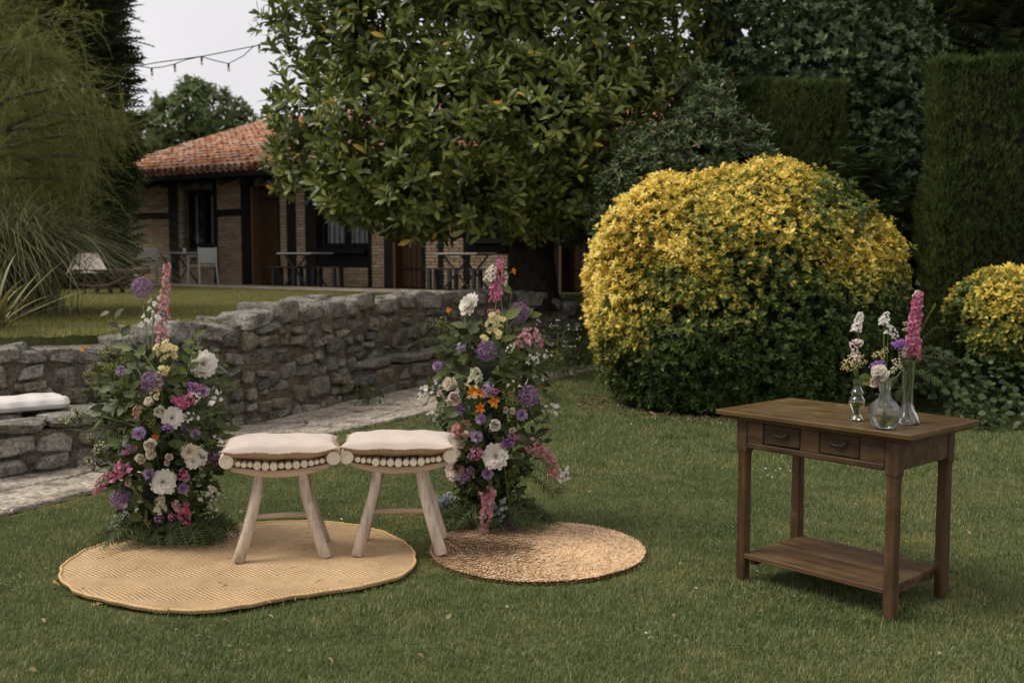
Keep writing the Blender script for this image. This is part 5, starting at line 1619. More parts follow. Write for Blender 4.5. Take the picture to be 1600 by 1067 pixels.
def log(r_, a, b, n=14, seed=0):
    """a round log from a to b: slightly uneven, with rounded arrises and sawn ends"""
    a, b = Vector(a), Vector(b); rs = random.Random(seed)
    pts = [a, a.lerp(b, .02), a.lerp(b, .2), a.lerp(b, .5), a.lerp(b, .8), a.lerp(b, .98), b]
    rad = [r_ * .93, r_, r_ * rs.uniform(.97, 1.04), r_ * rs.uniform(.96, 1.05), r_ * rs.uniform(.97, 1.04), r_, r_ * .93]
    return MB().tube(pts, rad, n, mat=0, capmat=1)
ZL = .553
def stool(loc, rz, label, seed):
    rs = random.Random(seed)
    r = empty('log_stool', loc, rz); tag(r, label, 'stool', 'log stools on the rugs')
    for sx_ in (-1, 1):
        log(.037, (sx_ * .265, -.175, ZL), (sx_ * .268, .175, ZL + .004), 20, seed + sx_).build('end_log', [M_LOG, M_END], r, smooth=True)
    n_ = 13; x = -.222
    diam = [rs.uniform(.026, .031) if i in (0, 1, 2, 10, 11, 12) else rs.uniform(.034, .044) for i in range(n_)]
    sc_ = .444 / sum(d_ + .0012 for d_ in diam)
    for i in range(n_):
        dd = diam[i] * sc_; xc = x + dd / 2; x += dd + .0012 * sc_
        z = ZL - .012 - .019 * (1 - (xc / .222) ** 2) - (dd - .03) * .2
        e = rs.uniform(-.012, .006)
        log(dd / 2, (xc, -.168 + e, z), (xc + rs.uniform(-.003, .003), .168 + rs.uniform(-.01, .01), z), 14, seed * 20 + i).build('seat_log', [M_LOG, M_END], r, smooth=True)
    for sy in (-.115, .115):                                     # sagging rails below the logs
        V = []; Fq = []; m_ = 16
        for i in range(m_ + 1):
            xx = -.25 + .5 * i / m_; s_ = 1 - (xx / .25) ** 2
            zt = ZL - .030 - .027 * s_; hb = .022 + .018 * s_
            for yy in (-.026, .026): V += [(xx, sy + yy, zt), (xx, sy + yy, zt - hb)]
        for i in range(m_):
            b = i * 4
            for q in ((0, 2, 6, 4), (1, 5, 7, 3), (0, 4, 5, 1), (2, 3, 7, 6)): Fq.append(tuple(b + k_ for k_ in q))
        Fq += [(0, 1, 3, 2), (m_ * 4, m_ * 4 + 2, m_ * 4 + 3, m_ * 4 + 1)]
        MB().add(V, Fq).build('rail', M_RAIL, r, bevel=.004)
    feet = {}
    for sx_ in (-1, 1):
        for sy in (-1, 1):
            top = Vector((sx_ * .108, sy * .115, ZL - .075)); bot = Vector((sx_ * .218, sy * .165, .038))
            b1 = rs.uniform(-.006, .006)
            pts = [top, top.lerp(bot, .3) + Vector((-sx_ * .012 + b1, 0, 0)), top.lerp(bot, .65) + Vector((-sx_ * .008 + b1, 0, 0)), bot - (bot - top) * .01, bot]
            MB().tube(pts, [.024, .027, .029, .031, .028], 16, mat=0, capmat=1).build('leg', [M_LOGV, M_END], r, smooth=True)
            feet[(sx_, sy)] = (top, bot)
    a = feet[(-1, 1)][0].lerp(feet[(-1, 1)][1], .66); b = feet[(1, 1)][0].lerp(feet[(1, 1)][1], .66)
    md_ = a.lerp(b, .5) + Vector((0, -.03, .012))
    MB().tube([a, a.lerp(md_, .6), md_, b.lerp(md_, .6), b], [.012, .0145, .015, .0145, .012], 10).build('stretcher', M_RAIL, r, smooth=True)
    return r
S1 = G(440, 718, .0); 
st1 = stool((-1.203, 5.405, 0), math.radians(11), 'whitewashed log stool on the left, all its feet on the oval jute rug', 5)
st2 = stool((-.592, 5.495, 0), math.radians(3), 'whitewashed log stool on the right, one front foot on the round rug', 9)

m, t, p, o = new_mat('linen cushion')
tc = t.nodes.new('ShaderNodeTexCoord')
wx = N(t, 'ShaderNodeTexWave', Scale=210, Distortion=1.5, Detail=2); wx.bands_direction = 'X'; wy = N(t, 'ShaderNodeTexWave', Scale=210, Distortion=1.5, Detail=2); wy.bands_direction = 'Y'
t.links.new(tc.outputs['Object'], wx.inputs[0]); t.links.new(tc.outputs['Object'], wy.inputs[0])
wvh = math_(t, 'ADD', wx.outputs['Fac'], wy.outputs['Fac']); nz = noise(t, tc.outputs['Object'], 9, 5); nf = noise(t, tc.outputs['Object'], 160, 4)
rp = ramp(t, [(0.58, 0.48, 0.41), (0.68, 0.575, 0.495)], [.35, .65]); t.links.new(math_(t, 'ADD', math_(t, 'MULTIPLY', nz, .5), math_(t, 'MULTIPLY', nf, .5)), rp.inputs[0])
t.links.new(rp.outputs[0], p.inputs['Base Color']); p.inputs['Roughness'].default_value = .95; p.inputs['Specular IOR Level'].default_value = .1
p.inputs['Sheen Weight'].default_value = .25
bump(t, p, math_(t, 'ADD', math_(t, 'MULTIPLY', wvh, .25), math_(t, 'MULTIPLY', nz, 1.2)), .35, .012)
M_LINEN = m
M_TAN = plain('tan cushion underside', (0.42, 0.29, 0.19), .95, .15, 40, .1, .3)
M_FRAY = plain('frayed hem', (0.55, 0.43, 0.31), .95, .2, 60)
def cushion(loc, rz, label, seed, W_=.575, D_=.37, H=.058, Hb=.056):
    r = empty('seat_cushion', loc, rz); tag(r, label, 'cushion', 'linen cushions on the stools')
    n1_, n2_ = 44, 30
    rs = np.random.default_rng(seed)
    def outline(a, b):
        # pinched corners, slightly bowed sides
        px_ = a * W_ / 2 * (1 - .055 * (1 - a * a) * 0 - .05 * (1 - b * b)); py_ = b * D_ / 2 * (1 - .07 * (1 - a * a))
        return px_, py_
    def seamz(a, b): return .050 + .006 * np.sin(a * 3.1 + seed) * .6 - .010 * (1 - a * a) + .003 * np.sin(a * 9 + b * 4 + seed) + .008 * np.abs(a * b) ** 3
    X, Y = np.meshgrid(np.linspace(-1, 1, n1_), np.linspace(-1, 1, n2_)); X, Y = X.ravel(), Y.ravel()
    X = np.sign(X) * np.abs(X) ** .8; Y = np.sign(Y) * np.abs(Y) ** .8
    px_, py_ = outline(X, Y)
    dome = ((1 - np.abs(X) ** 4).clip(0) * (1 - np.abs(Y) ** 3.2).clip(0)) ** .5
    wr = .005 * vnoise(np.c_[X * 2, Y * 2, X * 0], 2.2, seed) * dome
    zt = seamz(X, Y) + H * dome + wr; zb = np.maximum(seamz(X, Y) - Hb * dome, -.0 - .019 * (1 - (px_ / .25) ** 2).clip(0) + .004)
    i = np.arange((n1_ - 1) * (n2_ - 1)); a = (i // (n1_ - 1)) * n1_ + i % (n1_ - 1)
    T = np.concatenate([np.stack([a, a + 1, a + n1_ + 1], -1), np.stack([a, a + n1_ + 1, a + n1_], -1)])
    link('cushion_top', mesh_np('cushion_top', np.stack([px_, py_, zt], -1), T, True), M_LINEN, r)
    link('cushion_underside', mesh_np('cushion_underside', np.stack([px_, py_, zb], -1), T[:, ::-1], True), M_TAN, r)
    hem = MB()                                                   # frayed hem round the seam
    per = [(q, -1) for q in np.linspace(-1, 1, 60)] + [(1, q) for q in np.linspace(-1, 1, 40)[1:]] + [(q, 1) for q in np.linspace(1, -1, 60)[1:]] + [(-1, q) for q in np.linspace(1, -1, 40)[1:]]
    ring = []
    for a_, b_ in per:
        ox, oy = outline(np.float64(a_), np.float64(b_)); ring.append(Vector((ox, oy, float(seamz(np.float64(a_), np.float64(b_))))))
    hem.tube(ring, .0035, 5, cap=False)
    for q in ring[::1]:
        d_ = Vector((q.x * (1 if abs(q.x) > W_ * .44 else .1), q.y, 0)).normalized() * rs.uniform(.006, .016)
        hem.tube([q, q + d_ + Vector((rs.normal(0, .003), 0, rs.uniform(-.006, .002)))], [.0022, .0008], 4)
    hem.build('frayed_hem', M_FRAY, r)
    return r
cushion((-1.203, 5.40, ZL - .003), math.radians(11), 'pale pink linen cushion with frayed hem on the left log stool', 3)
cushion((-.598, 5.49, ZL - .001), math.radians(2), 'pale pink linen cushion with frayed hem on the right log stool', 8)

# white folded cushion on the stone bench
q = G(40, 640, .43)
wc = empty('folded_cushion', (q.x - .05, q.y + .07, .422), math.radians(38)); tag(wc, 'white quilted cushion pad lying on the left stone bench', 'cushion')
M_WCUSH = plain('white cotton', (.66, .62, .58), .95, .06, 12, .1, .4)
n1_, n2_ = 54, 34; X, Y = np.meshgrid(np.linspace(-1, 1, n1_), np.linspace(-1, 1, n2_)); X, Y = X.ravel(), Y.ravel()
dome = ((1 - np.abs(X) ** 7).clip(0) * (1 - np.abs(Y) ** 5).clip(0)) ** .42
tuft = sum(np.exp(-((X - a_) ** 2 * 45 + (Y - b_) ** 2 * 18)) for a_ in (-.62, 0, .62) for b_ in (-.4, .4))
edge_b = 1 + .035 * np.sin(X * 11) * (np.abs(Y) > .8) + .03 * np.sin(Y * 9) * (np.abs(X) > .85)
zt = .045 + (.058 + .008 * vnoise(np.c_[X * 3, Y * 3, X * 0], 1.5, 5)) * dome - .026 * tuft; zb = np.maximum(.045 - .047 * dome, 0)
i = np.arange((n1_ - 1) * (n2_ - 1)); a = (i // (n1_ - 1)) * n1_ + i % (n1_ - 1)
T = np.concatenate([np.stack([a, a + 1, a + n1_ + 1], -1), np.stack([a, a + n1_ + 1, a + n1_], -1)])
px_, py_ = X * .30 * edge_b, Y * .21 * edge_b
link('pad_top', mesh_np('pad_top', np.stack([px_, py_, zt], -1), T, True), M_WCUSH, wc)
link('pad_underside', mesh_np('pad_underside', np.stack([px_, py_, zb], -1), T[:, ::-1], True), M_WCUSH, wc)

# ================================================================== WOODEN TABLE
fl, frr, brr = G(1152, 908), G(1390, 968), G(1478, 935)
A_ = Vector((frr.x - fl.x, frr.y - fl.y)); Bv = Vector((brr.x - frr.x, brr.y - frr.y))
TROT = math.atan2(A_.y, A_.x); TROT = (TROT + math.atan2(Bv.y, Bv.x) - math.pi / 2) / 2
TC = Vector(((fl.x + brr.x) / 2, (fl.y + brr.y) / 2))
TW, TD, TZ = A_.length, Bv.length, .842
table = empty('wooden_table', (TC.x, TC.y, 0), TROT)
tag(table, 'old dark brown wooden table with two small drawers, holding three glass vases', 'table')
WC = [(0.022, 0.0105, 0.0043), (0.052, 0.0265, 0.0105), (0.092, 0.05, 0.0205), (0.14, 0.082, 0.038)]
M_TW = wood('old brown wood', WC, 0, 4, .52, .4, .35, (.105, .062, .036))
M_TWV = wood('old brown leg wood', [(0.023, 0.0115, 0.005), (0.062, 0.033, 0.0135), (0.115, 0.063, 0.028)], 2, 4, .6, .35, .5, (.135, .085, .05))
M_TTOP = wood('polished brown top', [(0.052, 0.028, 0.008), (0.098, 0.056, 0.017), (0.145, 0.09, 0.032)], 0, 3, .38, .5, .12, (.20, .128, .05))
M_DRAW = wood('darker drawer wood', [(0.020, 0.0105, 0.0045), (0.046, 0.025, 0.011), (0.085, 0.049, 0.022)], 0, 4, .6, .35, .5, (.07, .042, .025))
hx, hy = TW / 2, TD / 2
tox, toy = hx + .115, hy + .085
V = []
tp = MB()
nb = 1
mbt = MB().box((0, 0, TZ - .0125), (tox * 2, toy * 2, .025), jit=.002)
mbt.build('tabletop', M_TTOP, table, bevel=.0025)
MB().box((0, 0, TZ - .033), (tox * 2 - .035, toy * 2 - .035, .0155)).build('top_moulding', M_TW, table, bevel=.005)
LS = .052
for sx_ in (-1, 1):
    for sy in (-1, 1):
        V = []
        prof = [(0.0, .80), (.03, .94), (.08, 1.0), (TZ - .24, .93), (TZ - .205, .98), (TZ - .19, 1.12), (TZ - .041, 1.12)]
        lg = MB(); ch = .24
        for z_, f_ in prof:
            h_ = LS / 2 * f_; c_ = h_ * ch if z_ < TZ - .2 else h_ * .06
            for (a_, b_) in ((-h_ + c_, -h_), (h_ - c_, -h_), (h_, -h_ + c_), (h_, h_ - c_), (h_ - c_, h_), (-h_ + c_, h_), (-h_, h_ - c_), (-h_, -h_ + c_)):
                V.append((sx_ * hx + a_, sy * hy + b_, z_))
        k_ = len(prof)
        lg.add(V, [(i * 8 + j, i * 8 + (j + 1) % 8, (i + 1) * 8 + (j + 1) % 8, (i + 1) * 8 + j) for i in range(k_ - 1) for j in range(8)] + [tuple(range(7, -1, -1)), tuple((k_ - 1) * 8 + j for j in range(8))])
        lg.build('leg', M_TWV, table)
AH = .135; az = TZ - .041 - AH / 2
ln_ = TW - LS * 1.12
# front apron in pieces round the two drawers
fy = -hy - .014
dw = .20; d1, d2 = -.165, .135
xs = [-ln_ / 2, d1 - dw / 2, d1 + dw / 2, d2 - dw / 2, d2 + dw / 2, ln_ / 2]
for a_, b_ in ((xs[0], xs[1]), (xs[2], xs[3]), (xs[4], xs[5])):
    MB().box(((a_ + b_) / 2, fy, az + .012), (b_ - a_ - .003, .026, AH - .026)).build('apron_panel', M_TW, table, bevel=.003)
MB().box((0, fy - .002, az - AH / 2 + .011), (ln_ - .002, .03, .028)).build('apron_rail', M_TW, table, bevel=.005)
for dx_ in (d1, d2):
    dr = MB().box((dx_, fy + .001, az + .013), (dw - .006, .026, AH - .034), jit=.0015).build('drawer', M_DRAW, table, bevel=.004)
    MB().box((dx_, fy + .015, az + .014), (dw, .012, AH - .02)).build('drawer_gap', plain('gap shadow wood', (.008, .005, .003), .9), table)
    pl_ = MB(); 
    for k_ in range(9):
        pass
    pl_.box((dx_, fy - .0145, az + .018), (.085, .004, .034)); pl_.build('handle_plate', plain('rusty plate', (.035, .024, .017), .6, .4, 60, .5, .4, .5), dr, bevel=.0015)
    hp_ = []
    for k_ in range(13):
        a_ = math.pi * k_ / 12; hp_.append((dx_ - math.cos(a_) * .036, fy - .0165 - .014 * math.sin(a_), az + .024 - .014 * math.sin(a_)))
    MB().tube(hp_, .0042, 8).build('handle', plain('worn iron', (.045, .032, .024), .6, .4, 60, .4, .2, .3), dr, smooth=True)
    MB().lathe([(.004, 0), (.004, .001)], 8, M=Matrix.Translation((dx_, fy - .0168, az + .036))).build('keyhole', M_DARK, dr)
MB().box((0, hy + .012, az), (ln_, .024, AH)).build('apron_panel', M_TW, table, bevel=.003)
for sx_ in (-1, 1):
    MB().box((sx_ * (hx + .012), 0, az), (.024, TD - LS * 1.12, AH), jit=.001).build('apron_panel', M_TW, table, bevel=.003)
zs = .135
for i in range(2):
    w_ = (TD + .05) / 2
    MB().box((0, -(TD + .05) / 2 + w_ * (i + .5), zs + (0.0006 * i)), (TW - LS * .82, w_ - .002, .024), jit=.0012).build('shelf_board', M_TW, table, bevel=.003)
for sy in (-1, 1):
    MB().box((sy * (hx - .05), 0, zs - .028), (.03, TD - .02, .03)).build('shelf_batten', M_TW, table)
# ================================================================== FLOWERS
def pet_mat(name, cols, pos=None, rough=.6, trans=.38):
    return leaf_mat(name, cols, pos, rough=rough, trans=trans, spec=.25)
MP = dict(
    white=pet_mat('white petals', [(.80, .76, .68), (.85, .81, .74), (.88, .85, .79)]),
    cream=pet_mat('cream petals', [(.78, .70, .57), (.83, .76, .64), (.86, .81, .70)]),
    blush=pet_mat('blush petals', [(.74, .58, .55), (.80, .67, .63), (.84, .75, .70)]),
    pink=pet_mat('pink petals', [(.54, .20, .26), (.62, .29, .34), (.70, .40, .42), (.74, .50, .48)]),
    magenta=pet_mat('magenta petals', [(.44, .08, .20), (.54, .15, .28), (.64, .27, .37), (.66, .36, .44)]),
    peach=pet_mat('peach petals', [(.60, .28, .24), (.66, .36, .30), (.70, .46, .38)]),
    purple=pet_mat('purple petals', [(.09, .035, .10), (.20, .09, .21), (.33, .18, .34), (.60, .46, .60)]),
    lilac=pet_mat('lilac petals', [(.34, .22, .39), (.46, .32, .50), (.58, .45, .60)]),
    violet=pet_mat('violet petals', [(.27, .09, .36), (.38, .17, .47), (.50, .30, .58)]),
    orange=pet_mat('orange petals', [(.52, .14, .012), (.64, .21, .018), (.70, .30, .03)]),
    yellow=pet_mat('pale yellow petals', [(.66, .55, .22), (.74, .64, .34), (.76, .70, .46)]),
    lime=pet_mat('lime florets', [(.22, .22, .05), (.32, .30, .08), (.42, .38, .12)]),
    pale=pet_mat('pale green white buds', [(.50, .50, .33), (.62, .60, .44), (.68, .66, .54)]),
    blue=pet_mat('dusty blue petals', [(.30, .36, .38), (.42, .47, .48), (.52, .56, .55)]),
    centre=pet_mat('yellow centres', [(.50, .38, .06), (.56, .46, .10), (.42, .34, .08)]),
    brown=pet_mat('brown centres', [(.14, .07, .02), (.2, .1, .03)]),
)
M_STEM = leaf_mat('green stems', [(.05, .075, .024), (.08, .11, .035), (.10, .13, .05)], trans=0, rough=.5, gain=1.2)
M_LEAFD = leaf_mat('dark bouquet leaves', [(.018, .028, .009), (.032, .048, .014), (.050, .070, .020), (.075, .098, .030)], rough=.42, trans=.15, spec=.45, gain=1.15)
M_LEAFL = leaf_mat('light bouquet leaves', [(.055, .085, .025), (.085, .12, .035), (.12, .15, .05)], rough=.5, trans=.28, gain=1.1)
M_LEAFG = leaf_mat('grey green leaves b', [(.050, .066, .036), (.075, .095, .052), (.11, .128, .074)], rough=.5, trans=.2, gain=1.0)
M_FERN = leaf_mat('fern', [(.016, .026, .009), (.028, .042, .013), (.045, .062, .019)], rough=.5, trans=.18, gain=1.5)
ico = None
def ball(r=1.0, sub=1):
    bm = bmesh.new(); bmesh.ops.create_icosphere(bm, subdivisions=sub, radius=r)
    V = np.array([v.co[:] for v in bm.verts]); T = np.array([[v.index for v in f.verts] for f in bm.faces]); bm.free(); return V, T
B1 = ball(1, 1); 
pet = leaf_base(.44, .10, -.10, (0, .35, .75, 1.0), lambda q: (math.sin(math.pi * min(1, q * .62 + .0)) ** .8) * (1 if q < .99 else .35))
pet_pt = leaf_base(.36, .14, -.12, (0, .3, .7, 1.0))
def radial(nr, d_el, lens, base, r0=.0, twist=0.0, jit=.08, rs=None):
    """rings of petals round +Z"""
    rs = rs or np.random.default_rng(1)
    Vs = []; Ts = []; b = 0
    for i, (n, el, ln) in enumerate(zip(nr, d_el, lens)):
        a = np.arange(n) / n * 2 * math.pi + i * (math.pi / max(n, 1)) * 1.1 + rs.normal(0, jit, n); e = np.radians(el) + rs.normal(0, jit, n)
        d = np.stack([np.cos(a) * np.cos(e), np.sin(a) * np.cos(e), np.sin(e)], -1)
        nm = np.stack([-np.cos(a) * np.sin(e), -np.sin(a) * np.sin(e), np.cos(e)], -1)
        pos = d * r0; pos[:, 2] += .012 * i * ln
        V, T = scatter(base, pos, basis(d, nm), ln * rs.uniform(.9, 1.08, n))
        Vs.append(V); Ts.append(T + b); b += len(V)
    return np.vstack(Vs), np.vstack(Ts)
def geo(name, VT, mat, smooth=True):
    me = mesh_np(name, VT[0], VT[1], smooth); me.materials.append(mat); return me
def join(*parts):
    Vs = []; Ts = []; b = 0
    for V, T in parts:
        Vs.append(V); Ts.append(T + b); b += len(V)
    return np.vstack(Vs), np.vstack(Ts)
# every flower head is made once, facing +Z with radius 1
rs0 = np.random.default_rng(12)
MESH = {}
def dahlia_geo(seed): return radial([16, 16, 15, 14, 12, 9, 6], [2, 14, 27, 40, 53, 66, 78], [1.0, .95, .87, .76, .63, .50, .40], pet, .06, jit=.06, rs=np.random.default_rng(seed))
def pompon_geo(seed): return radial([12, 12, 12, 10, 8, 6], [-25, 2, 26, 46, 64, 80], [.95, .98, .95, .9, .86, .8], leaf_base(.40, .2, -.2, (0, .4, .8, 1), lambda q: math.sin(math.pi * min(1, q * .6)) * (1 if q < .99 else .5)), .1, rs=np.random.default_rng(seed))
def rose_geo(seed):
    big = leaf_base(1.15, .28, -.32, (0, .25, .55, .85, 1.0), lambda q: math.sin(math.pi * min(1, q * .66)) ** .6 * (1 if q < .99 else .72))
    return join(radial([5, 5, 5, 5, 4, 3], [34, 50, 61, 70, 77, 82], [1.0, 1.0, .97, .92, .87, .82], big, .03, jit=.14, rs=np.random.default_rng(seed)), (B1[0] * np.array((.30, .30, .34)) + np.array((0, 0, .42)), B1[1]))
def allium_geo(seed, n=150):
    rs = np.random.default_rng(seed); i = np.arange(n) + .5
    ph = np.arccos(1 - 2 * i / n); a = math.pi * (1 + 5 ** .5) * i
    d = np.stack([np.cos(a) * np.sin(ph), np.sin(a) * np.sin(ph), np.cos(ph)], -1)
    star_ = radial([6], [28], [1.0], leaf_base(.26, .1, 0, (0, .4, 1)), 0.0, jit=.15, rs=rs)
    # star faces +Z -> turn so that +Y (basis) is the outward axis
    st = (star_[0][:, [0, 2, 1]] * np.array((1, 1, -1)), star_[1])
    stem_ = (np.array([(-.04, -3.4, 0), (.04, -3.4, 0), (0, 0, 0)]), np.array([(0, 1, 2)]))
    V, T = scatter(join(st, stem_), d * rs.uniform(.78, .95, (n, 1)), basis(d, rand_dirs(n, rs)), np.full(n, .24)); return V, T
def floret_geo(np_=5, el=25, seed=1): return radial([np_], [el], [1.0], leaf_base(.8, .12, -.1, (0, .4, .8, 1), lambda q: math.sin(math.pi * min(1, q * .68)) ** .8 * (1 if q < .99 else .45)), .05, jit=.1, rs=np.random.default_rng(seed))
def mum_geo(seed): return radial([13, 11], [8, 24], [1.0, .82], leaf_base(.36, .1, 0, (0, .4, .8, 1), lambda q: math.sin(math.pi * min(1, q * .62)) ** .6 * (1 if q < .99 else .6)), .12, rs=np.random.default_rng(seed))
def lily_geo(seed): return radial([3, 3], [22, 40], [1.0, .92], leaf_base(.55, .2, .28, (0, .3, .65, 1), lambda q: math.sin(math.pi * min(1, q * .85 + .02)) ** .9 * (1 if q < .99 else 0)), .05, rs=np.random.default_rng(seed))
def dome_geo(seed, n=22, sz=.34, npet=5):
    rs = np.random.default_rng(seed); d = rand_dirs(n, rs); d[:, 2] = np.abs(d[:, 2]) * .8 + .1; d = norm(d)
    fl_ = floret_geo(npet, 25, seed); f2 = (fl_[0][:, [0, 2, 1]] * np.array((1, 1, -1)), fl_[1])
    return scatter(f2, d * rs.uniform(.6, .95, (n, 1)), basis(d + rs.normal(size=d.shape) * .25, rand_dirs(n, rs)), rs.uniform(sz * .8, sz * 1.15, n))
def berries_geo(seed, n=44, flat=.55, br=.12):
    rs = np.random.default_rng(seed); q = rand_dirs(n, rs) * rs.uniform(.2, 1.0, (n, 1)) ** .5; q[:, 2] = q[:, 2] * flat
    return scatter(B1, q, np.tile(np.eye(3), (n, 1, 1)), rs.uniform(br * .7, br * 1.2, n))
def spikelets(pts, rad, n, base, rs, taper=.55, scale=.02, up=.4):
    """florets packed round a curved axis"""
    pts = [Vector(q) for q in pts]; seg = np.array([q[:] for q in pts]); m_ = len(seg)
    t_ = (np.arange(n) + rs.uniform(-.3, .3, n)) / n * (m_ - 1.001); t_ = np.clip(t_, 0, m_ - 1.001); i0 = t_.astype(int); f_ = (t_ - i0)[:, None]
    c = seg[i0] * (1 - f_) + seg[i0 + 1] * f_; tg = norm(seg[i0 + 1] - seg[i0])
    a = np.arange(n) * 2.39996 + rs.uniform(-.3, .3, n)
    u_ = norm(np.cross(tg, np.array((.31, .9, .29)))); w_ = np.cross(tg, u_)
    d = u_ * np.cos(a)[:, None] + w_ * np.sin(a)[:, None]
    k_ = 1 - taper * (t_ / (m_ - 1))
    return scatter(base, c + d * (rad * k_ * rs.uniform(.55, 1.15, n))[:, None] * .8, basis(norm(d + tg * up), rand_dirs(n, rs)), scale * k_ * rs.uniform(.65, 1.35, n)), k_
def head_mesh(kind, col, seed=0):
    key = (kind, col, seed)
    if key not in MESH:
        fn = dict(dahlia=dahlia_geo, pompon=pompon_geo, rose=rose_geo, allium=allium_geo, mum=mum_geo, lily=lily_geo, phlox=dome_geo)
        MESH[key] = geo(kind, fn[kind](seed + 3), MP[col])
    return MESH[key]
CEN = geo('flower_centre', (B1[0] * np.array((.2, .2, .12)) + np.array((0, 0, .1)), B1[1]), MP['centre'])
CENM = geo('flower_centre', (B1[0] * np.array((.27, .27, .16)) + np.array((0, 0, .16)), B1[1]), MP['brown'])
def aim(d, roll=0.0, s=1.0, loc=(0, 0, 0)):
    q = Vector(d).to_track_quat('Z', 'Y')
    return Matrix.Translation(loc) @ q.to_matrix().to_4x4() @ Matrix.Rotation(roll, 4, 'Z') @ Matrix.Scale(s, 4)
class Arr:
    """one flower column: a thing whose flowers and leaves are its parts"""
    def __init__(s, u, yc, label, R, prof):
        b = D(u, 860, yc); s.c = Vector((b.x, yc, 0)); s.R = R; s.prof = prof
        s.root = empty('flower_arrangement', s.c); tag(s.root, label, 'flower arrangement', 'flower columns framing the stools'); s.u0 = u; s.rs = np.random.default_rng(int(u))
    def rad(s, z): return float(np.interp(z, [q[0] for q in s.prof], [q[1] for q in s.prof]))
    def at(s, u, v, out=0.0):
        """the spot on the front of the column seen at this pixel"""
        y = s.c.y - .2
        for _ in range(4):
            q = D(u, v, y); R = s.rad(q.z); dx = q.x - s.c.x
            y = s.c.y - math.sqrt(max(0, R * R - dx * dx)) * .9 - out
        return D(u, v, y)
    def face(s, q, up=.25):
        d = Vector((q.x - s.c.x, q.y - s.c.y, 0))
        if d.length > 1e-3: d.normalize()
        return (d * .55 + Vector((0, -.75, up))).normalized()
    def head(s, kind, col, u, v, r, out=.03, up=.25, d=None, centre=None, name=None, stemlen=.1, seed=None, jit=.18):
        q = s.at(u, v, out); rr = r / F * q.y
        d = Vector(d) if d is not None else s.face(q, up) + Vector(s.rs.normal(0, jit, 3))
        o = link(name or kind, head_mesh(kind, col, int(s.rs.integers(0, 3)) if seed is None else seed), None, s.root, aim(d, s.rs.uniform(0, 6), rr, q - s.c))
        if centre is not None: link('flower_centre', centre, None, o)
        s.stem(q, d, stemlen)
        return o
    def stem(s, q, d, ln=.1):
        a = q - s.c; dd = Vector(d).normalized()
        b = a - dd * ln * .5 ; c = Vector((a.x * .6, a.y * .6 + .04, a.z - ln))
        s.stems.tube([a - dd * .005, b, c], [.003, .003, .003], 5, cap=False)
    stems = None
    def spike(s, col, pts, r, n, name='flower_spike', out=.05, col2=None, bloom=None):
        q = [s.at(u, v, out) - s.c for u, v in pts]; rr = r / F * (s.c.y - .2)
        fl_ = floret_geo(5, 35, 2); f2 = (fl_[0][:, [0, 2, 1]] * np.array((1, 1, -1)), fl_[1])
        (V, T), k_ = spikelets(q, rr, int(n * 1.3) if n > 12 else n, f2, s.rs, .5, rr * .86, .35)
        o = link(name, mesh_np(name, V, T, True), MP[col], s.root)
        if n < 12: o['kind'] = 'stuff'
        MB().tube(q, [.0035] * len(q), 5).build('stem', M_STEM, o)
        if col2:
            (V, T), _ = spikelets(q[len(q) // 2:] if len(q) > 3 else q, rr * .8, max(6, n // 4), f2, s.rs, .5, rr * .62, .5)
            link('tip_florets', mesh_np('tip_florets', V, T, True), MP[col2], o)
        return o
    def bunch(s, col, u, v, r, n=44, name='berry_cluster', flat=.7, br=.12, out=.05, stalk=True, squeeze=1.0):
        q = s.at(u, v, out); rr = r / F * q.y
        V, T = berries_geo(int(u * 7 + v), n, flat, br)
        V = V * rr * np.array((1, .8, squeeze))
        o = link(name, mesh_np(name, V, T, True), MP[col], s.root, Matrix.Translation(q - s.c))
        if stalk:
            st = MB(); a0 = Vector((0, .03, -rr * 1.6))
            for k_ in range(9):
                e = Vector((s.rs.normal(0, .5) * rr, s.rs.normal(0, .4) * rr, s.rs.normal(0, .35) * rr)); st.tube([a0, a0.lerp(e, .55) + Vector((0, 0, rr * .1)), e], [.0022, .0018, .001], 4, cap=False)
            tgt = Vector((-(q.x - s.c.x) * .75, -(q.y - s.c.y) * .6, -.10 - rr)); st.tube([a0, a0.lerp(tgt, .5) + Vector((0, 0, .02)), tgt], [.0022] * 3, 4, cap=False)
            st.build('stem', M_STEM, o)
        return o
    def daisies(s, col, u, v, r, n, size, cen=CENM, name='mum_spray'):
        q = s.at(u, v, .05); rr = r / F * q.y; root = None
        mu = head_mesh('mum', col, 1)
        o = bpy.data.objects.new(name, None); COL.objects.link(o); o.parent = s.root; o.location = q - s.c; o.empty_display_size = .02
        st = MB()
        for k_ in range(n):
            a = k_ * 2.4; rad = rr * math.sqrt((k_ + .3) / n); d = Vector((math.cos(a) * .5 * rad / rr, -.7, math.sin(a) * .4 * rad / rr + .55))
            e = Vector((math.cos(a) * rad, s.rs.normal(0, .012), math.sin(a) * rad)); h = link('blossom', mu, None, o, aim(d + Vector(s.rs.normal(0, .25, 3)), a, size / F * q.y, e))
            st.tube([e, Vector((0, .05, -rr * 1.5))], [.0016, .002], 4, cap=False)
        c2 = MB()
        for h in [x_ for x_ in children(o)]:
            V = [h.matrix_basis @ Vector(tuple(p_)) for p_ in CENM.vertices and [v_.co for v_ in CENM.vertices]]
            c2.add(V, [tuple(f.vertices) for f in CENM.polygons])
        c2.build('flower_centres', MP['centre'], o); st.build('stem', M_STEM, o)
        return o
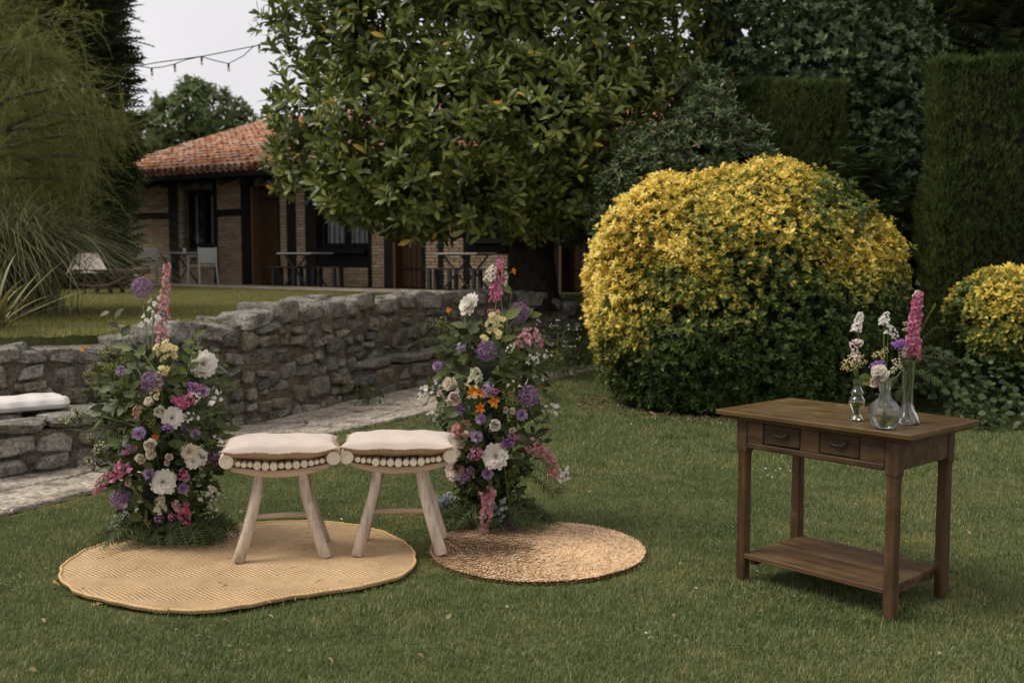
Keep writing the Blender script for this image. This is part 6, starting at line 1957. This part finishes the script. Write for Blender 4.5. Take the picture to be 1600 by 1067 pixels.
    def twig(s, pts, leaves, size, mat, base, out=.06, name='leaf_twig', w=.003):
        """a stalk with single leaves along it"""
        q = [s.at(u, v, out) - s.c for u, v in pts]
        o = MB().tube(q, [w * (1 - .5 * i / len(q)) for i in range(len(q))], 5).build(name, M_STEM, s.root, smooth=True)
        me = geo('leaf', base, mat)
        for i in range(leaves):
            t_ = (i + .8) / leaves * (len(q) - 1); i0 = min(int(t_), len(q) - 2); c = q[i0].lerp(q[i0 + 1], min(1, t_ - i0)); tg = (q[i0 + 1] - q[i0]).normalized()
            sd_ = Vector((1 if i % 2 else -1, s.rs.normal(-.3, .3), s.rs.normal(.1, .3))); d = (tg * .6 + sd_ * .8).normalized()
            R = basis(np.array([d[:]]), np.array([(s.rs.normal(0, .4), -.8, .6)]))[0] * size * s.rs.uniform(.8, 1.15)
            M_ = np.eye(4); M_[:3, :3] = R; M_[:3, 3] = c[:]; link('leaf', me, None, o, Matrix(M_.tolist()))
        return o
    def fern(s, pts, L_, n, mat=None, out=.05, name='fern_frond', thin=.2):
        q = [s.at(u, v, out) - s.c for u, v in pts]; return frond(name, s.root, q, L_, n, mat or M_FERN, s.rs, thin)
    def leaves(s, n_obj, n_rest, zr, size, mat, base, spread=1.0, hang=.2, seed=1, inner=.45, name='leaf', low=False):
        rs = np.random.default_rng(seed); n = n_obj + n_rest
        z = rs.uniform(zr[0], zr[1], n); a = rs.uniform(-math.pi, math.pi, n); R = np.array([s.rad(q) for q in z])
        f_ = rs.uniform(inner, 1.02, n) * spread
        P = np.stack([np.sin(a) * R * f_, -np.cos(a) * R * f_, z], -1)
        out = np.stack([np.sin(a), -np.cos(a), np.zeros(n)], -1)
        d = norm(out * .8 + rs.normal(size=(n, 3)) * .55 + np.array((0, 0, .25 - hang)) )
        nm = norm(out * .9 + np.array((0, -.2, .7)) + rs.normal(size=(n, 3)) * .4)
        sc = rs.uniform(size[0], size[1], n); R_ = basis(d, nm)
        sco = P[:, 1] - f_ * .05; o_ = np.argsort(sco)
        me = geo('leaf', base, mat)
        for i in o_[:n_obj]:
            M_ = np.eye(4); M_[:3, :3] = R_[i] * sc[i]; M_[:3, 3] = P[i]; link(name, me, None, s.root, Matrix(M_.tolist()))
        r_ = o_[n_obj:]
        V, T = scatter(base, P[r_], R_[r_], sc[r_]); o = link('foliage', mesh_np('foliage', V, T, True), mat, s.root); o['kind'] = 'stuff'
def frond(name, parent, q, L_, n, mat, rs, thin=.2, stemw=.002):
    seg = np.array([Vector(p_)[:] for p_ in q]); m_ = len(seg); t_ = (np.arange(n) + .5) / n
    x = t_ * (m_ - 1.001); i0 = x.astype(int); f_ = (x - i0)[:, None]; c = seg[i0] * (1 - f_) + seg[i0 + 1] * f_; tg = norm(seg[i0 + 1] - seg[i0])
    ref = np.array((rs.normal(0, .3), -.8, .5)); sd_ = norm(np.cross(tg, ref)); Vs = []; Ts = []; b = 0
    for sg in (-1, 1):
        d = norm(sd_ * sg + tg * .55 + rs.normal(size=tg.shape) * .12)
        V, T = scatter(leaf_base(thin, .1, .2, (0, .35, 1), lambda y: (1 - y) ** .7 * (1 if y > .01 else .8)), c, basis(d, np.tile(ref, (n, 1)) + rs.normal(size=tg.shape) * .2), L_ * (np.sin(math.pi * np.clip(t_ * .82 + .16, 0, 1)) ** .8 + .08) * rs.uniform(.85, 1.1, n))
        Vs.append(V); Ts.append(T + b); b += len(V)
    V, T = np.vstack(Vs), np.vstack(Ts)
    o = link(name, mesh_np(name, V, T, True), mat, parent)
    MB().tube([Vector(p_) for p_ in q], [stemw * (1 - .7 * i / m_) for i in range(m_)], 5).build('stem', M_STEM, o)
    return o
lf_broad = leaf_base(.56, .10, .18, (0, .25, .55, .8, 1)); lf_lance = leaf_base(.30, .10, .2, (0, .3, .65, 1)); lf_small = leaf_base(.5, .1, .1, (0, .4, 1))

def fernbed(A, us, n, seed):
    rs = np.random.default_rng(seed)
    for k_ in range(n):
        u = rs.uniform(*us); x0 = D(u, 850, A.c.y).x - A.c.x; y0 = rs.uniform(-.20, .02)
        d = Vector((np.sign(rs.normal(x0 * 2.5, .4)) * rs.uniform(.3, 1), rs.uniform(-.9, .1), 0)).normalized(); ln = rs.uniform(.13, .24); z0 = rs.uniform(.05, .14)
        p0 = Vector((x0 * .75, y0 * .7, z0)); p1 = p0 + d * ln * .5 + Vector((0, 0, .03)); p2 = p0 + d * ln; p2.z = .05
        frond('fern_frond', A.root, [p0, p0.lerp(p1, .5) + Vector((0, 0, .012)), p1, p1.lerp(p2, .5) + Vector((0, 0, .008)), p2], .052, 17, M_FERN, rs, .22)
def stand(A, h, r):
    MB().lathe([(r * 1.3, .034), (r * 1.3, .05), (r, .06), (r * .95, h * .6), (r * .6, h), (0, h)], 14).build('floral_foam', plain('dark floral foam', (.010, .018, .009), .95, .4, 40), A.root, smooth=True)

# ---------------------------------------------------------------- LEFT COLUMN
AL = Arr(258, 5.66, 'tall left column of mixed flowers standing on the oval jute rug', .3,
         [(0, .16), (.12, .18), (.3, .24), (.45, .29), (.7, .32), (.9, .30), (1.02, .24), (1.15, .12), (1.3, .06), (1.7, .03)])
A = AL; A.stems = MB()
stand(A, .95, .11)
A.leaves(150, 420, (.12, 1.08), (.06, .10), M_LEAFD, lf_broad, 1.0, .15, 1)
A.leaves(70, 220, (.2, 1.05), (.07, .12), M_LEAFD, lf_lance, 1.05, .2, 2)
A.leaves(30, 40, (.25, 1.05), (.05, .085), M_LEAFL, lf_broad, 1.0, .1, 3, .75)
A.leaves(30, 60, (.15, .9), (.035, .06), M_LEAFG, lf_small, 1.08, .1, 4, .75)
for u, v, r in ((222, 449, 17), (237, 597, 18), (338, 714, 15), (189, 780, 17)): A.head('allium', 'purple', u, v, r, .05 if v > 500 else .0, .3, stemlen=.3 if v < 500 else .12)
for u, v, r in ((317, 569, 22), (269, 653, 17.5), (255, 753, 20.5)): A.head('dahlia', 'white', u, v, r, .05, .3, centre=CEN)
A.head('dahlia', 'cream', 296, 705, 14, .05); A.head('dahlia', 'white', 310, 714, 14, .06); A.head('dahlia', 'white', 302, 721, 12, .07)
for u, v, r in ((238, 630, 11.5), (252, 641, 12), (236, 696, 13.5), (239, 712, 12), (221, 718, 11)): A.head('rose', 'cream', u, v, r, .055)
A.head('rose', 'blush', 264, 713, 8, .05); A.head('rose', 'blush', 262, 722, 7, .05); A.head('rose', 'cream', 205, 752, 9, .0, name='rose')
for u, v, r in ((217, 677, 10.5), (319, 612, 9), (305, 678, 7.5), (233, 740, 9), (287, 763, 9), (290, 746, 7)): A.head('pompon', 'lilac', u, v, r, .05)
for u, v, r, c in ((203, 695, 7, 'lilac'), (211, 699, 6, 'magenta'), (197, 705, 6, 'magenta'), (262, 668, 9, 'violet'), (300, 605, 8, 'violet'), (249, 810, 7, 'violet'), (268, 807, 6, 'magenta'), (284, 741, 9, 'magenta'), (308, 605, 7, 'magenta'), (190, 580, 8, 'lilac'), (215, 640, 7, 'peach'), (213, 648, 6, 'peach')): A.head('phlox', c, u, v, r, .055)
A.spike('pink', [(255, 535), (253, 500), (257, 470), (259, 440), (262, 412)], 8, 44, out=.0, col2='peach')
A.spike('magenta', [(272, 632), (286, 628), (302, 620)], 9, 24); A.spike('cream', [(300, 622), (311, 617)], 7, 9)
A.spike('magenta', [(196, 728), (178, 742), (160, 752), (149, 770)], 8, 36, out=.08, col2='pink')
A.spike('magenta', [(283, 786), (289, 806), (297, 828)], 9, 34, out=.06)
A.spike('yellow', [(239, 622), (246, 604), (248, 590), (246, 578)], 6, 20)
A.spike('pale', [(250, 800), (250, 785), (252, 775)], 7, 18); A.spike('pale', [(276, 795), (276, 780)], 5, 10)
for pts in ([(228, 508), (232, 490), (238, 468)], [(240, 505), (246, 480), (240, 462)]):
    A.spike('white', pts, 9, 9, 'delphinium', .0)
A.spike('blue', [(262, 495), (248, 490), (240, 500)], 7, 5, 'delphinium', .0)
A.daisies('yellow', 260, 549, 17, 10, 6.5); A.daisies('yellow', 257, 577, 6, 3, 5.0)
for u, v, r in ((180, 548, 17), (163, 552, 14), (196, 560, 13), (150, 570, 11), (140, 586, 12), (148, 600, 11), (172, 575, 13), (190, 600, 10), (180, 612, 8)): A.bunch('lime', u, v, r, 46, 'alchemilla', .7, .10, out=.04)
for u, v, r in ((122, 644, 12), (102, 656, 10), (112, 650, 8), (142, 680, 11), (158, 696, 12), (150, 705, 8), (143, 722, 10), (138, 716, 7), (118, 640, 8)): A.bunch('pale', u, v, r, 20, 'snowberry_sprig', .6, .15, out=.10)
for u, v, r in ((205, 675, 8), (235, 662, 9), (293, 696, 9), (202, 684, 8), (190, 720, 8), (230, 815, 8)): A.bunch('lime', u, v, r, 20, 'alchemilla', .8, .12)
for pts in ([(325, 622), (338, 612), (345, 628)], [(285, 655), (298, 648), (306, 655)], [(318, 770), (330, 782), (338, 800)], [(325, 765), (340, 775)], [(190, 800), (178, 822), (170, 835)], [(205, 790), (190, 808)], [(318, 830), (332, 800)]):
    A.spike('white' if pts[0][0] > 280 else 'blue', pts, 8, 9, 'white_sprig', .06)
A.head('lily', 'orange', 132, 545, 8, .02, stemlen=.32); A.head('lily', 'orange', 243, 683, 7, .04, name='lily'); A.head('lily', 'brown', 236, 690, 7, .04, name='seed_head')
A.twig([(215, 600), (200, 560), (192, 530), (182, 505), (170, 485)], 7, .075, M_LEAFG, lf_broad, .0)
A.twig([(222, 590), (205, 555), (188, 520)], 4, .08, M_LEAFG, lf_broad, .02); A.twig([(290, 590), (300, 560), (304, 525)], 8, .07, M_LEAFL, lf_broad, .02)
A.twig([(250, 590), (225, 555), (205, 545)], 5, .06, M_LEAFL, lf_broad); A.twig([(315, 560), (335, 545), (350, 570)], 4, .04, M_LEAFL, lf_small, .03)
for pts in ([(225, 620), (195, 600), (165, 610)], [(215, 660), (180, 640), (150, 650)], [(220, 700), (190, 690), (165, 700)], [(300, 640), (330, 650), (352, 680)], [(300, 700), (330, 690), (355, 670)], [(240, 640), (210, 630), (190, 600)]): A.twig(pts, 6, .075, M_LEAFD, lf_broad, .03)
for pts in ([(315, 600), (345, 590), (368, 605), (378, 618)], [(310, 610), (335, 605), (360, 615)], [(205, 740), (185, 760), (175, 790)], [(215, 760), (205, 785), (208, 810)], [(330, 640), (355, 640), (372, 650)], [(310, 790), (330, 775), (345, 760)], [(190, 690), (160, 685), (145, 705)], [(300, 650), (330, 640), (350, 630)]): A.fern(pts, .045, 16, M_FERN)
for pts in ([(145, 640), (105, 655), (92, 662)], [(240, 460), (238, 540), (240, 620)], [(222, 460), (232, 540), (245, 620)], [(255, 520), (256, 580), (252, 640)], [(120, 645), (160, 650), (210, 665)], [(140, 690), (180, 690), (215, 690)]):
    q = [A.at(u, v, -.02 if v < 545 else .03) - A.c for u, v in pts]; MB().tube(q, .0028, 5).build('stem', M_STEM, A.root)
fernbed(A, (195, 365), 64, 3)
A.stems.build('stems', M_STEM, A.root)

# ---------------------------------------------------------------- RIGHT COLUMN
AR = Arr(768, 6.0, 'tall right column of mixed flowers with orange lilies, behind the round rug', .3,
         [(0, .13), (.12, .15), (.25, .17), (.42, .24), (.6, .30), (.8, .32), (1.0, .28), (1.15, .2), (1.3, .10), (1.45, .05), (1.8, .03)])
A = AR; A.stems = MB()
stand(A, 1.0, .10)
A.leaves(150, 430, (.10, 1.15), (.06, .10), M_LEAFD, lf_broad, 1.0, .15, 11)
A.leaves(70, 220, (.15, 1.1), (.07, .12), M_LEAFD, lf_lance, 1.05, .2, 12)
A.leaves(24, 30, (.3, 1.2), (.05, .085), M_LEAFL, lf_broad, 1.0, .1, 13, .75)
A.leaves(30, 60, (.1, .9), (.035, .06), M_LEAFG, lf_small, 1.08, .1, 14, .75)
for u, v, r in ((812, 488, 16), (761, 548, 16.5), (826, 619, 17.5), (800, 813, 17)): A.head('allium', 'purple', u, v, r, .05, .3)
A.head('dahlia', 'white', 735, 477, 19, .04, .2, d=(-.7, -.6, .45), centre=CEN); A.head('dahlia', 'white', 775, 713, 21, .06, .3, centre=CEN); A.head('dahlia', 'blush', 712, 735, 17, .04, .2, centre=CEN)
A.head('rose', 'white', 772, 661, 14, .06); A.head('rose', 'cream', 708, 602, 15, .05); A.head('rose', 'blush', 712, 621, 14, .06); A.head('rose', 'cream', 722, 694, 9.5, .03); A.head('rose', 'cream', 719, 710, 10, .04); A.head('rose', 'cream', 712, 700, 9, .02); A.head('rose', 'cream', 800, 672, 7, .05); A.head('rose', 'blush', 790, 640, 6.5, .05); A.head('rose', 'cream', 800, 641, 7, .05); A.head('rose', 'white', 655, 735, 7, -.02)
for u, v, r in ((815, 648, 9), (751, 654, 8.5), (745, 682, 9.5), (762, 740, 9), (684, 572, 8)): A.head('pompon', 'lilac', u, v, r, .06)
for u, v, r, c in ((721, 541, 8, 'lilac'), (762, 606, 10, 'lilac'), (758, 615, 8, 'pink'), (773, 612, 6, 'magenta'), (744, 708, 10, 'magenta'), (738, 712, 7, 'lilac'), (794, 688, 10, 'violet'), (785, 697, 6, 'magenta'), (728, 748, 9, 'purple'), (722, 640, 6, 'violet'), (806, 682, 6, 'magenta'), (767, 487, 5, 'magenta'), (777, 488, 5, 'pink'), (718, 637, 5, 'violet'), (787, 695, 5, 'lilac'), (735, 735, 6, 'violet')): A.head('phlox', c, u, v, r, .06)
for u, v, r in ((740, 611, 12), (750, 614, 9), (773, 628, 11), (751, 638, 10), (802, 424, 6), (702, 485, 6), (852, 672, 7), (846, 602, 6)): A.head('lily', 'orange', u, v, r, .06 if 710 < u < 790 else .01, stemlen=.1 if 710 < u < 790 else .3)
A.spike('magenta', [(773, 470), (776, 450), (780, 425), (782, 404)], 8, 40, out=.0, col2='pink'); A.spike('cream', [(763, 438), (767, 425), (772, 416)], 7, 14, out=.0); A.spike('cream', [(783, 448), (788, 436), (792, 426)], 6, 12, out=.0)
A.spike('pink', [(814, 538), (822, 524), (832, 520), (840, 532), (842, 546)], 9, 34, out=.06, col2='blush')
A.spike('pink', [(828, 692), (840, 700), (855, 712), (868, 724)], 9, 34, out=.06, col2='peach'); A.spike('peach', [(862, 730), (868, 745)], 8, 14, out=.06); A.spike('white', [(880, 730), (884, 745)], 6, 8, out=.06)
A.spike('peach', [(725, 668), (712, 676), (698, 684)], 9, 24, out=.03, col2='blush')
A.spike('pink', [(761, 765), (764, 785), (760, 805), (756, 825), (756, 842)], 9, 52, out=.07, col2='blush')
A.spike('pale', [(742, 598), (744, 585), (741, 575)], 8, 18); A.spike('cream', [(797, 550), (800, 538)], 6, 10)
A.daisies('yellow', 772, 504, 15, 9, 5.5); A.daisies('yellow', 757, 529, 5, 3, 5); A.daisies('yellow', 778, 520, 6, 3, 5)
for u, v, r in ((690, 500, 10), (700, 510, 10), (685, 510, 8), (865, 552, 10), (872, 560, 9), (850, 530, 9), (795, 616, 11), (801, 628, 9), (725, 660, 7), (800, 738, 10), (796, 752, 9), (845, 555, 8), (832, 570, 8)): A.bunch('lime', u, v, r, 34, 'alchemilla', .7, .11, out=.05)
for pts in ([(672, 606), (660, 612), (652, 620)], [(690, 598), (676, 604)], [(672, 652), (680, 645), (690, 640)], [(872, 640), (860, 636), (848, 640)], [(884, 742), (872, 752)], [(835, 560), (850, 552), (862, 558)], [(826, 560), (838, 565)]): A.spike('white', pts, 7, 9, 'white_sprig', .06)
for pts in ([(690, 770), (692, 790), (688, 805)], [(700, 775), (696, 795)], [(780, 780), (782, 798), (780, 810)], [(682, 798), (694, 802)]): A.spike('blue', pts, 10, 12, 'nigella', .05)
A.twig([(790, 520), (795, 490), (800, 455)], 3, .11, M_LEAFL, lf_broad, .0); A.twig([(800, 540), (815, 510), (835, 480)], 5, .10, M_LEAFL, lf_broad, .0); A.twig([(770, 560), (785, 530), (788, 495)], 4, .10, M_LEAFL, lf_broad, .02); A.twig([(745, 540), (735, 520), (725, 500)], 4, .09, M_LEAFG, lf_broad, .02)
for pts in ([(740, 540), (715, 530), (695, 525)], [(790, 560), (800, 555), (812, 560)], [(800, 580), (825, 590), (845, 600)], [(745, 650), (730, 640), (712, 650)], [(730, 590), (705, 580), (690, 590)], [(770, 600), (790, 590), (800, 585)], [(800, 700), (825, 690), (850, 690)], [(730, 780), (725, 760), (715, 770)]): A.twig(pts, 6, .075, M_LEAFD, lf_broad, .03)
for pts in ([(735, 530), (700, 510), (670, 505), (645, 510)], [(725, 545), (690, 530), (655, 530)], [(730, 555), (700, 545), (672, 550)], [(820, 570), (850, 560), (880, 555)], [(825, 580), (855, 575), (885, 590)], [(830, 600), (860, 620), (880, 625)], [(810, 700), (840, 680), (870, 665)], [(820, 720), (860, 745), (895, 770)], [(840, 715), (872, 735), (905, 745)], [(820, 730), (850, 760), (870, 785)], [(835, 745), (865, 770), (888, 760)], [(710, 560), (695, 590), (680, 600)]): A.fern(pts, .045, 18, M_FERN, thin=.15)
for pts in ([(775, 470), (772, 510), (770, 560)], [(803, 520), (794, 545), (790, 580)], [(787, 720), (793, 770), (798, 800)], [(872, 520), (870, 560), (840, 590)], [(880, 600), (860, 615), (835, 620)]):
    q = [A.at(u, v, .05 if v > 680 else .0) - A.c for u, v in pts]; MB().tube(q, .0028, 5).build('stem', M_STEM, A.root)
fernbed(A, (700, 840), 56, 5)
A.stems.build('stems', M_STEM, A.root)

# ================================================================== VASES AND THEIR FLOWERS
def glass(name, col, rough=.02, bmp=None):
    m, t, p, o = new_mat(name)
    p.inputs['Base Color'].default_value = (*col, 1); p.inputs['Roughness'].default_value = rough
    p.inputs['Transmission Weight'].default_value = 1.0; p.inputs['IOR'].default_value = 1.48
    if bmp: bmp(t, p)
    return m
def cut(t, p):
    p.inputs['Roughness'].default_value = .02
    tc = t.nodes.new('ShaderNodeTexCoord')
    s = t.nodes.new('ShaderNodeSeparateXYZ'); t.links.new(tc.outputs['Object'], s.inputs[0])
    an_ = math_(t, 'ARCTAN2', s.outputs[1], s.outputs[0])
    hs = []
    for sg in (1, -1): hs.append(math_(t, 'ABSOLUTE', math_(t, 'SINE', math_(t, 'ADD', math_(t, 'MULTIPLY', an_, 13.0), math_(t, 'MULTIPLY', s.outputs[2], sg * 190.0)))))
    bump(t, p, math_(t, 'MULTIPLY', hs[0], hs[1]), .5, .004)
M_GL_G = glass('pale green glass', (.90, .94, .86)); M_GL_C = glass('cut clear glass', (.95, .97, .97), .04, cut); M_GL_T = glass('twisted clear glass', (.96, .97, .96))
M_WATER = glass('vase water', (.93, .95, .88)); M_WATER.node_tree.nodes['Principled BSDF'].inputs['IOR'].default_value = 1.33
def vase(u, v, label, prof, mat, water, wall_=.003, **kw):
    q = G(u, v, TZ); r = empty('glass_vase', (q.x, q.y, TZ + .0005)); tag(r, label, 'vase', 'glass vases on the wooden table')
    inner = [(max(.001, r_ - wall_), z_ + (.006 if i == 0 else 0)) for i, (r_, z_) in enumerate(prof)]
    full = [(0.0005, prof[0][1])] + prof + inner[::-1] + [(.0005, inner[0][1])]
    MB().lathe(full, 48, **kw).build('glass', mat, r, smooth=True)
    wp = [(max(.001, r_ - wall_ - .0008), z_ + (.007 if i == 0 else 0)) for i, (r_, z_) in enumerate(prof) if z_ < water]
    MB().lathe([(.0005, wp[0][1])] + wp + [(.0005, wp[-1][1])], 32).build('water', M_WATER, r, smooth=True)
    return r
def dens(pts, n=40):
    """smooth profile through a few points"""
    P = np.array(pts); t_ = np.concatenate([[0], np.cumsum(np.linalg.norm(np.diff(P, axis=0), axis=1))]); s_ = np.linspace(0, t_[-1], n)
    Q = np.stack([np.interp(s_, t_, P[:, 0]), np.interp(s_, t_, P[:, 1])], -1)
    for _ in range(2): Q[1:-1] = (Q[:-2] + 2 * Q[1:-1] + Q[2:]) / 4
    return [tuple(q) for q in Q]
v1 = vase(1338, 657, 'slim pale green baluster vase, leftmost of the three on the table', dens([(.030, 0), (.033, .004), (.033, .010), (.022, .020), (.018, .032), (.026, .050), (.036, .078), (.037, .092), (.030, .104), (.022, .112), (.030, .122), (.030, .130), (.020, .140), (.017, .160), (.021, .185)], 46), M_GL_G, .088)
v2 = vase(1381, 669, 'round bellied clear vase with a cut diamond pattern and short neck', dens([(.036, 0), (.042, .004), (.058, .025), (.068, .055), (.066, .085), (.050, .112), (.032, .126), (.024, .136), (.022, .160), (.026, .185), (.029, .196)], 46), M_GL_C, .085)
v3 = vase(1417, 662, 'tall narrow clear vase with a twisted ribbed foot, rightmost of the three', dens([(.048, 0), (.052, .004), (.050, .020), (.040, .040), (.028, .062), (.022, .090), (.021, .150), (.024, .230), (.029, .285)], 50), M_GL_T, .19, twist=42.0, rib=.10, ribn=9)

def cutflower(name, label, vs, neck, pts, y_off=0.0, grp='cut flowers in the glass vases'):
    """a single stem standing in a vase: thing at the neck; pts are where it passes in the picture"""
    y = vs.location.y + y_off
    r = empty(name, vs.location + Vector((0, 0, neck))); tag(r, label, 'flower', grp)
    q = [Vector((random.uniform(-.008, .008), random.uniform(-.008, .008), -neck + .02)), Vector((random.uniform(-.005, .005), 0, -.01))] + [D(u, v, y) - r.location for u, v in pts]
    MB().tube(q, [.0026] * len(q), 6).build('stem', M_STEM, r, smooth=True)
    return r, q
rsv = np.random.default_rng(77)
fl_ = floret_geo(5, 35, 2); FL5 = (fl_[0][:, [0, 2, 1]] * np.array((1, 1, -1)), fl_[1])
def put_spike(r, col, pts, y, rad_px, n, name='florets'):
    q = [D(u, v, y) - r.location for u, v in pts]; rr = rad_px / F * y
    (V, T), _ = spikelets(q, rr, n, FL5, rsv, .45, rr * .75, .3); link(name, mesh_np(name, V, T, True), MP[col], r)
def put_head(r, kind, col, u, v, y, rad_px, d, centre=None):
    o = link(kind, head_mesh(kind, col, 1), None, r, aim(d, rsv.uniform(0, 6), rad_px / F * y, D(u, v, y) - r.location))
    if centre: link('flower_centre', centre, None, o)
def put_bunch(r, col, u, v, y, rad_px, n, br=.12, name='berry_cluster', flat=.8):
    V, T = berries_geo(int(u + v), n, flat, br); link(name, mesh_np(name, V * rad_px / F * y, T, True), MP[col], r, Matrix.Translation(D(u, v, y) - r.location))
def put_leaf(r, u, v, y, d, size, mat=None, base=None, nrm=(0, -.8, .6)):
    R = basis(np.array([d], float), np.array([nrm], float))[0] * size; M_ = np.eye(4); M_[:3, :3] = R; M_[:3, 3] = (D(u, v, y) - r.location)[:]
    link('leaf', geo('leaf', base or lf_broad, mat or M_LEAFL), None, r, Matrix(M_.tolist()))
y1, y2, y3 = v1.location.y, v2.location.y, v3.location.y
r, _ = cutflower('solidago_sprig', 'yellow green clustered sprig in the slim left vase', v1, .185, [(1337, 585), (1334, 570)])
for u, v, q in ((1332, 560, 13), (1322, 566, 9), (1326, 574, 8), (1342, 556, 9), (1347, 566, 8), (1338, 572, 9), (1318, 574, 6)): put_bunch(r, 'yellow', u, v, y1, q, 26, .13)
for d, u in (((.9, -.1, .15), 1340), ((.75, -.3, -.3), 1342), ((-.2, -.7, .6), 1336)): put_leaf(r, u, 592, y1, d, .072)
r, _ = cutflower('white_spike', 'tall white flower spike in the slim left vase', v1, .185, [(1340, 570), (1341, 535), (1342, 505), (1344, 488)], .015)
put_spike(r, 'white', [(1338, 518), (1341, 508), (1343, 497), (1344, 488)], y1 + .015, 6.5, 26)
r, _ = cutflower('pale_sprig', 'pale pinkish white flower sprig in the slim left vase, below the tall spike', v1, .185, [(1338, 575), (1337, 550), (1344, 533)], -.01)
put_spike(r, 'blush', [(1340, 565), (1336, 552), (1333, 540), (1330, 533)], y1 - .01, 6, 22); put_spike(r, 'blush', [(1340, 538), (1347, 532)], y1 - .01, 6, 8)
r, _ = cutflower('pink_rose', 'big whitish pink rose leaning left out of the round vase', v2, .196, [(1379, 600)])
put_head(r, 'rose', 'white', 1375, 588, y2 - .02, 18, (-.35, -.75, .5)); put_head(r, 'rose', 'blush', 1369, 597, y2 - .02, 10, (-.6, -.7, .1))
for d in ((-.8, -.3, .2), (-.6, -.4, -.3)): put_leaf(r, 1362, 590, y2 + .01, d, .06)
r, _ = cutflower('purple_statice', 'purple flower just above the pink rose in the round vase', v2, .196, [(1376, 590), (1371, 575)], .015)
for u, v in ((1364, 573), (1371, 570), (1377, 569), (1372, 574)): put_head(r, 'phlox', 'violet', u, v, y2 + .015, 6.5, (0, -.7, .6))
r, _ = cutflower('yellow_sprig', 'small yellow green sprig behind the rose in the round vase', v2, .196, [(1380, 580), (1378, 558)], .03)
for u, v, q in ((1370, 553, 7), (1378, 550, 7), (1385, 548, 7), (1380, 558, 6), (1366, 556, 5)): put_bunch(r, 'yellow', u, v, y2 + .03, q, 15, .17)
r, _ = cutflower('white_spike', 'white flower spike bending right, rising from the round vase', v2, .196, [(1382, 580), (1381, 535), (1382, 510), (1385, 488)], .025)
put_spike(r, 'white', [(1380, 508), (1383, 498), (1386, 488)], y2 + .025, 6.5, 18); put_spike(r, 'white', [(1385, 512), (1392, 515), (1398, 522), (1400, 528)], y2 + .025, 6, 20); put_bunch(r, 'white', 1386, 489, y2 + .025, 4, 8, .3)
MB().tube([D(1385, 580, y2 + .025) - r.location, D(1387, 540, y2 + .025) - r.location, D(1388, 512, y2 + .025) - r.location], .0022, 5).build('stem', M_STEM, r)
r, _ = cutflower('pink_foxglove', 'tall bright pink flower spike in the tall narrow vase', v3, .285, [(1423, 560), (1427, 520), (1432, 485), (1436, 456)])
put_spike(r, 'magenta', [(1424, 558), (1426, 535), (1428, 510), (1431, 488), (1434, 468), (1436, 458)], y3, 9.5, 96); put_spike(r, 'pink', [(1426, 545), (1429, 505), (1433, 475)], y3, 8, 40); put_spike(r, 'blush', [(1433, 464), (1436, 455)], y3, 6, 12)
r, _ = cutflower('purple_statice', 'purple flower beside the pink spike in the tall narrow vase', v3, .285, [(1416, 575), (1406, 548)], -.02)
for u, v in ((1398, 540), (1405, 537), (1411, 536), (1405, 543)): put_head(r, 'phlox', 'violet', u, v, y3 - .02, 7, (-.1, -.7, .6))
r, _ = cutflower('white_sprig', 'cream white flower clusters leaning left from the tall narrow vase', v3, .285, [(1416, 578), (1408, 560)], -.03)
for u, v, q in ((1413, 546, 7), (1408, 555, 7), (1402, 565, 8), (1398, 574, 8), (1406, 572, 7), (1411, 552, 5), (1395, 580, 5), (1415, 506, 5), (1414, 514, 5)): put_bunch(r, 'pale', u, v, y3 - .03, q, 14, .2)
for k_, (pts, lab) in enumerate((([(1424, 578), (1445, 585), (1463, 595), (1476, 603)], 'arching fern frond at the right of the tall narrow vase, lowest of its fronds'), ([(1424, 572), (1445, 556), (1470, 560), (1484, 568)], 'thin fern frond reaching far right from the tall narrow vase'), ([(1420, 574), (1440, 530), (1460, 512), (1480, 512)], 'wispy upper fern frond right of the pink spike'), ([(1400, 590), (1385, 600), (1368, 602)], 'fern frond drooping left behind the round vase'), ([(1420, 595), (1410, 612), (1400, 628)], 'fern frond hanging down between the round and the tall vase'))):
    r, q = cutflower('fern_frond', lab, v3, .285, [pts[0]], .02)
    qq = [D(u, v, y3 + .03) - r.location for u, v in pts]
    frond('leaflets', r, qq, .034 if k_ in (0, 3, 4) else .02, 14, M_WEED if k_ == 0 else M_FERN, rsv, .22)
r, _ = cutflower('grass_blade', 'pale dry grass blade leaning right from the tall narrow vase', v3, .285, [(1424, 560), (1436, 522), (1450, 495), (1462, 474)], .01)
put_spike(r, 'lime', [(1446, 502), (1455, 487), (1462, 475)], y3 + .01, 1.6, 22, 'seed_head')
r, _ = cutflower('orange_sprig', 'small rusty orange sprig at the right rim of the tall narrow vase', v3, .285, [(1427, 572), (1436, 555)], -.01)
for u, v in ((1433, 562), (1436, 556), (1438, 551)): put_bunch(r, 'orange', u, v, y3 - .01, 3.5, 8, .3)
